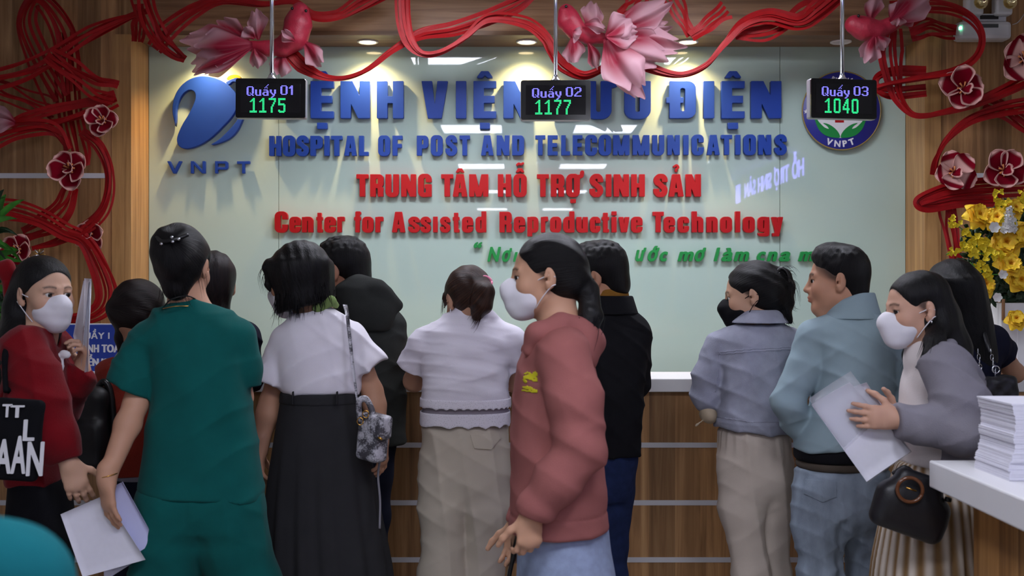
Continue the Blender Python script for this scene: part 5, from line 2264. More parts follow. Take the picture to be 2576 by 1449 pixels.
S.disp(folds(V(1, .4, .05), 200, .0016, 1, 8, 2.0))
p.hair(S, M_hairblack, 'fall')
p.wisps([([p.q(705, 740, -.06), p.q(702, 775, -.06), p.q(696, 796, -.06)], 50, .014, .0014), ([p.q(740, 745, -.09), p.q(742, 770, -.09), p.q(741, 790, -.09)], 60, .016, .0014), ([p.q(800, 735, -.08), p.q(803, 758, -.08), p.q(802, 770, -.08)], 60, .02, .0014), ([hd.w((-.02, .085, .075)), hd.w((-.06, .09, .03)), hd.w((-.066, .085, -.03))], 26, .01, .0012)], M_hairblack)
# shoulder bag
M_snake = bpy.data.materials.new('snakeskin')
MATS['snakeskin'] = M_snake
nt, N, L, b = nodes(M_snake)
tc = N.new('ShaderNodeTexCoord')
v1 = N.new('ShaderNodeTexVoronoi')
v1.inputs['Scale'].default_value = 170
L.new(tc.outputs['Object'], v1.inputs['Vector'])
n1 = N.new('ShaderNodeTexNoise')
n1.inputs['Scale'].default_value = 26
n1.inputs['Detail'].default_value = 4
L.new(tc.outputs['Object'], n1.inputs['Vector'])
mth = N.new('ShaderNodeMath')
mth.operation = 'MULTIPLY_ADD'
L.new(v1.outputs['Distance'], mth.inputs[0])
mth.inputs[1].default_value = -.25
L.new(n1.outputs['Fac'], mth.inputs[2])
r1 = N.new('ShaderNodeValToRGB')
r1.color_ramp.elements[0].position, r1.color_ramp.elements[1].position = .3, .5
r1.color_ramp.elements[0].color = (*srgb((70, 68, 74)), 1)
r1.color_ramp.elements[1].color = (*srgb((190, 188, 196)), 1)
L.new(mth.outputs[0], r1.inputs[0])
L.new(r1.outputs[0], b.inputs['Base Color'])
b.inputs['Roughness'].default_value = .4
sb = thing('shoulder_bag', 'small grey snakeskin shoulder bag hanging over the charcoal skirt', 'shoulder bag', p.q(938, 1165, -.16))
Rb = np.array(Matrix.Rotation(math.radians(-38), 3, 'Z') @ Matrix.Rotation(math.radians(7), 3, 'Y'))
S = Sdf()
S.u(rbox(p.q(938, 1100, -.16), V(.05, .032, .078), .016, Rb), .01)
S.disp(lambda P: (.18 * np.clip(P[:, 2] - p_bagz, -.1, .1) ** 2 * 10).astype(f4), .02) if False else None
sdf_obj('bag_body', S, .004, M_snake, sb)
S = Sdf()
S.u(rbox(p.q(950, 1072, -.178), V(.045, .03, .04), .014, Rb), .01)
sdf_obj('flap', S, .004, M_snake, sb)
S = Sdf()
P = catmull([p.q(905, 1055, -.17), p.q(903, 1012, -.17), p.q(920, 1003, -.175), p.q(935, 1030, -.18), p.q(937, 1048, -.18)], 8)
S.limb([(q, .009) for q in P], .004)
sdf_obj('top_handle', S, .004, M_snake, sb)
tube('clasp', [p.q(951, 1100, -.228), p.q(962, 1106, -.228)], .004, MATS['gold'], sb)
for px, py in ((906, 1060), (920, 1042)):
    c = p.q(px, py, -.195)
    tube('ring', [c + V(.01 * math.cos(a), 0, .012 * math.sin(a)) for a in np.linspace(0, 2 * PI, 16)], .0018, MATS['gold'], sb, 6)
P = catmull([p.q(868, 768, .0), p.q(873, 790, -.085), p.q(880, 850, -.13), p.q(889, 930, -.15), p.q(896, 985, -.16), p.q(900, 1020, -.17)], 8)
G = np.stack([np.column_stack([P[:, 0] + k * np.linspace(.0075, .003, len(P)), P[:, 1], P[:, 2]]) for k in (-1, 0, 1)], 1)
grid_surf('strap', G, M_snake, sb, .003)
tube('strap_tail', catmull([p.q(955, 1160, -.13), p.q(951, 1200, -.13), p.q(956, 1260, -.15), p.q(955, 1330, -.19)], 6), .004, mat('grey_leather', (110, 108, 116), rough=.5), sb)

# ================= man in dark hooded jacket
M_dkgreen = fabric('dark_green_jacket', (42, 44, 42), noise=.12, bump=.25)
p = Person('person with short black hair in dark hooded jacket, standing at the counter', 4.38, 900, (186, 132, 106), True)
hd = p.head(866, 682, -62, 14, 0, 1.02)
nk = p.q(890, 752, .0)
sh = [p.q(815, 822), p.q(975, 822)]
el = [p.q(806, 950, .05), p.q(966, 950, .05)]
wr = [p.q(840, 878, .6), p.q(950, 878, .6)]
p.frame(nk, sh, el, wr, p.q(900, 1120), 1.0, knee=[p.q(862, 1400), p.q(928, 1400, .03)], foot=[p.q(865, 1660), p.q(925, 1660)])
add_hand(p.B, wr[0], V(.3, 1, -.1), V(0, 0, -1), V(1, 0, 0), .12)
add_hand(p.B, wr[1], V(-.3, 1, -.1), V(0, 0, -1), V(-1, 0, 0), .12)
p.finish()
p.eyes((-1,), (0, -.3))
S = Sdf()
S.u(loft([p.ring(r[0], *r[1:]) for r in [(768, 845, 950, .085), (815, 785, 1012, .115), (900, 778, 1022, .13), (1000, 785, 1020, .135), (1130, 790, 1022, .14)]], n=2.5), .03)
S.limb([(nk + V(0, 0, -.03), .065), (sh[0], .068)], .05).limb([(nk + V(0, 0, -.03), .065), (sh[1], .068)], .05)
S.u(sleeve([(sh[0], .066), (el[0], .058), (wr[0], .042)]), .014)
S.u(sleeve([(sh[1], .066), (p.q(972, 900), .062), (el[1], .056), (wr[1], .042)]), .014)
S.clip(plane(p.q(900, 1112), V(-.02, 0, -1)), .01)
outfit_neck(S, p, nk + V(0, 0, -.04), nk + V(-.02, .01, .1), .066)
S.disp(folds(V(.3, .2, 1), 40, .005, 1.8, 7, 2.0))
p.wrinkle(S, .004, 2.5, 30, 1.0)
p.cloth('jacket', S, M_dkgreen)
S = Sdf()      # the hood lying on the back
S.u(loft([p.ring(r[0], *r[1:], -.09) for r in [(704, 878, 940, .05), (728, 850, 988, .075), (770, 862, 1004, .085), (800, 880, 1000, .075), (832, 905, 985, .05)]]), .03)
S.limb([(p.q(858, 735, -.04), .026), (p.q(900, 714, -.1), .03), (p.q(950, 728, -.12), .03), (p.q(1000, 768, -.08), .02)], .03)
S.cut(ell(p.q(905, 712, -.01), V(.085, .085, .045)), .02)
S.disp(folds(V(.6, .1, .6), 60, .004, 1.4, 10, 3.0))
p.cloth('hood', S, M_dkgreen)
S = Sdf()
S.limb([(p.q(868, 1120), .09), (p.q(860, 1300), .078), (p.q(865, 1700), .06)], .03).limb([(p.q(935, 1120), .095), (p.q(930, 1300, .05), .075), (p.q(925, 1700), .06)], .03)
S.disp(folds(V(.2, 0, 1), 45, .004, 1.5, 8, 3.0))
p.cloth('trousers', S, fabric('dark_denim', (26, 30, 46), noise=.15))


def short_hair(p, hd, big=.004, spike=.004, front=.012):
    S = Sdf()
    S.u(hd.e((0, -.014, .045), (.079 + big, .096 + big, .082 + big)), .02)
    S.u(hd.e((0, .03, .088), (.06, .055, .034 + front)), .03)
    S.u(hd.e((0, -.05, -.0), (.067, .054, .06)), .03)
    S.u(hd.e((0, -.056, -.05), (.056, .042, .045)), .03)
    S.cut(hd.e((0, .106, -.018), (.072, .075, .094)), .012)
    for sg in (-1, 1):
        S.cut(hd.e((sg * .087, -.002, -.03), (.02, .026, .046)), .01)
    S.clip(plane(hd.w((0, -.06, -.088)), hd.R @ V(0, .5, -1)), .02)
    S.disp(lambda P: (spike * wob(P, 230, 2.0) * np.clip((hd.loc(P)[:, 2] - .02) / .07, 0, 1)).astype(f4), spike)
    return S


p.hair(short_hair(p, hd, .004, .004), M_hairblack, 'pull', (0, -.05, .15), K=200)

# ================= woman in white lace blouse
M_blouse = fabric('white_blouse', (218, 214, 224), noise=.02, bump=.15, bscale=300, crinkle=.95, cscale=11, stretch=(.7, 1, 1.5))
M_beige = fabric('beige_trousers', (196, 186, 170), noise=.03, bump=.12, bscale=450)
p = Person('person in crinkled white lace-hemmed blouse with brown ponytail, leaning on the counter', 4.1, 1170, (206, 158, 132))
hd = p.head(1178, 756, -24, 26, 0, .98)
nk = p.q(1180, 815, .04)
sh = [p.q(1072, 866), p.q(1280, 862)]
el = [p.q(1042, 958, .12), p.q(1300, 962, .12)]
wr = [p.q(1090, 890, .7), p.q(1258, 890, .7)]
p.frame(nk, sh, el, wr, p.q(1170, 1130), 1.05, knee=[p.q(1118, 1449), p.q(1208, 1449)], foot=[p.q(1112, 1660), p.q(1206, 1660)])
add_hand(p.B, wr[0], V(.4, 1, .0), V(0, 0, -1), V(1, 0, 0), .3)
add_hand(p.B, wr[1], V(-.4, 1, .0), V(0, 0, -1), V(-1, 0, 0), .3)
p.finish()
S = Sdf()
S.u(loft([p.ring(r[0], *r[1:]) for r in [(800, 1125, 1235, .085), (845, 1072, 1278, .115), (920, 1064, 1278, .13), (1000, 1060, 1282, .135), (1012, 1060, 1282, .135)]], n=2.5), .03)
S.limb([(p.q(1178, 812), .06), (sh[0], .06)], .05).limb([(p.q(1184, 812), .06), (sh[1], .06)], .05)
S.u(sleeve([(sh[0], .064), (p.q(1045, 925, .07), .068), (p.q(1040, 970, .1), .068)], (p.q(1043, 920, .08), V(-.25, .3, -.95))), .014)
S.u(sleeve([(sh[1], .064), (p.q(1298, 920, .07), .066), (p.q(1302, 970, .1), .066)], (p.q(1298, 918, .08), V(.3, .3, -.92))), .014)
S.limb([(p.q(1150, 800, -.02), .03), (p.q(1165, 775, -.045), .026), (p.q(1200, 776, -.05), .026), (p.q(1225, 800, -.03), .028)], .02)
S.clip(plane(p.q(1170, 1008), V(0, 0, -1)), .005)
outfit_neck(S, p, p.q(1178, 820, .03), p.q(1174, 760, .03), .056)
S.disp(folds(V(.1, .1, 1), 95, .0036, 2.2, 12, 1.0, .55, mask=near(p.q(1170, 890, -.1), V(.2, .3, .13))))
S.disp(folds(V(-.3, .1, 1), 60, .003, 2.0, 16, 4.0, .6))
S.disp(folds(V(.5, 0, .8), 80, .002, 2.2, 14, 7.0))
S.disp(crease((.12, .1, 1), 70, .0035, 21, 3.4, 6, .0, .6, 2.5)).disp(crease((-.25, .1, 1), 52, .0045, 27, 3.4, 7, -.1, .5, 3.0)).disp(crease((.55, .1, 1), 48, .005, 33, 3.2, 7, -.1, .5, 3.0))
p.cloth('blouse', S, M_blouse, .0045)
M_lace = bpy.data.materials.new('white_lace')
MATS['white_lace'] = M_lace
nt, N, L, b = nodes(M_lace)
tc = N.new('ShaderNodeTexCoord')
v1 = N.new('ShaderNodeTexVoronoi')
v1.inputs['Scale'].default_value = 210
L.new(tc.outputs['Object'], v1.inputs['Vector'])
r1 = N.new('ShaderNodeValToRGB')
r1.color_ramp.elements[0].position, r1.color_ramp.elements[1].position = .12, .3
r1.color_ramp.elements[0].color = (*srgb((176, 172, 180)), 1)
r1.color_ramp.elements[1].color = (*srgb((226, 222, 232)), 1)
L.new(v1.outputs['Distance'], r1.inputs[0])
L.new(r1.outputs[0], b.inputs['Base Color'])
b.inputs['Roughness'].default_value = .9


def lace(pyt, pyb, xl, xr, ry, n, amp, name):
    zt, zb_ = p.q(0, pyt)[2], p.q(0, pyb)[2]
    cx = p.q((xl + xr) / 2, 0)[0]
    S = Sdf()
    S.u(loft([p.ring(pyt - 2, xl, xr, ry), p.ring(pyb + 8, xl - 1, xr + 1, ry + .002)], n=2.5, capk=.002), .003)
    S.cut(loft([p.ring(pyt - 20, xl + 4, xr - 4, ry - .006), p.ring(pyb + 20, xl + 4, xr - 4, ry - .004)], n=2.5, capk=.002), .002)

    def hem(P):
        return (zb_ + amp * np.abs(np.sin(n * (P[:, 0] - cx + .6 * (P[:, 1] - p.D)))) - P[:, 2]).astype(f4)
    hem.bb = None
    S.clip(hem, .002)
    return p.cloth(name, S, M_lace, .0035)


lace(1000, 1024, 1057, 1286, .141, 110, .006, 'upper_lace_trim')
S = Sdf()
S.u(loft([p.ring(r[0], *r[1:]) for r in [(1000, 1064, 1278, .126), (1060, 1062, 1280, .128)]], n=2.5), .01)
p.cloth('underlayer', S, fabric('grey_tulle', (150, 142, 152), noise=.05))
lace(1034, 1070, 1057, 1284, .136, 48, .010, 'lower_lace_trim')
tr = p.trousers('trousers', M_beige, [(1050, 1066, 1276, .12), (1120, 1060, 1280, .138), (1200, 1062, 1276, .135), (1260, 1080, 1262, .1)],
                [(p.q(1118, 1180, -.02), .08), (p.q(1118, 1280, -.03), .084), (p.q(1116, 1449, -.02), .08), (p.q(1110, 1680), .075)],
                [(p.q(1220, 1180, -.02), .08), (p.q(1222, 1280, -.03), .082), (p.q(1210, 1449, .01), .072), (p.q(1205, 1680), .07)],
                .01, .06, 2.3, (.0032, 12.5, 30, 1.6), None, (p.q(1166, 1190, -.165), p.q(1166, 1449, -.12), .006, .014))
decal('pocket_flap', tr, in_poly([(1183, 1094), (1254, 1086), (1260, 1103), (1236, 1131), (1193, 1128)]), 1180, 1082, 1264, 1134, p.D, M_beige, p.root, 1.0, .003, .004)
S = cap(hd, .004, nape=-.085)
S.limb([(hd.w((.03, -.1, .015)), .026), (p.q(1217, 735, -.12), .034), (p.q(1212, 765, -.12), .036), (p.q(1200, 790, -.11), .02), (p.q(1196, 800, -.11), .008)], .02)
S.limb([(hd.w((-.07, .04, .03)), .014), (p.q(1122, 745, .02), .008), (p.q(1118, 775, .03), .004)], .015)
S.disp(folds(V(.8, .3, .3), 160, .0016, 1.4, 10, 2.0))
p.hair(S, M_hairbrown, 'pull', (.03, -.115, .015))
c = hd.w((.03, -.118, .02))
tube('hair_elastic', [c + .021 * (hd.R @ V(math.cos(a), .15 * math.sin(a), math.sin(a))) for a in np.linspace(0, 2 * PI, 20)], .005, mat('pink_elastic', (230, 130, 160), rough=.4), p.root)
p.wisps([([hd.w((-.05, .075, .06)), p.q(1118, 740, .05), p.q(1112, 790, .06)], 14, .006, .0012), ([p.q(1212, 765, -.13), p.q(1205, 795, -.12), p.q(1195, 812, -.12)], 40, .012, .0014)], M_hairbrown)
tube('ear_loop', catmull([hd.w((-.074, -.02, .015)), hd.w((-.078, .0, -.05)), hd.w((-.06, .04, -.08))], 6), .0018, M_loop, p.root)

# ================= woman in dusty pink hoodie walking left
M_pink = fabric('dusty_pink_fleece', (158, 98, 94), noise=.05, bump=.2, bscale=380)
M_ldenim = fabric('light_denim', (146, 160, 188), noise=.1, bump=.25, bscale=420, nscale=40)
p = Person('person in dusty pink hoodie and white mask walking to the left, black ponytail', 3.25, 1400, (222, 172, 142))
hd = p.head(1374, 696, -88, 3, 0, 1.0)
nk = p.q(1408, 812, .0)
sh = [p.q(1420, 895, -.15), p.q(1400, 895, .15)]
el = [p.q(1462, 1130, -.2), p.q(1410, 1120, .2)]
wr = [p.q(1336, 1292, -.19), p.q(1305, 1310, .13)]
p.side = (0, 1, 0)
p.frame(nk, sh, el, wr, p.q(1415, 1320), 1.0, knee=[p.q(1360, 1720, -.09), p.q(1470, 1720, .09)], foot=[p.q(1350, 1990, -.09), p.q(1500, 1990, .09)])
add_hand(p.B, wr[0], V(-.05, -.05, -1), V(-.35, .9, -.1), V(-.9, -.3, 0), .6, .95, curls=[.7, .75, .8, .9])
add_hand(p.B, wr[1], V(-.1, .05, -1), V(-.3, -.9, 0), V(-.9, .3, 0), .5, .95)
p.finish()
p.eyes((-1, 1), (-.45, -.05))
p.mask(M_mask)
S = Sdf()
S.u(loft([p.ring(r[0], *r[1:]) for r in [(850, 1335, 1458, .12), (900, 1310, 1490, .155), (970, 1292, 1505, .165), (1100, 1282, 1515, .165), (1230, 1282, 1527, .165), (1338, 1276, 1534, .165)]], n=2.3), .03)
S.limb([(nk + V(0, 0, -.03), .065), (sh[0], .068)], .05).limb([(nk + V(0, 0, -.03), .065), (sh[1], .068)], .05)
S.u(sleeve([(sh[0], .072), (p.q(1448, 1010, -.19), .075), (el[0], .07), (p.q(1400, 1215, -.205), .062), (p.q(1348, 1275, -.19), .05), (wr[0], .04)], (p.q(1338, 1302, -.19), V(-.3, 0, -.95))), .014)
S.u(sleeve([(sh[1], .07), (el[1], .068), (wr[1], .042)]), .014)
S.clip(plane(p.q(1400, 1335), V(.03, 0, -1)), .012)
outfit_neck(S, p, p.q(1405, 870), p.q(1395, 770), .066)
S.disp(folds(V(.5, .1, 1), 70, .006, 1.5, 8, 3.0, mask=near(p.q(1440, 1130, -.25), V(.1, .2, .09))))
S.disp(folds(V(.75, .1, 1), 55, .005, 1.5, 8, 1.0, mask=near(p.q(1390, 1230, -.25), V(.12, .2, .09))))
S.disp(folds(V(1, 0, .1), 26, .004, 1.5, 6, 5.0))
hz = p.q(0, 1285)[2]
S.disp(lambda P: (.004 * np.exp(-((P[:, 2] - hz - .03 * (P[:, 0] - .1)) / .004) ** 2)).astype(f4), .004)
yp, yq = p.q(1338, 962, 0), None


def pink_tint(v):
    c = np.tile(np.array(srgb((158, 98, 94))), (len(v), 1))
    return c


p.wrinkle(S, .0028, 7.5, 30, 1.2)
ho = p.cloth('hoodie', S, M_pink)
S = Sdf()     # hood collar folded on the shoulders
S.limb([(p.q(1335, 880, -.09), .026), (p.q(1358, 838, -.1), .03), (p.q(1408, 826, -.095), .036), (p.q(1440, 842, -.06), .042), (p.q(1455, 858, .02), .048), (p.q(1440, 845, .09), .04), (p.q(1380, 838, .1), .03), (p.q(1335, 875, .08), .026)], .03)
S.u(ell(p.q(1465, 872, .0), V(.06, .11, .07)), .04)
S.disp(folds(V(.4, .3, 1), 60, .006, 1.4, 9, 2.0))
p.cloth('hood', S, M_pink)
M_yel = mat('yellow_print', (206, 196, 30), rough=.6)
# printed emblem on the chest: two rows of rough yellow lettering
rp = random.Random(4)
marks = []
for i in range(15):
    x = 1312 + rp.random() * 34
    y = 936 + rp.random() * 40
    if abs(y - 966) < 4:
        continue
    marks.append(in_line([(x, y), (x + rp.uniform(3, 14), y + rp.uniform(-5, 6))], rp.uniform(4, 7)))
marks += [in_line([(1316, 974), (1352, 984)], 6), in_line([(1314, 982), (1350, 987)], 4), in_line([(1330, 938), (1352, 954)], 6), in_line([(1322, 950), (1350, 958)], 5)]
decal('chest_print', ho, lambda x, y: x < 1353 and any(f(x, y) for f in marks), 1308, 930, 1356, 992, p.D, M_yel, p.root, 2.0)
box('side_label', p.q(1372, 1175, -.171), p.q(1385, 1158, -.164), mat('silver_label', (170, 160, 158), rough=.4), p.root)
zt, zb = p.q(0, 1330)[2], p.q(0, 1600)[2]
S = Sdf()
S.u(loft([p.ring(r[0], *r[1:]) for r in [(1310, 1300, 1530, .13), (1380, 1300, 1538, .15), (1449, 1300, 1550, .165), (1800, 1280, 1600, .2), (1860, 1280, 1600, .2)]], mod=pleat(5, .02, zt, zb)), .03)
S.disp(folds(V(1, 0, .3), 30, .004, 1.4, 6, 2.0))
p.cloth('denim_skirt', S, M_ldenim)
S = cap(hd, .003, nape=-.085)
S.u(hd.e((0, -.07, .0), (.062, .05, .065)), .03)
S.limb([(hd.w((0, -.102, .004)), .02), (p.q(1480, 735, -.01), .03), (p.q(1486, 795, -.03), .033), (p.q(1474, 838, -.04), .03), (p.q(1462, 866, -.04), .01)], .015)
S.disp(folds(V(.3, .3, .9), 150, .0012, 1.4, 12, 2.0))
p.hair(S, M_hairblack, 'pull', (0, -.115, .01))
p.wisps([([p.q(1482, 800, -.04), p.q(1474, 845, -.05), p.q(1462, 880, -.05)], 60, .016, .0015)], M_hairblack)
ph = thing('phone', 'black phone held in the far hand of the person in pink', 'phone', p.q(1292, 1420, .1))
Rp = np.array(Matrix.Rotation(math.radians(12), 3, 'Y'))
S = Sdf()
S.u(rbox(p.q(1292, 1392, .1), V(.006, .036, .072), .006, Rp))
sdf_obj('phone_case', S, .004, M_blackplastic, ph)
box('phone_screen', p.q(1284.8, 1440, .07), p.q(1285.2, 1352, .13), M_screen, ph)

# ================= man in black jacket with ochre collar
M_blackjk = fabric('black_jacket', (20, 20, 23), noise=.12, bump=.2)
M_ochre = fabric('ochre_collar', (132, 92, 36), noise=.08)
M_jeans = fabric('blue_jeans', (34, 46, 80), noise=.2, bump=.3, nscale=30)
p = Person('person with short black hair in black jacket with ochre collar, looking down at the counter', 4.22, 1545, (196, 144, 116), True)
hd = p.head(1510, 698, -66, 18, 0, 1.02)
nk = p.q(1530, 765, .0)
sh = [p.q(1462, 838), p.q(1590, 838)]
el = [p.q(1440, 965, .06), p.q(1592, 965, .06)]
wr = [p.q(1470, 890, .62), p.q(1560, 890, .62)]
p.frame(nk, sh, el, wr, p.q(1518, 1150), 1.0, knee=[p.q(1502, 1420), p.q(1535, 1420, .02)], foot=[p.q(1505, 1660), p.q(1535, 1660)])
add_hand(p.B, wr[0], V(.3, 1, -.1), V(0, 0, -1), V(1, 0, 0), .12)
add_hand(p.B, wr[1], V(-.3, 1, -.1), V(0, 0, -1), V(-1, 0, 0), .12)
p.finish()
p.eyes((-1,), (0, -.3))
S = Sdf()
S.u(loft([p.ring(r[0], *r[1:]) for r in [(768, 1490, 1570, .085), (832, 1430, 1618, .115), (900, 1420, 1626, .13), (1000, 1425, 1622, .135), (1100, 1430, 1612, .135), (1150, 1432, 1610, .135)]], n=2.5), .03)
S.limb([(nk + V(0, 0, -.03), .062), (sh[0], .066)], .05).limb([(nk + V(0, 0, -.03), .062), (sh[1], .066)], .05)
S.u(sleeve([(sh[0], .068), (el[0], .066), (wr[0], .05)]), .014)
S.u(sleeve([(sh[1], .068), (el[1], .064), (wr[1], .05)]), .014)
S.clip(plane(p.q(1530, 1141), V(.0, 0, -1)), .01)
outfit_neck(S, p, nk + V(0, 0, -.04), nk + V(-.02, .01, .1), .064)
S.disp(folds(V(.9, .2, .3), 32, .004, 1.8, 7, 2.0))
yk = p.q(0, 800)[2]
S.disp(lambda P: (.003 * np.exp(-((P[:, 2] - yk + .35 * np.abs(P[:, 0] - .33)) / .004) ** 2)).astype(f4), .003)
p.wrinkle(S, .004, 6.5, 30, 1.0)
p.cloth('jacket', S, M_blackjk)
p.shell('collar', [(712, 1490, 1576, .078, .01), (730, 1486, 1580, .084, .008), (770, 1478, 1588, .09, .0)], M_ochre, .01, h=.0035, cuts=[(plane(p.q(1535, 722), V(-.2, 0, 1)), .01)])
p.shell('jacket_collar', [(744, 1476, 1592, .096, .005), (790, 1466, 1606, .109, .0)], M_blackjk, .014, h=.0035)
S = Sdf()
S.u(loft([p.ring(r[0], *r[1:]) for r in [(1115, 1446, 1604, .12), (1190, 1450, 1598, .12), (1260, 1465, 1582, .09)]]), .03)
S.limb([(p.q(1490, 1140), .085), (p.q(1500, 1300), .076), (p.q(1505, 1700), .06)], .03)
S.limb([(p.q(1535, 1140), .092), (p.q(1540, 1250, .03), .076), (p.q(1535, 1449, .02), .06), (p.q(1535, 1700), .055)], .03)
S.disp(folds(V(.2, 0, 1), 60, .004, 1.5, 8, 3.0))
p.cloth('jeans', S, M_jeans)
p.hair(short_hair(p, hd, .008, .0035, .016), M_hairblack, 'pull', (0, -.05, .15), K=200)

# ================= woman in denim jacket
M_denimjk = fabric('washed_denim_jacket', (152, 155, 170), noise=.13, bump=.35, bscale=420, nscale=18)
M_stitch = fabric('denim_seam', (158, 160, 176), bump=.4)
p = Person('person in light denim jacket, black mask and beige trousers, black hair in a claw clip', 4.15, 1890, (222, 176, 148))
hd = p.head(1892, 742, -74, 10, 0, .98)
nk = p.q(1908, 820, .0)
sh = [p.q(1812, 872), p.q(1985, 862)]
el = [p.q(1780, 975, .04), p.q(1985, 970, .05)]
wr = [p.q(1830, 890, .68), p.q(1950, 890, .68)]
p.frame(nk, sh, el, wr, p.q(1900, 1125), knee=[p.q(1892, 1449, -.03), p.q(1936, 1449, .04)], foot=[p.q(1900, 1655), p.q(1938, 1655)])
add_hand(p.B, wr[0], V(.3, 1, -.1), V(0, 0, -1), V(1, 0, 0), .12)
add_hand(p.B, wr[1], V(-.3, 1, -.1), V(0, 0, -1), V(-1, 0, 0), .12)
p.finish()
p.eyes((-1, 1), (0, -.1))
p.mask(M_maskb, M_blackcloth)
S = Sdf()
S.u(loft([p.ring(r[0], *r[1:]) for r in [(812, 1850, 1965, .085), (850, 1812, 1985, .115), (920, 1806, 1985, .135), (1000, 1806, 1985, .145), (1060, 1800, 1992, .15), (1090, 1802, 1988, .145)]], n=2.4), .03)
S.limb([(nk + V(-.01, 0, -.035), .045), (sh[0], .056)], .05).limb([(nk + V(0, 0, -.035), .045), (sh[1], .056)], .05)
S.u(sleeve([(sh[0], .056), (p.q(1784, 940, .0), .058), (p.q(1782, 995, .03), .06), (p.q(1805, 985, .12), .056), (wr[0], .045)]), .014)
S.u(sleeve([(sh[1], .06), (el[1], .06), (wr[1], .045)]), .014)
S.clip(plane(p.q(1890, 1080), V(-.1, 0, -1)), .008)
outfit_neck(S, p, nk + V(0, 0, -.03), nk + V(-.01, .0, .1), .058)
S.disp(folds(V(.8, .2, .5), 40, .005, 1.8, 8, 1.0, mask=near(p.q(1790, 980), V(.1, .3, .14))))
S.disp(folds(V(.2, .1, 1), 36, .003, 1.8, 7, 5.0))


def seam_line(px0, py0, px1, py1, w=.0035, amp=.003):
    a, b_ = p.q(px0, py0), p.q(px1, py1)
    k = (b_[2] - a[2]) / (b_[0] - a[0])
    return lambda P: (-amp * np.exp(-((P[:, 2] - a[2] - k * (P[:, 0] - a[0])) / w) ** 2) * (P[:, 1] < p.D) * (P[:, 0] > a[0]) * (P[:, 0] < b_[0])).astype(f4)


S.disp(seam_line(1795, 884, 2005, 872), .003)
S.disp(seam_line(1795, 1056, 1995, 1062), .003)
p.wrinkle(S, .0045, 8.5, 36, .9)
dj = p.cloth('denim_jacket', S, M_denimjk)
for nm, f in (('yoke_seam', lambda x, y: in_line([(1808, 886), (1890, 878), (2000, 872)], 2.2)(x, y) or in_line([(1808, 892), (1890, 884), (2000, 878)], 2.2)(x, y)), ('hem_seam', lambda x, y: in_line([(1800, 1048), (1890, 1062), (1990, 1060)], 2.2)(x, y)), ('armhole_seam', lambda x, y: in_line([(1812, 870), (1806, 930), (1800, 985)], 2.2)(x, y))):
    decal(nm, dj, f, 1790, 860, 2004, 1072, p.D, M_stitch, p.root, 2.0, .0005, .0012)
p.shell('collar', [(779, 1860, 1960, .076, .0), (790, 1850, 1968, .086, -.005), (812, 1836, 1982, .1, -.012)], M_denimjk, .014, h=.0035)
p.trousers('trousers', fabric('cream_trousers', (190, 178, 166), noise=.03), [(1062, 1812, 1984, .12), (1120, 1806, 1990, .135), (1200, 1812, 1988, .13), (1260, 1830, 1975, .1)],
           [(p.q(1858, 1180, -.03), .072), (p.q(1866, 1280, -.04), .074), (p.q(1892, 1449, -.05), .06), (p.q(1900, 1680), .06)],
           [(p.q(1940, 1180, .0), .072), (p.q(1940, 1280, .01), .074), (p.q(1938, 1449, .03), .066), (p.q(1938, 1680), .062)],
           .01, .05, 2.3, (.003, 13.5, 30, 1.8), pleat(22, .018, p.q(0, 1180)[2], p.q(0, 1075)[2]))
S = Sdf()
S.u(ell(p.q(1782, 1042, .02), V(.036, .05, .034)), .02).limb([(p.q(1765, 1060, .0), .006), (p.q(1752, 1070, -.01), .004)], .008)
S.disp(folds(V(1, 0, .5), 90, .004, 1.4, 14, 2))
p.cloth('lining_hem', S, fabric('cream_lining', (176, 160, 136)), .005)
S = cap(hd, .005, nape=-.085)
S.u(hd.e((0, -.075, .0), (.07, .055, .07)), .03)
S.u(ell(p.q(1962, 700, .0), V(.034, .045, .04)), .03)
S.limb([(p.q(1958, 730, -.01), .045), (p.q(1968, 765, -.01), .034), (p.q(1978, 800, -.02), .014), (p.q(1990, 812, -.03), .004)], .03)
S.limb([(p.q(1975, 690, -.02), .018), (p.q(1986, 720, -.03), .016), (p.q(1990, 760, -.03), .006)], .02)
S.disp(folds(V(.5, .3, .8), 150, .002, 1.6, 14, 2.0))
p.hair(S, M_hairblack, 'pull', (0, -.12, .02))
p.wisps([([p.q(1960, 700, -.03), p.q(1985, 720, -.04), p.q(1992, 765, -.05)], 26, .01, .0015), ([p.q(1965, 750, -.02), p.q(1974, 790, -.04), p.q(1988, 815, -.05)], 40, .008, .0014), ([p.q(1965, 690, -.02), p.q(1985, 676, -.02), p.q(1998, 690, -.02)], 12, .008, .0012), ([p.q(1970, 740, -.03), p.q(1992, 772, -.04), p.q(2004, 778, -.04)], 8, .005, .0012)], M_hairblack)
cl = tube('hair_clip', catmull([p.q(1948, 690, -.04), p.q(1966, 675, -.045), p.q(1982, 690, -.05), p.q(1985, 725, -.05)], 6), .006, M_blackplastic, p.root)
for k in range(4):
    c = p.q(1962 + 5 * k, 686 + 12 * k, -.052)
    tube('clip_tooth', [c, c + V(-.015, -.004, -.035)], [.004, .0015], M_blackplastic, cl, 6)

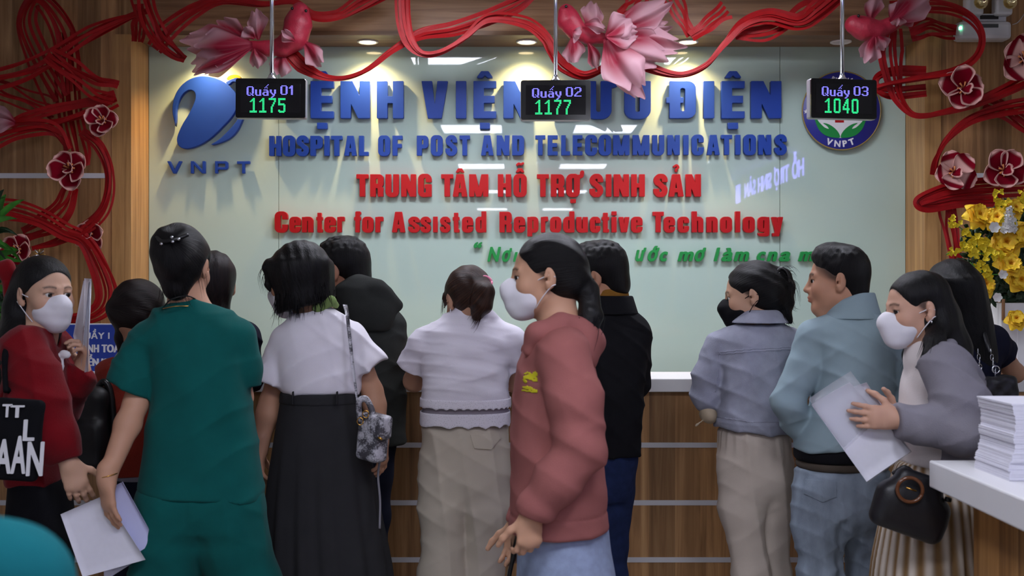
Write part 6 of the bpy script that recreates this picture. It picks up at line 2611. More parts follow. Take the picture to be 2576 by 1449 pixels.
# ================= man in pale blue jacket looking left
M_bluejk = fabric('pale_blue_jacket', (140, 160, 168), noise=.05, bump=.1, sheen=.1)
M_ljeans = fabric('faded_jeans', (138, 150, 164), noise=.2, bump=.3, nscale=24, stretch=(1, 1, .35))
p = Person('person with short black hair in pale blue jacket and faded jeans, looking to the left', 3.87, 2115, (206, 154, 126), True)
hd = p.head(2108, 706, -72, 2, 0, .98)
nk = p.q(2140, 775, .0)
sh = [p.q(2050, 848), p.q(2225, 842)]
el = [p.q(1986, 1012, -.02), p.q(2262, 1010, .0)]
wr = [p.q(2040, 1095, .06), p.q(2240, 1090, .1)]
p.frame(nk, sh, el, wr, p.q(2118, 1175), 1.0, knee=[p.q(2060, 1500, -.02), p.q(2188, 1500, .05)], foot=[p.q(2064, 1760), p.q(2195, 1760, .04)])
add_hand(p.B, wr[0], V(.3, .2, -.9), V(.9, .3, .2), V(0, 1, .2), .3, .9)
add_hand(p.B, wr[1], V(-.3, .2, -.9), V(-.9, .3, .2), V(0, 1, .2), .3, .9)
p.finish()
p.eyes((-1, 1), (-.3, -.02))
S = Sdf()
S.u(loft([p.ring(r[0], *r[1:]) for r in [(790, 2085, 2205, .09), (840, 2050, 2235, .12), (920, 2050, 2240, .14), (1020, 2038, 2240, .14), (1100, 2004, 2245, .145), (1150, 1996, 2246, .145)]], n=2.4), .03)
S.limb([(nk + V(0, 0, -.045), .05), (sh[0], .06)], .05).limb([(nk + V(0.01, 0, -.045), .05), (sh[1], .06)], .05)
S.u(sleeve([(sh[0], .06), (p.q(2020, 930, -.01), .062), (el[0], .058), (p.q(2010, 1060, .02), .055), (p.q(2040, 1100, .06), .046)]), .014)
S.u(sleeve([(sh[1], .062), (p.q(2240, 930, .01), .064), (el[1], .058), (wr[1], .046)]), .014)
S.clip(plane(p.q(2120, 1128), V(.0, 0, -1)), .012)
outfit_neck(S, p, nk + V(0, 0, -.04), nk + V(-.02, .0, .12), .068)
S.disp(folds(V(.9, .2, .35), 34, .006, 1.6, 6, 1.0))
S.disp(folds(V(.3, .1, 1), 70, .005, 1.6, 8, 3.0, mask=near(p.q(1995, 1000), V(.08, .2, .1))))
p.wrinkle(S, .0055, 9.5, 32, 1.0)
p.cloth('jacket', S, M_bluejk)
p.shell('stand_collar', [(736, 2092, 2198, .08, .0), (762, 2083, 2205, .088, .0), (802, 2068, 2216, .1, -.006)], M_bluejk, .014, h=.0035, cuts=[(plane(p.q(2130, 742), V(-.42, 0, 1)), .01)])
S = Sdf()
S.u(loft([p.ring(r[0], *r[1:]) for r in [(1122, 2000, 2240, .135), (1158, 2000, 2238, .138)]], n=2.4, mod=pleat(60, .006, p.q(0, 1110)[2], p.q(0, 1122)[2])), .01)
p.cloth('rib_hem', S, M_blackcloth, .005)
S = Sdf()
S.u(loft([p.ring(r[0], *r[1:]) for r in [(1150, 2006, 2232, .128), (1178, 2004, 2232, .13)]], n=2.4), .01)
p.cloth('undershirt', S, fabric('olive_grey', (78, 70, 62)), .006)
jn = p.trousers('jeans', M_ljeans, [(1165, 2004, 2232, .125), (1220, 1998, 2236, .135), (1280, 2002, 2232, .13), (1330, 2030, 2215, .1)],
                [(p.q(2062, 1250, -.03), .08), (p.q(2062, 1330, -.03), .082), (p.q(2064, 1449, -.03), .066), (p.q(2058, 1600, -.01), .056), (p.q(2060, 1760), .055), (p.q(2065, 1800), .055)],
                [(p.q(2172, 1250, .0), .08), (p.q(2176, 1330, .03), .082), (p.q(2186, 1449, .06), .068), (p.q(2195, 1600, .05), .056), (p.q(2195, 1800, .04), .055)],
                .008, .05, 2.3, (.004, 14.5, 46, .6), None, (p.q(2119, 1320, -.12), p.q(2124, 1449, -.08), .006, .02))
decal('back_pocket', jn, in_poly([(2025, 1205), (2105, 1212), (2104, 1250), (2070, 1264), (2022, 1242)]), 2018, 1200, 2110, 1268, p.D, M_ljeans, p.root, 1.2, .001, .003)
p.hair(short_hair(p, hd, .001, .002, .01), M_hairblack, 'pull', (0, -.05, .15), K=200)

# ================= woman in grey blazer walking left with folder and handbag
M_grey = fabric('grey_blazer', (130, 127, 136), noise=.06, bump=.3, bscale=300)
M_cream = fabric('cream_top', (222, 214, 212), noise=.03)
p = Person('person in grey blazer and white mask walking left with a clear folder of papers', 3.48, 2345, (224, 176, 152))
hd = p.head(2306, 778, -94, 6, 0, .94)
nk = p.q(2345, 872, .0)
sh = [p.q(2382, 925, -.14), p.q(2350, 925, .13)]
el = [p.q(2418, 1080, -.2), p.q(2370, 1080, .16)]
wr = [p.q(2262, 1055, -.16), p.q(2262, 1050, .02)]
p.side = (0, 1, 0)
p.frame(nk, sh, el, wr, p.q(2345, 1200), .9, knee=[p.q(2290, 1560, -.08), p.q(2400, 1560, .08)], foot=[p.q(2280, 1860, -.08), p.q(2420, 1860, .08)])
add_hand(p.B, wr[0], V(-1, -.02, .08), V(0.1, 1, 0), V(.1, .1, 1), .22, .92, curls=[.2, .22, .24, .3])
add_hand(p.B, wr[1], V(-1, -.1, .25), V(0, -1, 0), V(.1, 0, 1), .2, .92)
p.finish()
p.eyes((-1, 1), (-.45, -.1))
p.mask(M_mask)
S = Sdf()
S.u(loft([p.ring(r[0], *r[1:]) for r in [(872, 2300, 2395, .09), (920, 2290, 2420, .13), (1000, 2270, 2440, .135), (1100, 2268, 2440, .13), (1178, 2272, 2438, .13)]], n=2.3), .03)
S.limb([(nk + V(0, 0, -.05), .055), (sh[0] + V(-.01, 0.02, -.03), .05)], .05)
S.limb([(p.q(2318, 868), .05), (p.q(2318, 900), .055)], .02)
S.clip(plane(p.q(2340, 1172), V(-.1, 0, -1)), .01)
S.disp(folds(V(.3, 0, 1), 40, .003, 1.5, 7, 4.0))
p.cloth('cream_top', S, M_cream)
S = Sdf()
S.u(loft([p.ring(r[0], *r[1:]) for r in [(882, 2338, 2405, .11), (920, 2315, 2440, .155), (1000, 2300, 2462, .16), (1100, 2300, 2468, .158), (1160, 2305, 2470, .155)]], n=2.3), .03)
S.limb([(nk + V(.01, 0, -.035), .06), (sh[0], .066)], .05).limb([(nk + V(.01, 0, -.035), .06), (sh[1], .066)], .05)
S.u(sleeve([(sh[0], .074), (p.q(2420, 1010, -.19), .078), (el[0], .078), (p.q(2340, 1070, -.19), .062), (p.q(2255, 1056, -.16), .05)], (p.q(2254, 1058, -.16), V(-1, 0, 0))), .014)
S.u(sleeve([(sh[1], .07), (el[1], .07), (wr[1], .05)], (p.q(2270, 1056, .05), V(-1, 0, 0))), .014)
S.cut(plane(p.q(2318, 1020), V(.96, .0, .28)), .012) if False else None
S.clip(plane(p.q(2360, 1155), V(.0, 0, -1)), .012)
outfit_neck(S, p, nk + V(-.03, 0, -.05), nk + V(-.03, .0, .12), .062)
S.disp(folds(V(.6, .1, 1), 60, .006, 1.6, 8, 3.0, mask=near(p.q(2400, 1080, -.2), V(.1, .2, .1))))
S.disp(folds(V(1, .1, .2), 34, .004, 1.6, 6, 7.0))
p.wrinkle(S, .006, 10.5, 36)
p.cloth('blazer', S, M_grey)
S = Sdf()
S.limb([(p.q(2392, 868, -.08), .02), (p.q(2366, 884, -.115), .018), (p.q(2342, 915, -.13), .014), (p.q(2330, 940, -.13), .006)], .02)
p.cloth('lapel', S, M_grey, .005)
zt, zb = p.q(0, 1170)[2], p.q(0, 1400)[2]


def stripe(v):
    a = np.arctan2(v[:, 1] - p.D, v[:, 0] - p.q(2330, 0)[0])
    k = .5 + .5 * np.sin(a * 26 + .6 * np.sin(a * 5))
    k = (k ** 1.5)[:, None]
    return np.array(srgb((128, 100, 66))) * (1 - k) + np.array(srgb((206, 196, 184))) * k


S = Sdf()
S.u(loft([p.ring(r[0], *r[1:]) for r in [(1160, 2262, 2430, .12), (1230, 2240, 2440, .15), (1350, 2215, 2446, .18), (1449, 2200, 2452, .2), (1720, 2190, 2470, .22), (1760, 2190, 2470, .22)]], mod=pleat(26, .03, zt, zb)), .03)
p.cloth('pleated_skirt', S, fabric('striped_skirt', (190, 170, 140), attr='tint', noise=.04), .005, stripe)
S = cap(hd, .004, nape=-.2)
S.u(hd.e((0, -.06, -.04), (.075, .055, .09)), .03)
S.limb([(hd.w((.0, -.075, -.05)), .06), (p.q(2388, 880, .0), .06), (p.q(2400, 960, .03), .045)], .04)
S.limb([(hd.w((-.06, -.035, -.05)), .03), (p.q(2352, 860, -.1), .026), (p.q(2340, 895, -.13), .018), (p.q(2332, 912, -.13), .006)], .03)
S.limb([(hd.w((.06, -.035, -.05)), .03), (p.q(2310, 860, .1), .026), (p.q(2292, 895, .1), .022), (p.q(2285, 925, .1), .008)], .03)
S.disp(folds(V(1, .4, .1), 150, .0016, 1.2, 10, 2.0))
for sg in (-1, 1):
    S.cut(hd.e((sg * .085, .0, -.01), (.02, .026, .04)), .012)
p.hair(S, M_hairblack, 'fall')
p.wisps([([p.q(2345, 860, -.1), p.q(2338, 890, -.13), p.q(2330, 918, -.13)], 40, .012, .0014), ([p.q(2310, 860, .1), p.q(2294, 895, .1), p.q(2282, 928, .1)], 30, .012, .0014)], M_hairblack)
tube('earring', [hd.w((-.079, -.01, -.035)), hd.w((-.082, -.01, -.045))], .003, M_chrome, p.root)
# clear folder with papers
fo = thing('document_folder', 'clear plastic folder of white papers held out by the person in grey', 'folder', p.q(2165, 1210, -.13))
M_clear = mat('clear_plastic', (225, 228, 235), rough=.12, alpha=.28)
sheet('plastic_sleeve', None, None, [p.q(2034, 1004, -.14), p.q(2140, 934, -.14), p.q(2294, 1136, -.12), p.q(2184, 1214, -.12)], M_clear, fo, .006, .0006)
for i, cs in enumerate(([(2041, 1018), (2138, 962), (2290, 1136), (2180, 1212)], [(2052, 1008), (2180, 962), (2284, 1128), (2186, 1208)], [(2060, 1004), (2168, 972), (2250, 1020), (2240, 1100)])):
    sheet('paper', None, None, [p.q(a, b_, -.128 + .008 * i) for a, b_ in cs], M_paper, fo, .005, .0012)
# handbag
hb = thing('handbag', 'black handbag with brown ring handle in front of the striped skirt', 'handbag', p.q(2290, 1370, -.26))
M_bleather = mat('black_leather', (20, 20, 25), rough=.42, bump=.15, bscale=200, noise=.1)
S = Sdf()
Pb = [(2252, 1176), (2362, 1222), (2398, 1268), (2376, 1366), (2330, 1366), (2190, 1300), (2205, 1262)]
cxy = p.q(2292, 1274, -.235)
Rb = np.array(Matrix.Rotation(math.radians(20), 3, 'Y'))
S.u(rbox(p.q(2288, 1290, -.225), V(.108, .036, .066), .03, Rb), .02)
S.u(rbox(p.q(2302, 1240, -.225), V(.072, .03, .06), .026, Rb), .04)
S.disp(folds(V(.4, 0, 1), 40, .003, 1.4, 9, 2))
sdf_obj('bag_body', S, .005, M_bleather, hb)
c = p.q(2288, 1232, -.272)
tube('ring_handle', [c + Rb @ V(.036 * math.cos(a), -.003, .034 * math.sin(a)) for a in np.linspace(0, 2 * PI, 28)], .0055, mat('tortoise', (98, 58, 34), rough=.15), hb, 10)
tube('logo_bar', [c + V(-.006, .012, .004), c + V(.024, .012, -.006)], .003, MATS['gold'], hb, 6)
tube('strap', catmull([p.q(2245, 1192, -.2), p.q(2275, 1175, -.21), p.q(2380, 1090, -.28), p.q(2440, 960, -.25), p.q(2400, 905, -.19)][:2] + [p.q(2300, 1190, -.2)], 8), .006, M_bleather, hb)
tube('strap_buckle', [p.q(2378, 1255, -.25), p.q(2392, 1258, -.25)], .007, M_blackplastic, hb)

# ================= woman in navy T-shirt at the right end of the counter
p = Person('person with long straight black hair in navy T-shirt at the right end of the counter', 4.2, 2430, (204, 156, 128))
hd = p.head(2392, 740, -28, 14)
nk = p.q(2410, 815, .02)
sh = [p.q(2330, 868), p.q(2496, 860)]
el = [p.q(2320, 970, .12), p.q(2552, 938, .14)]
wr = [p.q(2350, 890, .66), p.q(2490, 890, .66)]
p.frame(nk, sh, el, wr, p.q(2420, 1150))
add_hand(p.B, wr[0], V(.3, 1, -.1), V(0, 0, -1), V(1, 0, 0), .12)
add_hand(p.B, wr[1], V(-.4, 1, .0), V(0, 0, -1), V(-1, 0, 0), .3)
p.finish()
S = Sdf()
S.u(loft([p.ring(r[0], *r[1:]) for r in [(805, 2370, 2470, .075), (850, 2322, 2510, .105), (930, 2316, 2510, .12), (1050, 2325, 2505, .12), (1160, 2325, 2510, .125)]], n=2.4), .03)
S.limb([(nk + V(0, 0, -.01), .055), (sh[0], .058)], .05).limb([(nk + V(0.01, 0, -.01), .055), (sh[1], .058)], .05)
S.u(sleeve([(sh[0], .062), (el[0], .06)], (p.q(2326, 930), V(-.2, .2, -1))), .014)
S.u(sleeve([(sh[1], .064), (p.q(2530, 905, .08), .062), (p.q(2550, 940, .12), .06)], (p.q(2520, 896, .08), V(.75, .2, -.65))), .014)
outfit_neck(S, p, nk + V(0, 0, -.03), nk + V(0, .0, .1), .055)
S.disp(folds(V(.7, .1, .6), 40, .0045, 1.6, 8, 3.0))
p.wrinkle(S, .005, 11.5, 40)
p.cloth('t_shirt', S, fabric('navy_jersey', (20, 22, 40), noise=.1))
S = Sdf()
S.limb([(p.q(2375, 1160), .088), (p.q(2380, 1700), .06)], .03).limb([(p.q(2465, 1160), .088), (p.q(2460, 1700), .06)], .03)
p.cloth('trousers', S, M_blackcloth)
S = cap(hd, .006, nape=-.1)
S.u(loft([p.ring(r[0], *r[1:], -.06) for r in [(700, 2345, 2450, .07), (760, 2378, 2468, .07), (830, 2390, 2482, .065), (900, 2398, 2492, .055), (960, 2410, 2480, .04)]]), .04)
S.disp(folds(V(1, .3, .12), 170, .0018, 1, 8, 4.0))
p.hair(S, M_hairblack, 'fall')
sb = thing('shoulder_bag', 'black quilted shoulder bag with chain strap beside the navy T-shirt', 'shoulder bag', p.q(2508, 1010, -.14))
S = Sdf()
S.u(rbox(p.q(2508, 985, -.185), V(.07, .03, .055), .02, np.array(Matrix.Rotation(math.radians(-6), 3, 'Y'))), .02)
S.disp(folds(V(1, 0, 1), 160, .0025, .2, 5, 2)).disp(folds(V(1, 0, -1), 160, .0025, .2, 5, 2))
sdf_obj('bag_body', S, .005, M_bleather, sb)
for x0, y0, x1, y1, n in ((2460, 885, 2470, 950, 6), (2492, 885, 2504, 940, 5)):
    for k in range(n):
        t = k / (n - 1.0)
        c = p.q(x0 + (x1 - x0) * t, y0 + (y1 - y0) * t, -.165)
        o_ = k % 2
        tube('chain_link', [c + V(.006 * math.cos(a) * (1 if o_ else .3), .006 * math.cos(a) * (.3 if o_ else 1), .011 * math.sin(a)) for a in np.linspace(0, 2 * PI, 14)], .0016, M_chrome, sb, 6)
c = p.q(2505, 930, -.17)
tube('strap_ring', [c + V(.013 * math.cos(a), 0, .013 * math.sin(a)) for a in np.linspace(0, 2 * PI, 20)], .0024, M_chrome, sb, 6)
P = catmull([p.q(2470, 800, .03), p.q(2474, 830, -.1), p.q(2482, 860, -.14), p.q(2492, 888, -.16)], 8)
tube('strap', P, .008, M_bleather, sb)

# ================= person in teal scrubs close to the camera (only a shoulder is in view)
p = Person('blurred teal-clad shoulder of a person close to the camera at the lower left corner', 1.15, -400)
hd = p.head(-480, 880, 20, 5, 0, .95)
nk = p.q(-470, 1180)
sh = [p.q(-900, 1420), p.q(2, 1492)]
el = [p.q(-960, 2100), p.q(40, 2150)]
wr = [p.q(-900, 2600, .1), p.q(10, 2600, .12)]
p.frame(nk, sh, el, wr, p.q(-450, 2350))
add_hand(p.B, wr[0], V(0, .1, -1), V(1, 0, 0), V(0, 1, 0), .3)
add_hand(p.B, wr[1], V(0, .1, -1), V(-1, 0, 0), V(0, 1, 0), .3)
p.finish()
S = Sdf()
S.u(loft([p.ring(r[0], *r[1:]) for r in [(1250, -650, -250, .08), (1420, -830, -60, .11), (1800, -800, -90, .12), (2500, -800, -100, .13)]], n=2.4), .03)
S.limb([(nk + V(0, 0, -.03), .06), (sh[0], .06)], .05).limb([(nk + V(0, 0, -.03), .06), (sh[1], .062)], .05)
S.u(sleeve([(sh[0], .066), (p.q(-940, 1900), .075)]), .014)
S.u(sleeve([(sh[1], .07), (p.q(40, 1900), .078)]), .014)
S.disp(folds(V(.8, .1, .6), 36, .005, 1.6, 8, 3.0))
p.cloth('scrub_top', S, fabric('bright_teal', (10, 92, 100), noise=.06))
S = Sdf()
S.limb([(p.q(-600, 2450), .11), (p.q(-600, 3900), .075)], .03).limb([(p.q(-300, 2450), .11), (p.q(-300, 3900), .075)], .03)
p.cloth('scrub_trousers', S, MATS['bright_teal'], .01)
S = cap(hd, .006, nape=-.085)
p.hair(S, M_hairblack, 'pull', (0, -.12, .02))
# ---------------------------------------------------------------- ribbons, fabric flowers, fish, plants and fittings
M_ribbon = mat('red_ribbon', (146, 6, 12), rough=.5, spec=.25, noise=.12, nscale=25, bump=.2, bscale=120, stretch=(1, 1, 1))
RB = 5.78      # ribbons hang just in front of the wood


def ribbon(label, path, width=20, n=6, D=5.8, spread=None, twist=0.0, wid=.0165, dz=.02, seed=1):
    """Bundle of flat strips along a pixel path [(px, py[, dD])]; spread: bundle half-width in px along the path."""
    rg = random.Random(seed)
    P = np.array([(a[0], a[1], a[2] if len(a) > 2 else 0.0) for a in path], float)
    P = catmull(P, 11)
    m = len(P)
    t = np.linspace(0, 1, m)
    sp = 1.18 * (np.interp(t, np.linspace(0, 1, len(spread)), spread) if spread else np.full(m, width))
    T = np.gradient(P[:, :2], axis=0)
    T /= np.linalg.norm(T, axis=1)[:, None] + 1e-9
    N = np.column_stack([-T[:, 1], T[:, 0]])
    c = pt(P[0][0], P[0][1], D + P[0][2])
    root = thing('ribbon_garland', label, 'ribbon', c, group='red ribbon garlands')
    for i in range(n):
        u = -1 + 2 * i / max(n - 1, 1)
        ph = rg.uniform(0, 6)
        lat = u * np.cos(twist * PI * t) + .2 * np.sin(5 * t + ph) + .1 * np.sin(11 * t + 2 * ph)
        dep = dz * u * np.sin(twist * PI * t) + .006 * np.sin(7 * t + ph) + rg.uniform(-.008, .008) - .003 * i
        Q = np.array([pt(P[k, 0] + N[k, 0] * sp[k] * lat[k], P[k, 1] + N[k, 1] * sp[k] * lat[k], D + P[k, 2] + dep[k]) for k in range(m)])
        tt = np.gradient(Q, axis=0)
        tt /= np.linalg.norm(tt, axis=1)[:, None] + 1e-9
        v = np.array([0, -1.0, 0])
        wv = np.cross(tt, v)
        wv /= np.linalg.norm(wv, axis=1)[:, None] + 1e-9
        tw = .35 * np.sin(3.0 * t + ph)
        wv = wv * np.cos(tw)[:, None] + np.array([0, 1.0, 0]) * np.sin(tw)[:, None]
        hw = wid * rg.uniform(.8, 1.15) * .5
        G = np.stack([Q - wv * hw, Q + np.array([0, -.0012, 0]), Q + wv * hw], 1)
        grid_surf('ribbon_strip', G[:, ::2], M_ribbon, root, .0014, smooth=False)
    return root


L_ = 'red ribbon '
ribbon(L_ + 'loop at the upper left, teardrop of broad strips', [(150, 250), (95, 150), (62, 60), (85, 0), (120, 15), (160, 80), (172, 160), (178, 230)], D=5.82, n=6, spread=[26, 24, 20, 14, 18, 24, 24, 18], seed=2)
ribbon(L_ + 'band sweeping from the left edge up to the fascia corner', [(-40, 205), (60, 180), (140, 140), (230, 85), (320, 45), (380, 25)], D=5.76, n=7, spread=[22, 22, 24, 26, 16, 10], twist=.6, seed=3)
ribbon(L_ + 'post running straight down the left wood panel', [(170, 80), (172, 200), (180, 300), (192, 380), (200, 420)], D=5.85, n=6, width=22, seed=4)
ribbon(L_ + 'fold pointing right above the left orchid', [(120, 135), (180, 180), (240, 215), (292, 232)], D=5.74, n=6, spread=[14, 20, 22, 24], seed=5)
ribbon(L_ + 'fold returning from the point to the left flower', [(292, 245), (230, 265), (150, 290), (60, 310), (30, 320)], D=5.78, n=6, spread=[14, 20, 20, 16, 10], seed=6)
ribbon(L_ + 'band curling in from the left edge below the fold', [(-30, 345), (40, 325), (110, 322), (150, 340), (175, 375)], D=5.73, n=6, spread=[24, 20, 16, 14, 10], twist=.4, seed=7)
ribbon(L_ + 'crossing strips at the left edge, thin and loose', [(-20, 215), (40, 240), (100, 265), (140, 280)], D=5.84, n=5, width=20, wid=.013, seed=8)
ribbon(L_ + 'long thin curve down the right side of the left panel', [(205, 330), (250, 370), (274, 440), (262, 520), (215, 575), (150, 610), (80, 625)], D=5.77, n=7, spread=[8, 10, 9, 14, 20, 22, 16], wid=.014, twist=.5, seed=9)
ribbon(L_ + 'wave from the left edge crossing over the lower left panel', [(-30, 525), (40, 532), (100, 552), (160, 585), (210, 605), (245, 660), (270, 730), (258, 775), (215, 800), (170, 805)], D=5.75, n=8, spread=[22, 22, 18, 16, 12, 16, 20, 18, 12, 8], wid=.014, seed=10)
ribbon(L_ + 'tail hanging from the left flower to the lower wave', [(180, 470), (160, 520), (110, 565), (60, 590)], D=5.79, n=6, spread=[12, 18, 22, 16], seed=11)
ribbon(L_ + 'bundle dropping from the fascia corner beside the left fish', [(355, -30), (372, 40), (400, 95), (440, 135), (465, 150)], D=5.7, n=7, spread=[22, 18, 15, 12, 6], wid=.0155, seed=12)
ribbon(L_ + 'arc over the left fish along the top', [(385, 120), (420, 75), (490, 25), (560, 0), (660, 10), (740, 5), (790, 42), (850, 40), (905, 10), (960, -20)], D=5.72, n=7, spread=[14, 18, 16, 12, 16, 12, 14, 10, 14, 14], twist=1.0, wid=.0155, seed=13)
ribbon(L_ + 'stub end hanging at the fascia corner', [(348, 10), (350, 60), (345, 105)], D=5.8, n=4, spread=[10, 12, 8], seed=14)
ribbon(L_ + 'swag from the left fish down over the first letters and up', [(722, 125), (760, 165), (815, 193), (870, 195), (930, 170), (990, 125), (1060, 85), (1140, 70), (1230, 40), (1300, 10), (1345, -20)], D=5.66, n=8, spread=[10, 14, 7, 6, 10, 8, 14, 16, 16, 18, 14], twist=1.2, wid=.0155, seed=15)
ribbon(L_ + 'loop hanging from the top in the middle of the fascia', [(1012, -25), (1015, 50), (1030, 105), (1062, 135), (1110, 130), (1170, 95), (1230, 50), (1320, 60), (1370, 95), (1390, 130), (1420, 165), (1470, 188), (1530, 165)], D=5.62, n=8, spread=[14, 14, 14, 8, 9, 12, 16, 16, 12, 9, 12, 8, 6], twist=1.3, wid=.0155, seed=16)
ribbon(L_ + 'strand swinging under the middle fish up to the right', [(1545, 95), (1580, 140), (1650, 175), (1715, 188), (1775, 165), (1825, 110), (1870, 60), (1935, 40), (2010, 55), (2060, 25), (2110, -15)], D=5.64, n=7, spread=[10, 10, 8, 5, 9, 14, 14, 14, 12, 16, 16], twist=1.2, wid=.0155, seed=17)
ribbon(L_ + 'double band lying along the right part of the fascia', [(1850, 85), (1920, 82), (1975, 60), (2020, 30), (2080, 5)], D=5.7, n=6, spread=[12, 14, 10, 14, 16], seed=18)
ribbon(L_ + 'cut ends crossing in a V beside the middle fish', [(1690, -10), (1715, 45), (1740, 88)], D=5.68, n=4, spread=[16, 14, 8], seed=19)
ribbon(L_ + 'cut ends of the V leaning to the right', [(1738, 92), (1780, 60), (1830, 25)], D=5.66, n=4, spread=[6, 14, 18], seed=20)
ribbon(L_ + 'ends fanning behind the tail of the middle fish', [(1560, 40), (1590, 20), (1610, -15)], D=5.72, n=5, spread=[14, 16, 18], seed=21)
ribbon(L_ + 'big ring round the emergency lamp at the upper right', [(2240, 25), (2330, 15), (2400, 22), (2450, 50), (2472, 95), (2455, 145), (2400, 180), (2320, 195), (2240, 210), (2205, 220)], D=5.7, n=6, spread=[14, 14, 12, 10, 7, 10, 16, 18, 16, 12], twist=.6, wid=.0155, seed=22)
ribbon(L_ + 'vertical bundle falling from the right fish', [(2245, 70), (2240, 130), (2250, 200), (2262, 250), (2300, 290), (2370, 285), (2450, 260), (2540, 220), (2600, 190)], D=5.72, n=7, spread=[14, 26, 22, 18, 14, 16, 18, 20, 20], twist=.8, wid=.0165, seed=23)
ribbon(L_ + 'short turn sticking out at the right edge of the glass', [(2330, 180), (2260, 178), (2212, 190), (2205, 215), (2240, 232), (2330, 225)], D=5.76, n=5, spread=[8, 7, 5, 6, 10, 10], seed=24)
ribbon(L_ + 'arc sweeping down the right panel to the striped orchids', [(2600, 262), (2520, 275), (2440, 300), (2385, 345), (2355, 400), (2350, 440)], D=5.74, n=6, spread=[14, 14, 12, 10, 9, 8], twist=.7, wid=.0155, seed=25)
ribbon(L_ + 'strands running off the right edge under the big ring', [(2480, 255), (2540, 285), (2600, 330)], D=5.8, n=5, width=14, seed=26)
ribbon(L_ + 'broad wrap of strips under the right orchids', [(2600, 470), (2500, 472), (2400, 480), (2330, 500), (2312, 512), (2340, 520), (2420, 508), (2520, 505)], D=5.7, n=6, spread=[16, 16, 16, 12, 8, 10, 12, 12], seed=27)
ribbon(L_ + 'tail hanging from the broad wrap behind the yellow roses', [(2385, 515), (2392, 570), (2402, 640), (2410, 700)], D=5.76, n=5, spread=[18, 14, 10, 8], seed=28)
ribbon(L_ + 'loose ends pointing right beside the emergency lamp', [(2290, 85), (2340, 72), (2405, 80)], D=5.8, n=6, spread=[14, 18, 12], seed=29)

M_petal = mat('felt_petal', (130, 20, 36), rough=.95, spec=.05, attr='tint', bump=.25, bscale=300)
M_stamen = fabric('orange_stamen', (206, 130, 84))
MAROON, PINKW = np.array(srgb((118, 8, 28))), np.array(srgb((220, 172, 164)))


def petal(root, c, ang, tilt, ln, wd, roll=0.0, stripes=0, name='petal', cup=.25, bandw=.16, face=(0, -1, 0)):
    """Rounded petal leaving c in the wall plane at angle ang, lifted towards the viewer by tilt."""
    nu, nv = 20, 19
    G = np.zeros((nu, nv, 3))
    col = np.zeros((nu, nv, 3))
    d = np.array([math.cos(ang), 0, math.sin(ang)])
    s_ = np.array([-math.sin(ang), 0, math.cos(ang)])
    f = np.array(face, float)
    for i, u in enumerate(np.linspace(0, 1, nu)):
        hw = wd * (math.sin(PI * min(u * .86 + .1, 1)) ** .62) * (.45 + .55 * min(1, u * 1.8))
        for j, v in enumerate(np.linspace(-1, 1, nv)):
            out = u * ln
            lift = math.sin(tilt) * out + cup * wd * v * v - .35 * ln * max(0, u - .55) ** 2 * (2 if roll >= 0 else -2)
            G[i, j] = c + d * out * math.cos(tilt) + s_ * v * hw + f * lift + f * .006
            e = max(abs(v) ** 3, u ** 5)
            edge = 1 / (1 + math.exp(-(max(abs(v), (u - .1) / .9) - (1 - bandw)) * 70))
            if stripes:
                edge = max(edge * (u > .85), .5 + .5 * math.tanh(6 * math.sin(u * PI * stripes * 2 - .6)))
            if u < .12:
                edge = 0
            col[i, j] = MAROON * (1 - edge) + PINKW * edge
    return grid_surf(name, G, M_petal, root, .003, col.reshape(-1, 3))


def orchid(px, py, size, label, rot=0.0, stripes=0, D=5.72, n=5, lean=.5):
    c = pt(px, py, D)
    r = size / F * D
    root = thing('fabric_orchid', label, 'fabric flower', c, group='maroon felt orchids')
    for k in range(n):
        a = rot + 2 * PI * k / n + .12 * math.sin(k * 3.1 + px)
        petal(root, c, a, .35 + .22 * math.sin(k * 2.3 + px), r * (.92 + .12 * math.sin(k * 1.7 + px)), r * .5, 1, stripes)
    for k in range(2):
        petal(root, c + np.array([0, -.012, 0]), rot + PI * (1.25 + .5 * k), 1.0, r * .45, r * .24, 1, 0, 'inner_petal', .5, .22)
    for k in range(7):
        a = k * 2 * PI / 7 + rot
        q = c + np.array([.25 * r * math.cos(a), -.035, .25 * r * math.sin(a)])
        tube('stamen', [c + np.array([0, -.012, 0]), (c + q) / 2 + np.array([0, -.018, 0]), q], [.003, .004, .005], M_stamen, root, 6)
    return root


orchid(180, 425, 58, 'maroon felt orchid with pale rims hanging on the left panel by the white strip', .9)
orchid(262, 305, 48, 'maroon felt orchid with pale rims under the pointed red fold', .3)
orchid(48, 630, 52, 'maroon felt orchid with pale rims beside the green leaves at left', 1.2, D=5.66)
orchid(228, 590, 46, 'maroon felt orchid with pale rims caught in the crossing ribbons at left', .1, D=5.8)
orchid(152, 822, 44, 'maroon felt orchid with pale rims half hidden by the masked face at left', .6, D=5.76)
orchid(2418, 225, 66, 'maroon felt orchid with pale rims under the emergency lamp', .45)
orchid(2572, 150, 78, 'large striped maroon orchid cut off by the upper right edge', .2, 1, D=5.66)
orchid(2395, 435, 60, 'striped maroon orchid above the broad ribbon wrap', .7, 1, D=5.66)
orchid(2520, 430, 62, 'maroon felt orchid with pale rims right of the striped orchid', 1.0, D=5.64)

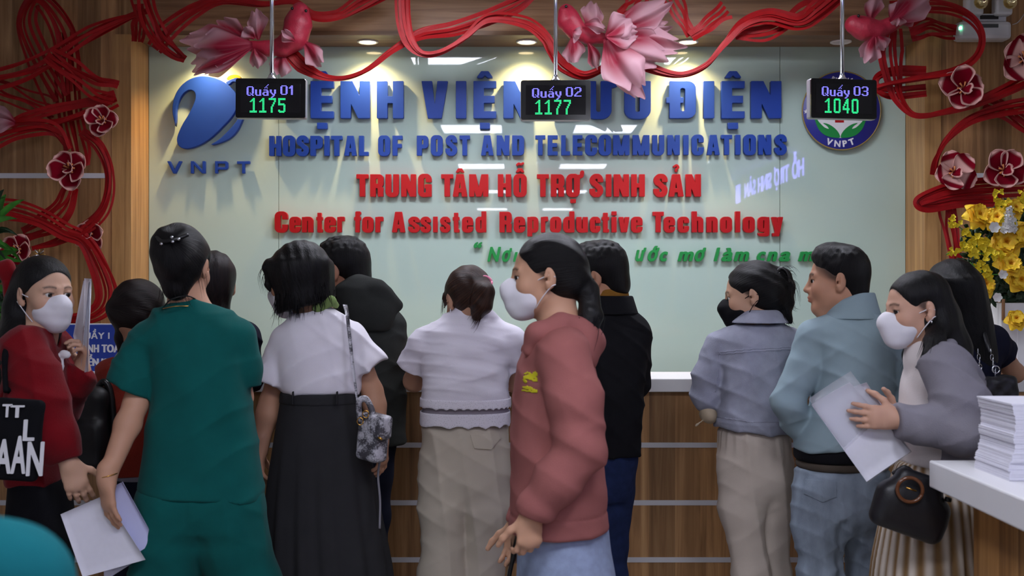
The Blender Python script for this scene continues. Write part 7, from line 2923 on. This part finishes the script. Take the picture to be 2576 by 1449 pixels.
# pink bud at the left edge
pb = thing('fabric_bud', 'pale pink fabric bud at the left edge beside the ribbons', 'fabric flower', pt(8, 300, 5.7))
M_fin = bpy.data.materials.new('translucent_fin')
MATS['translucent_fin'] = M_fin
nt, N, L, b = nodes(M_fin)
a_ = N.new('ShaderNodeAttribute')
a_.attribute_name = 'tint'
L.new(a_.outputs['Color'], b.inputs['Base Color'])
b.inputs['Roughness'].default_value = .5
b.inputs['Alpha'].default_value = .66
tr_ = N.new('ShaderNodeBsdfTranslucent')
L.new(a_.outputs['Color'], tr_.inputs['Color'])
mxs = N.new('ShaderNodeMixShader')
mxs.inputs[0].default_value = .4
L.new(b.outputs[0], mxs.inputs[1])
L.new(tr_.outputs[0], mxs.inputs[2])
L.new(mxs.outputs[0], N['Material Output'].inputs['Surface'])
CR, PW = np.array(srgb((168, 28, 62))), np.array(srgb((214, 172, 182)))


def fin(root, c0, tip, width, D, name='fin', wave=.5, core=.45, seed=0, lift=.03, narrow=.12):
    """Veil-like fin from base pixel c0 to tip pixel, widening to `width` px, wavy rim, crimson at the base."""
    rg = random.Random(seed)
    nu, nv = 18, 33
    a, b_ = np.array(c0, float), np.array(tip, float)
    d = b_ - a
    nrm = np.array([-d[1], d[0]]) / (np.linalg.norm(d) + 1e-9)
    ph = [rg.uniform(0, 6) for _ in range(4)]
    G = np.zeros((nu, nv, 3))
    col = np.zeros((nu, nv, 3))
    for i, u in enumerate(np.linspace(0, 1, nu)):
        hw = width / 2 * (narrow + (1 - narrow) * math.sin(min(u * 1.25, 1.0) * PI / 2) ** 1.1) * (1 - .35 * max(0, u - .75) / .25)
        for j, v in enumerate(np.linspace(-1, 1, nv)):
            rim = 1 - (.13 * (1 - abs(math.sin(v * 3.3 + ph[0])) ** .5) + .03 * math.sin(v * 9 + ph[1]) + .2 * v * v) * u
            p_ = a + d * u * rim + nrm * hw * v + nrm * 6 * math.sin(u * 4 + ph[2]) * u
            dep = -lift * math.sin(u * 2.2 + ph[3] * .3) + wave * .022 * u * math.sin(v * 5 + ph[1] + u * 2) + wave * .004 * u * math.sin(v * 11 + ph[2])
            G[i, j] = pt(p_[0], p_[1], D + dep)
            vein = .12 * max(0, math.sin(v * 26 + ph[0])) ** 4
            k = min(1, max(0, (u - (core + .1) * (.75 + .35 * math.sin(v * 4 + ph[3]))) / .4))
            k = min(1, max(k, vein + abs(v) ** 6 * .6 * u))
            col[i, j] = CR * (1 - k) + PW * k
    return grid_surf(name, G, M_fin, root, .0012, col.reshape(-1, 3))


fin(pb, (38, 308), (-20, 268), 44, 5.7, 'petal', .4, .1, 3)
fin(pb, (38, 312), (-25, 312), 40, 5.68, 'petal', .4, .05, 4)
M_fish = mat('crimson_fish', (150, 20, 46), rough=.5, noise=.12, nscale=60, bump=.3, bscale=160)
M_eyeb = mat('fish_eye', (8, 8, 10), rough=.1)


def fish(label, body, eyes, fins, D=5.6):
    """body: list of (px, py, radius px)."""
    c = pt(body[0][0], body[0][1], D)
    root = thing('fabric_fish', label, 'fish decoration', c, group='pink veil-tailed fish')
    S = Sdf()
    S.limb([(pt(x, y, D), r / F * D) for x, y, r in body], .03)
    S.disp(lambda P: (.0012 * wob(P, 120, 2)).astype(f4), .0012)
    sdf_obj('fish_body', S, .005, M_fish, root)
    for x, y, r in eyes:
        cc = pt(x, y, D) + np.array([0, -r * 1.0, 0])
        lathe('fish_eye', [(.0001, .008), (.005, .0065), (.008, 0), (.005, -.0065), (.0001, -.008)], M_eyeb, root, cc, 12)
    for k, (c0, tip, w_, core, dd, lift) in enumerate(fins):
        fin(root, c0, tip, w_, D + dd, 'tail_fin' if w_ > 85 else 'fin', 1.0, core, k + int(c[0] * 10), lift)
    return root


fish('pink veil-tailed fabric fish at the upper left, head up beside the left display rod',
     [(755, 28, 22), (750, 60, 32), (742, 95, 30), (712, 118, 22), (670, 122, 17), (632, 116, 14)],
     [(742, 30, .07), (776, 36, .07)],
     [((635, 112), (490, 130), 110, .5, -.03, .05), ((632, 118), (478, 165), 95, .42, .0, .03), ((632, 112), (455, 95), 90, .45, .04, .02), ((636, 118), (490, 192), 44, .7, -.05, .04),
      ((628, 110), (545, 55), 75, .6, .05, .02), ((650, 100), (640, 22), 55, .15, .04, .01), ((640, 98), (614, 68), 40, .2, .0, .03), ((640, 122), (650, 172), 46, .35, -.02, .03),
      ((712, 135), (700, 192), 60, .5, .02, .02), ((765, 105), (812, 165), 56, .45, .0, .03), ((742, 105), (708, 78), 34, .1, -.06, .04)])
fish('large pink veil-tailed fabric fish right of the middle display rod',
     [(1425, 30, 20), (1432, 52, 26), (1448, 75, 22), (1482, 92, 17), (1522, 97, 13)],
     [(1423, 22, .045)],
     [((1524, 95), (1600, 225), 120, .35, -.05, .06), ((1524, 92), (1680, 150), 110, .4, -.02, .05), ((1524, 92), (1590, 50), 80, .2, -.06, .05), ((1530, 88), (1690, 0), 80, .35, .0, .03),
      ((1525, 95), (1725, 115), 80, .42, .02, .04), ((1528, 92), (1622, 248), 84, .4, .02, .03), ((1526, 92), (1610, 90), 70, .25, -.08, .05), ((1480, 78), (1500, 5), 62, .2, .03, .02), ((1470, 60), (1525, 68), 40, .15, -.04, .05),
      ((1440, 80), (1462, 88), 44, .05, -.08, .05), ((1440, 92), (1450, 160), 60, .45, .0, .03), ((1480, 108), (1508, 172), 36, .45, -.03, .03), ((1530, 92), (1690, 60), 70, .1, .05, .02)])
fish('dark pink veil-tailed fabric fish behind the right display rod',
     [(2150, 62, 24), (2175, 72, 27), (2205, 78, 22), (2240, 62, 16), (2280, 45, 12)],
     [(2152, 46, .05)],
     [((2240, 55), (2340, -10), 90, .4, -.02, .03), ((2240, 50), (2270, 10), 60, .35, .0, .03), ((2200, 92), (2175, 158), 62, .3, -.03, .03), ((2210, 90), (2228, 125), 44, .2, -.03, .04), ((2190, 55), (2200, -15), 50, .3, .02, .02),
      ((2262, 42), (2262, 66), 40, .1, -.05, .03), ((2250, 50), (2310, 30), 60, .5, .02, .02)])

# emergency twin-head lamp on the right panel
el_ = thing('emergency_lamp', 'white twin-head emergency lamp at the upper right corner', 'emergency lamp', pt(2480, 98, 5.86))
M_wplast = mat('white_plastic', (206, 206, 208), rough=.4)


def pbox(name, x0, y0, x1, y1, D0, D1, m, bev=.006, parent=None):
    a, b2 = pt(x0, y1, D0), pt(x1, y0, D0)
    return box(name, (a[0], D0, a[2]), (b2[0], D1, b2[2]), m, parent, bev)


pbox('lamp_case', 2412, 52, 2547, 98, 5.82, 5.915, M_wplast, .02, el_)
pbox('bracket', 2432, 34, 2532, 54, 5.85, 5.91, M_wplast, .004, el_)
pbox('vent_slot', 2466, 38, 2512, 48, 5.846, 5.86, M_blackplastic, .001, el_)
pbox('label_plate', 2462, 60, 2512, 69, 5.815, 5.83, mat('grey_label', (70, 74, 74), rough=.4), .001, el_)
pbox('status_led', 2415, 66, 2420, 73, 5.813, 5.83, glow('green_status', (120, 255, 190), 3.0), .0005, el_)
M_refl = mat('reflector', (214, 196, 150), rough=.12, metal=1.0)
for x in (2455, 2528):
    c = pt(x, 13, 5.84)
    Rx = Matrix.Rotation(math.radians(80), 3, 'X')
    hdm = pbox('lamp_head', x - 22, -12, x + 22, 37, 5.81, 5.88, M_wplast, .015, el_)
    lathe('reflector_dish', [(.0001, -.012), (.014, -.008), (.026, .002), (.034, .012), (.036, .012)], M_refl, hdm, (c[0], 5.79, c[2]), 14, Matrix.Rotation(PI / 2, 3, 'X'))
    lathe('bulb', [(.0001, .006), (.003, .005), (.004, 0), (.003, -.005), (.0001, -.006)], mat('bulb', (250, 230, 160), rough=.1), hdm, (c[0], 5.79, c[2]), 12)
    pbox('neck', x - 6, 30, x + 6, 38, 5.85, 5.87, M_wplast, .002, el_)
tube('cable', catmull([pt(2547, 62, 5.9), pt(2562, 55, 5.9), pt(2580, 30, 5.9), pt(2600, 0, 5.9)], 6), .002, M_wplast, el_)
for x in (2448, 2510):
    pbox('foot', x - 5, 97, x + 5, 101, 5.85, 5.87, M_wplast, .001, el_)

# blue counter sign
M_sblue = mat('sign_blue', (28, 60, 160), rough=.35)
cs = thing('counter_sign', 'blue counter 1 payment sign with white border standing on the counter', 'sign', pt(248, 937, 4.86))
sx0, sx1, sy0, sy1 = 151, 345, 814, 938
SD = 4.86
pbox('sign_border', sx0, sy0, sx1, sy1, SD, SD + .012, M_whitepaint, .001, cs)
pbox('sign_face', sx0 + 3, sy0 + 3, sx1 - 3, sy1 - 3, SD - .0015, SD + .002, M_sblue, .0005, cs)
pbox('sign_foot', sx0 + 30, sy1 - 3, sx1 - 30, sy1 + 1, SD - .03, SD + .04, M_whitepaint, .001, cs)


def sign_text(txt, x0, x1, base, h, ox, oy):
    adv = []
    for ch in txt:
        if ch == ' ':
            adv.append(.35)
        else:
            f, a, b2 = font_shape(ch, ox, oy)
            adv.append(b2 - a + .09)
    k = (x1 - x0) / sum(adv)
    x = x0
    for ch, ad in zip(txt, adv):
        if ch != ' ':
            f, a, b2 = font_shape(ch, ox, oy)
            L = contours(f, a - .12, -.4, b2 + .2, 1.3, 1 / 45.)
            s = k / F * (SD - .002)
            sz = h / .73 / F * (SD - .002)
            o_ = pt(x, base, SD - .002)
            extrude_loops('letter', [np.column_stack([(q[:, 0] - a + .05) * s, q[:, 1] * sz]) for q in L], .001, M_whitepaint, cs, lambda X, Y, Z: np.column_stack([o_[0] + X, SD - .0015 - Z, o_[2] + Y]))
        x += k * ad


sign_text('QUẦY 1', 192, 276, 852, 16, .03, .02)
sign_text('THANH TOÁN', 178, 316, 886, 20, .075, .02)
sign_text('CHUYỂN KHOẢN', 163, 332, 920, 19, .08, .02)

# ---------------------------------------------------------------- plants
M_leaf = mat('leaf_green', (58, 132, 36), rough=.5, noise=.35, nscale=30)
M_leafd = mat('leaf_dark', (20, 52, 24), rough=.5, noise=.3, nscale=30)


def blade(root, base, tip, w_, droop, m, name='leaf', n=8, up=None):
    base, tip = np.asarray(base, float), np.asarray(tip, float)
    d = tip - base
    s_ = np.cross(d, (0, 1, .12))
    s_ /= np.linalg.norm(s_) + 1e-9
    G = np.zeros((n, 3, 3))
    for i, u in enumerate(np.linspace(0, 1, n)):
        c = base + d * u + np.array([0, 0, -droop * (2 * u - 1) ** 2 + droop * 1.0])
        hw = w_ * math.sin(PI * (.08 + .9 * u)) ** .8 * .5
        G[i] = [c - s_ * hw, c + np.array([0, -.15 * hw, .25 * hw]), c + s_ * hw]
    return grid_surf(name, G, m, root, .0008)


rg = random.Random(8)
pl = thing('potted_palm', 'green strap-leaved potted plant at the left edge behind the person in red', 'plant', pt(-60, 900, 5.27))
base = pt(-50, 800, 5.27)
lathe('pot', [(.0001, 0), (.12, 0), (.15, .3), (.145, .31), (.13, .29), (.0001, .29)], mat('grey_pot', (90, 88, 86)), pl, (base[0], 5.27, .751), 32)
for k in range(96):
    a = rg.uniform(-.5, 2.6)
    b0 = base + np.array([rg.uniform(-.08, .05), rg.uniform(-.12, .12), rg.uniform(-.25, .4)])
    ln = rg.uniform(.18, .36)
    t_ = b0 + np.array([math.cos(a) * ln * .75, rg.uniform(-.12, .05), math.sin(a) * ln * .8 - .02])
    t_[0] = min(t_[0], pt(20 + 36 * rg.random(), 0, 5.2)[0])
    blade(pl, b0, t_, .03, rg.uniform(.0, .05), M_leaf if rg.random() < .7 else M_leafd)
tube('stem', [(base[0], 5.27, 1.0), (base[0], 5.27, 1.3), (base[0] + .02, 5.25, 1.55)], .012, M_leafd, pl)

# yellow flower arrangement on its white stand
FD = 4.98
fl = thing('flower_stand', 'white box stand under the yellow flowers at the right end of the counter', 'flower stand', pt(2560, 940, FD))
a, b2 = pt(2518, 948, FD), pt(2640, 762, FD)
box('stand_board', (a[0], FD, CTR_Z + .0005), (b2[0], FD + .03, b2[2]), M_white, fl, .004)
box('stand_side', (a[0], FD + .031, CTR_Z + .0005), (a[0] + .03, FD + .2, b2[2]), M_white, fl, .004)
box('stand_panel', (a[0] + .07, FD - .004, CTR_Z + .02), (b2[0] - .02, FD + .001, b2[2] - .05), M_white, fl, .002)
c0 = pt(2524, 770, FD - .02)
tube('wooden_stake', [pt(2524, 806, FD - .015), pt(2524, 752, FD - .015)], .007, mat('raw_wood', (150, 110, 76)), fl)
M_yrose = mat('yellow_rose', (236, 176, 20), rough=.6, attr='tint', sub=.1)
YB, YT = np.array(srgb((222, 130, 6))), np.array(srgb((248, 204, 40)))


def rose(px, py, size, label, D=FD - .05, seed=0, face=(0, -1, .1)):
    rg = random.Random(seed)
    c = pt(px, py, D)
    r = size / F * D
    root = thing('yellow_rose', label, 'rose', c, group='yellow roses of the flower arrangement')
    f = np.array([rg.uniform(-.5, .3), -1, rg.uniform(-.1, .5)])
    f /= np.linalg.norm(f)
    s1 = np.cross(f, (0, 0, 1))
    s1 /= np.linalg.norm(s1)
    s2 = np.cross(s1, f)
    for lay, (n, ln, wd, op) in enumerate(((6, 1.08, .6, 1.3), (5, .92, .56, .95), (5, .7, .5, .62))):
        for k in range(n):
            a = 2 * PI * k / n + lay * .6 + rg.uniform(-.15, .15)
            d = s1 * math.cos(a) + s2 * math.sin(a)
            t_ = -s1 * math.sin(a) + s2 * math.cos(a)
            nu, nv = 9, 9
            G = np.zeros((nu, nv, 3))
            col = np.zeros((nu, nv, 3))
            for i, u in enumerate(np.linspace(0, 1, nu)):
                th = op * (.3 + .8 * u)
                tip = (1 - max(0, u - .55) / .45) if lay < 2 else 1.0
                for j, v in enumerate(np.linspace(-1, 1, nv)):
                    hw = wd * r * math.sin(PI * (.15 + .5 * min(u, .7))) * v * (.12 + .88 * tip ** .8)
                    curl = -.5 * r * max(0, u - .6) ** 1.3
                    G[i, j] = c + (d * math.sin(th) + f * math.cos(th)) * (ln * r * u) + t_ * hw + f * ((.12 if lay else -.1) * r * v * v * u + curl) + f * .14 * r * lay
                    k_ = min(1, u * 1.1)
                    col[i, j] = YB * (1 - k_) + YT * k_
            grid_surf('petal', G, M_yrose, root, .0008, col.reshape(-1, 3))
    nu, nv = 60, 4       # the rolled heart of the bloom
    G = np.zeros((nu, nv, 3))
    col = np.zeros((nu, nv, 3))
    for i, u in enumerate(np.linspace(0, 1, nu)):
        a = u * 5.2 * PI
        rr = r * (.03 + .36 * u) * (1 + .1 * math.sin(a * 1.5))
        for j, v in enumerate(np.linspace(0, 1, nv)):
            q = rr * (.75 + .35 * v)
            G[i, j] = c + (s1 * math.cos(a) + s2 * math.sin(a)) * q + f * r * (.25 + .42 * v * (1 - .35 * u))
            col[i, j] = YB * (1 - v * .8) + YT * v * .8
    grid_surf('heart', G, M_yrose, root, .0008, col.reshape(-1, 3))
    return root


roses = [(2455, 545, 36, 'topmost left of the arrangement'), (2508, 552, 34, 'beside the white flower spike'), (2545, 528, 30, 'behind the white flower spike'), (2530, 612, 42, 'largest in the middle of the arrangement'),
         (2578, 590, 38, 'cut off by the right edge'), (2535, 668, 36, 'below the largest rose'), (2470, 720, 34, 'lowest at the left of the arrangement'), (2566, 702, 36, 'low at the right edge above the stand'),
         (2556, 806, 28, 'single one drooping in front of the white stand')]
for i, (x, y, s_, w_) in enumerate(roses):
    rose(x, y, s_, 'yellow rose ' + w_, seed=i, D=FD - .05 - .03 * (i % 3))
M_white_fl = mat('white_petal', (232, 230, 226), rough=.6, sub=.1)
ws = thing('stock_flower', 'white stock flower spike among the yellow roses', 'flower', pt(2540, 575, FD - .12))
rg = random.Random(3)
for k in range(100):
    t_ = k / 100.
    a = k * 2.4
    rr = 23 * (1 - .7 * t_) * (.55 + .45 * ((k * 7) % 10) / 10) + 3
    c = pt(2538 + rr * math.cos(a) * .8, 582 - 62 * t_ + rg.uniform(-3, 3), FD - .13 + .03 * math.sin(a))
    s_ = .011 * (1 - .45 * t_)
    G = np.zeros((6, 9, 3))
    for i, u in enumerate(np.linspace(0, 1, 6)):
        for j, v in enumerate(np.linspace(0, 2 * PI, 9)):
            w_ = s_ * u * (1 + .3 * math.sin(3 * v + k))
            G[i, j] = c + np.array([math.cos(v) * w_, -.006 * u + .005 * math.sin(2 * v + k) * u, math.sin(v) * w_])
    grid_surf('floret', G, M_white_fl, ws, .0006)
tube('stem', [pt(2538, 640, FD - .06), pt(2538, 524, FD - .12)], .004, M_leafd, ws)
for i, (x, y, s_, nm) in enumerate(((2500, 572, 14, 'small white blossom left of the white flower spike'), (2522, 690, 12, 'small white blossom under the roses'), (2508, 748, 12, 'small white bud hanging below the arrangement'))):
    wf = thing('white_blossom', nm, 'flower', pt(x, y, FD - .12), group='small white blossoms')
    c = pt(x, y, FD - .14)
    for k in range(6):
        a = k * PI / 3 + i
        G = np.zeros((6, 5, 3))
        for iu, u in enumerate(np.linspace(0, 1, 6)):
            for jv, v in enumerate(np.linspace(-1, 1, 5)):
                hw = s_ / F * FD * .5 * math.sin(PI * (.1 + .8 * u)) * v
                G[iu, jv] = c + np.array([math.cos(a), -.35, math.sin(a)]) * s_ / F * FD * u + np.array([-math.sin(a), 0, math.cos(a)]) * hw
        grid_surf('petal', G, M_white_fl, wf, .0006)
# sprays of small yellow orchids
M_yel2 = mat('yellow_orchid', (226, 200, 24), rough=.6)
sprays = [([(2480, 610), (2440, 590), (2405, 565), (2388, 552)], 'spray of small yellow orchids reaching left of the top roses'),
          ([(2500, 650), (2460, 620), (2420, 625), (2380, 640)], 'spray of small yellow orchids reaching left in the middle'),
          ([(2510, 640), (2480, 640), (2450, 630), (2425, 612)], 'spray of small yellow orchids in front of the dark leaves'),
          ([(2540, 560), (2555, 520), (2570, 495), (2585, 480)], 'spray of small yellow orchids above the roses at the right edge'),
          ([(2520, 690), (2490, 690), (2465, 680), (2440, 660)], 'spray of small yellow orchids low above the lowest rose'),
          ([(2530, 570), (2520, 520), (2512, 500), (2500, 488)], 'thin spray of yellow buds above the white flower spike')]
for i, (pp, nm) in enumerate(sprays):
    sp_ = thing('orchid_spray', nm, 'orchid spray', pt(*pp[0], FD - .06), group='yellow orchid sprays')
    P = catmull([pt(x, y, FD - .08 - .02 * (i % 3)) for x, y in pp], 8)
    tube('stem', P, .002, M_leaf, sp_, 6)
    rg = random.Random(i + 20)
    for k in range(30):
        t_ = rg.random() ** .8
        q = P[int(t_ * (len(P) - 1))] + np.array([rg.uniform(-.022, .022), rg.uniform(-.03, .01), rg.uniform(-.022, .022)])
        s_ = .018 * (1 - .5 * t_)
        G = np.zeros((4, 16, 3))
        ph = rg.uniform(0, 6)
        tl = rg.uniform(-.5, .5)
        for iu, u in enumerate(np.linspace(0, 1, 4)):
            for jv, v in enumerate(np.linspace(0, 2 * PI, 16)):
                w_ = s_ * u * (.85 + .2 * math.sin(3 * v + ph))
                G[iu, jv] = q + np.array([math.cos(v) * w_, -.3 * w_ + tl * math.sin(v) * w_, math.sin(v) * w_])
        grid_surf('floret', G, M_yel2, sp_, .0006)
# dark foliage between the flowers
fo_ = thing('foliage', 'dark green foliage filling the yellow flower arrangement', 'foliage', pt(2540, 760, FD), kind='stuff')
vs, fs = [], []
rg = random.Random(12)
for k in range(900):
    x = 2420 + rg.random() * 190
    y = 520 + rg.random() * 235
    if (x - 2540) ** 2 / 128 ** 2 + (y - 645) ** 2 / 125 ** 2 > 1:
        continue
    c = pt(x, y, FD + .02 + rg.uniform(-.05, .08))
    a = rg.uniform(0, 2 * PI)
    ln, w_ = rg.uniform(.03, .055), rg.uniform(.014, .024)
    d = np.array([math.cos(a), rg.uniform(-.6, .1), math.sin(a)])
    s_ = np.array([-math.sin(a), rg.uniform(-.3, .3), math.cos(a)])
    k0 = len(vs)
    for u, h in ((0, 0), (.35, 1), (.7, .8), (1, 0)):
        for v in (-1, 1):
            for th in (0, .0008):
                vs.append(c + d * ln * u + s_ * w_ * .5 * h * v + np.array([0, th - .004 * h, 0]))
    for q in range(3):
        o_ = k0 + q * 4
        fs += [(o_, o_ + 2, o_ + 6, o_ + 4), (o_ + 1, o_ + 5, o_ + 7, o_ + 3), (o_, o_ + 4, o_ + 5, o_ + 1), (o_ + 2, o_ + 3, o_ + 7, o_ + 6)]
mesh_obj('leaves', vs, fs, M_leafd, fo_)
S = Sdf()
S.u(ell(pt(2550, 650, FD + .06), V(.14, .05, .15)), .02)
sdf_obj('flower_foam', S, .01, M_leafd, fo_)
box('support_block', pt(2530, 761.5, FD + .04) - np.array([.0, 0, .0]), pt(2600, 740, FD + .04) + np.array([0, .05, 0]), M_leafd, fo_)
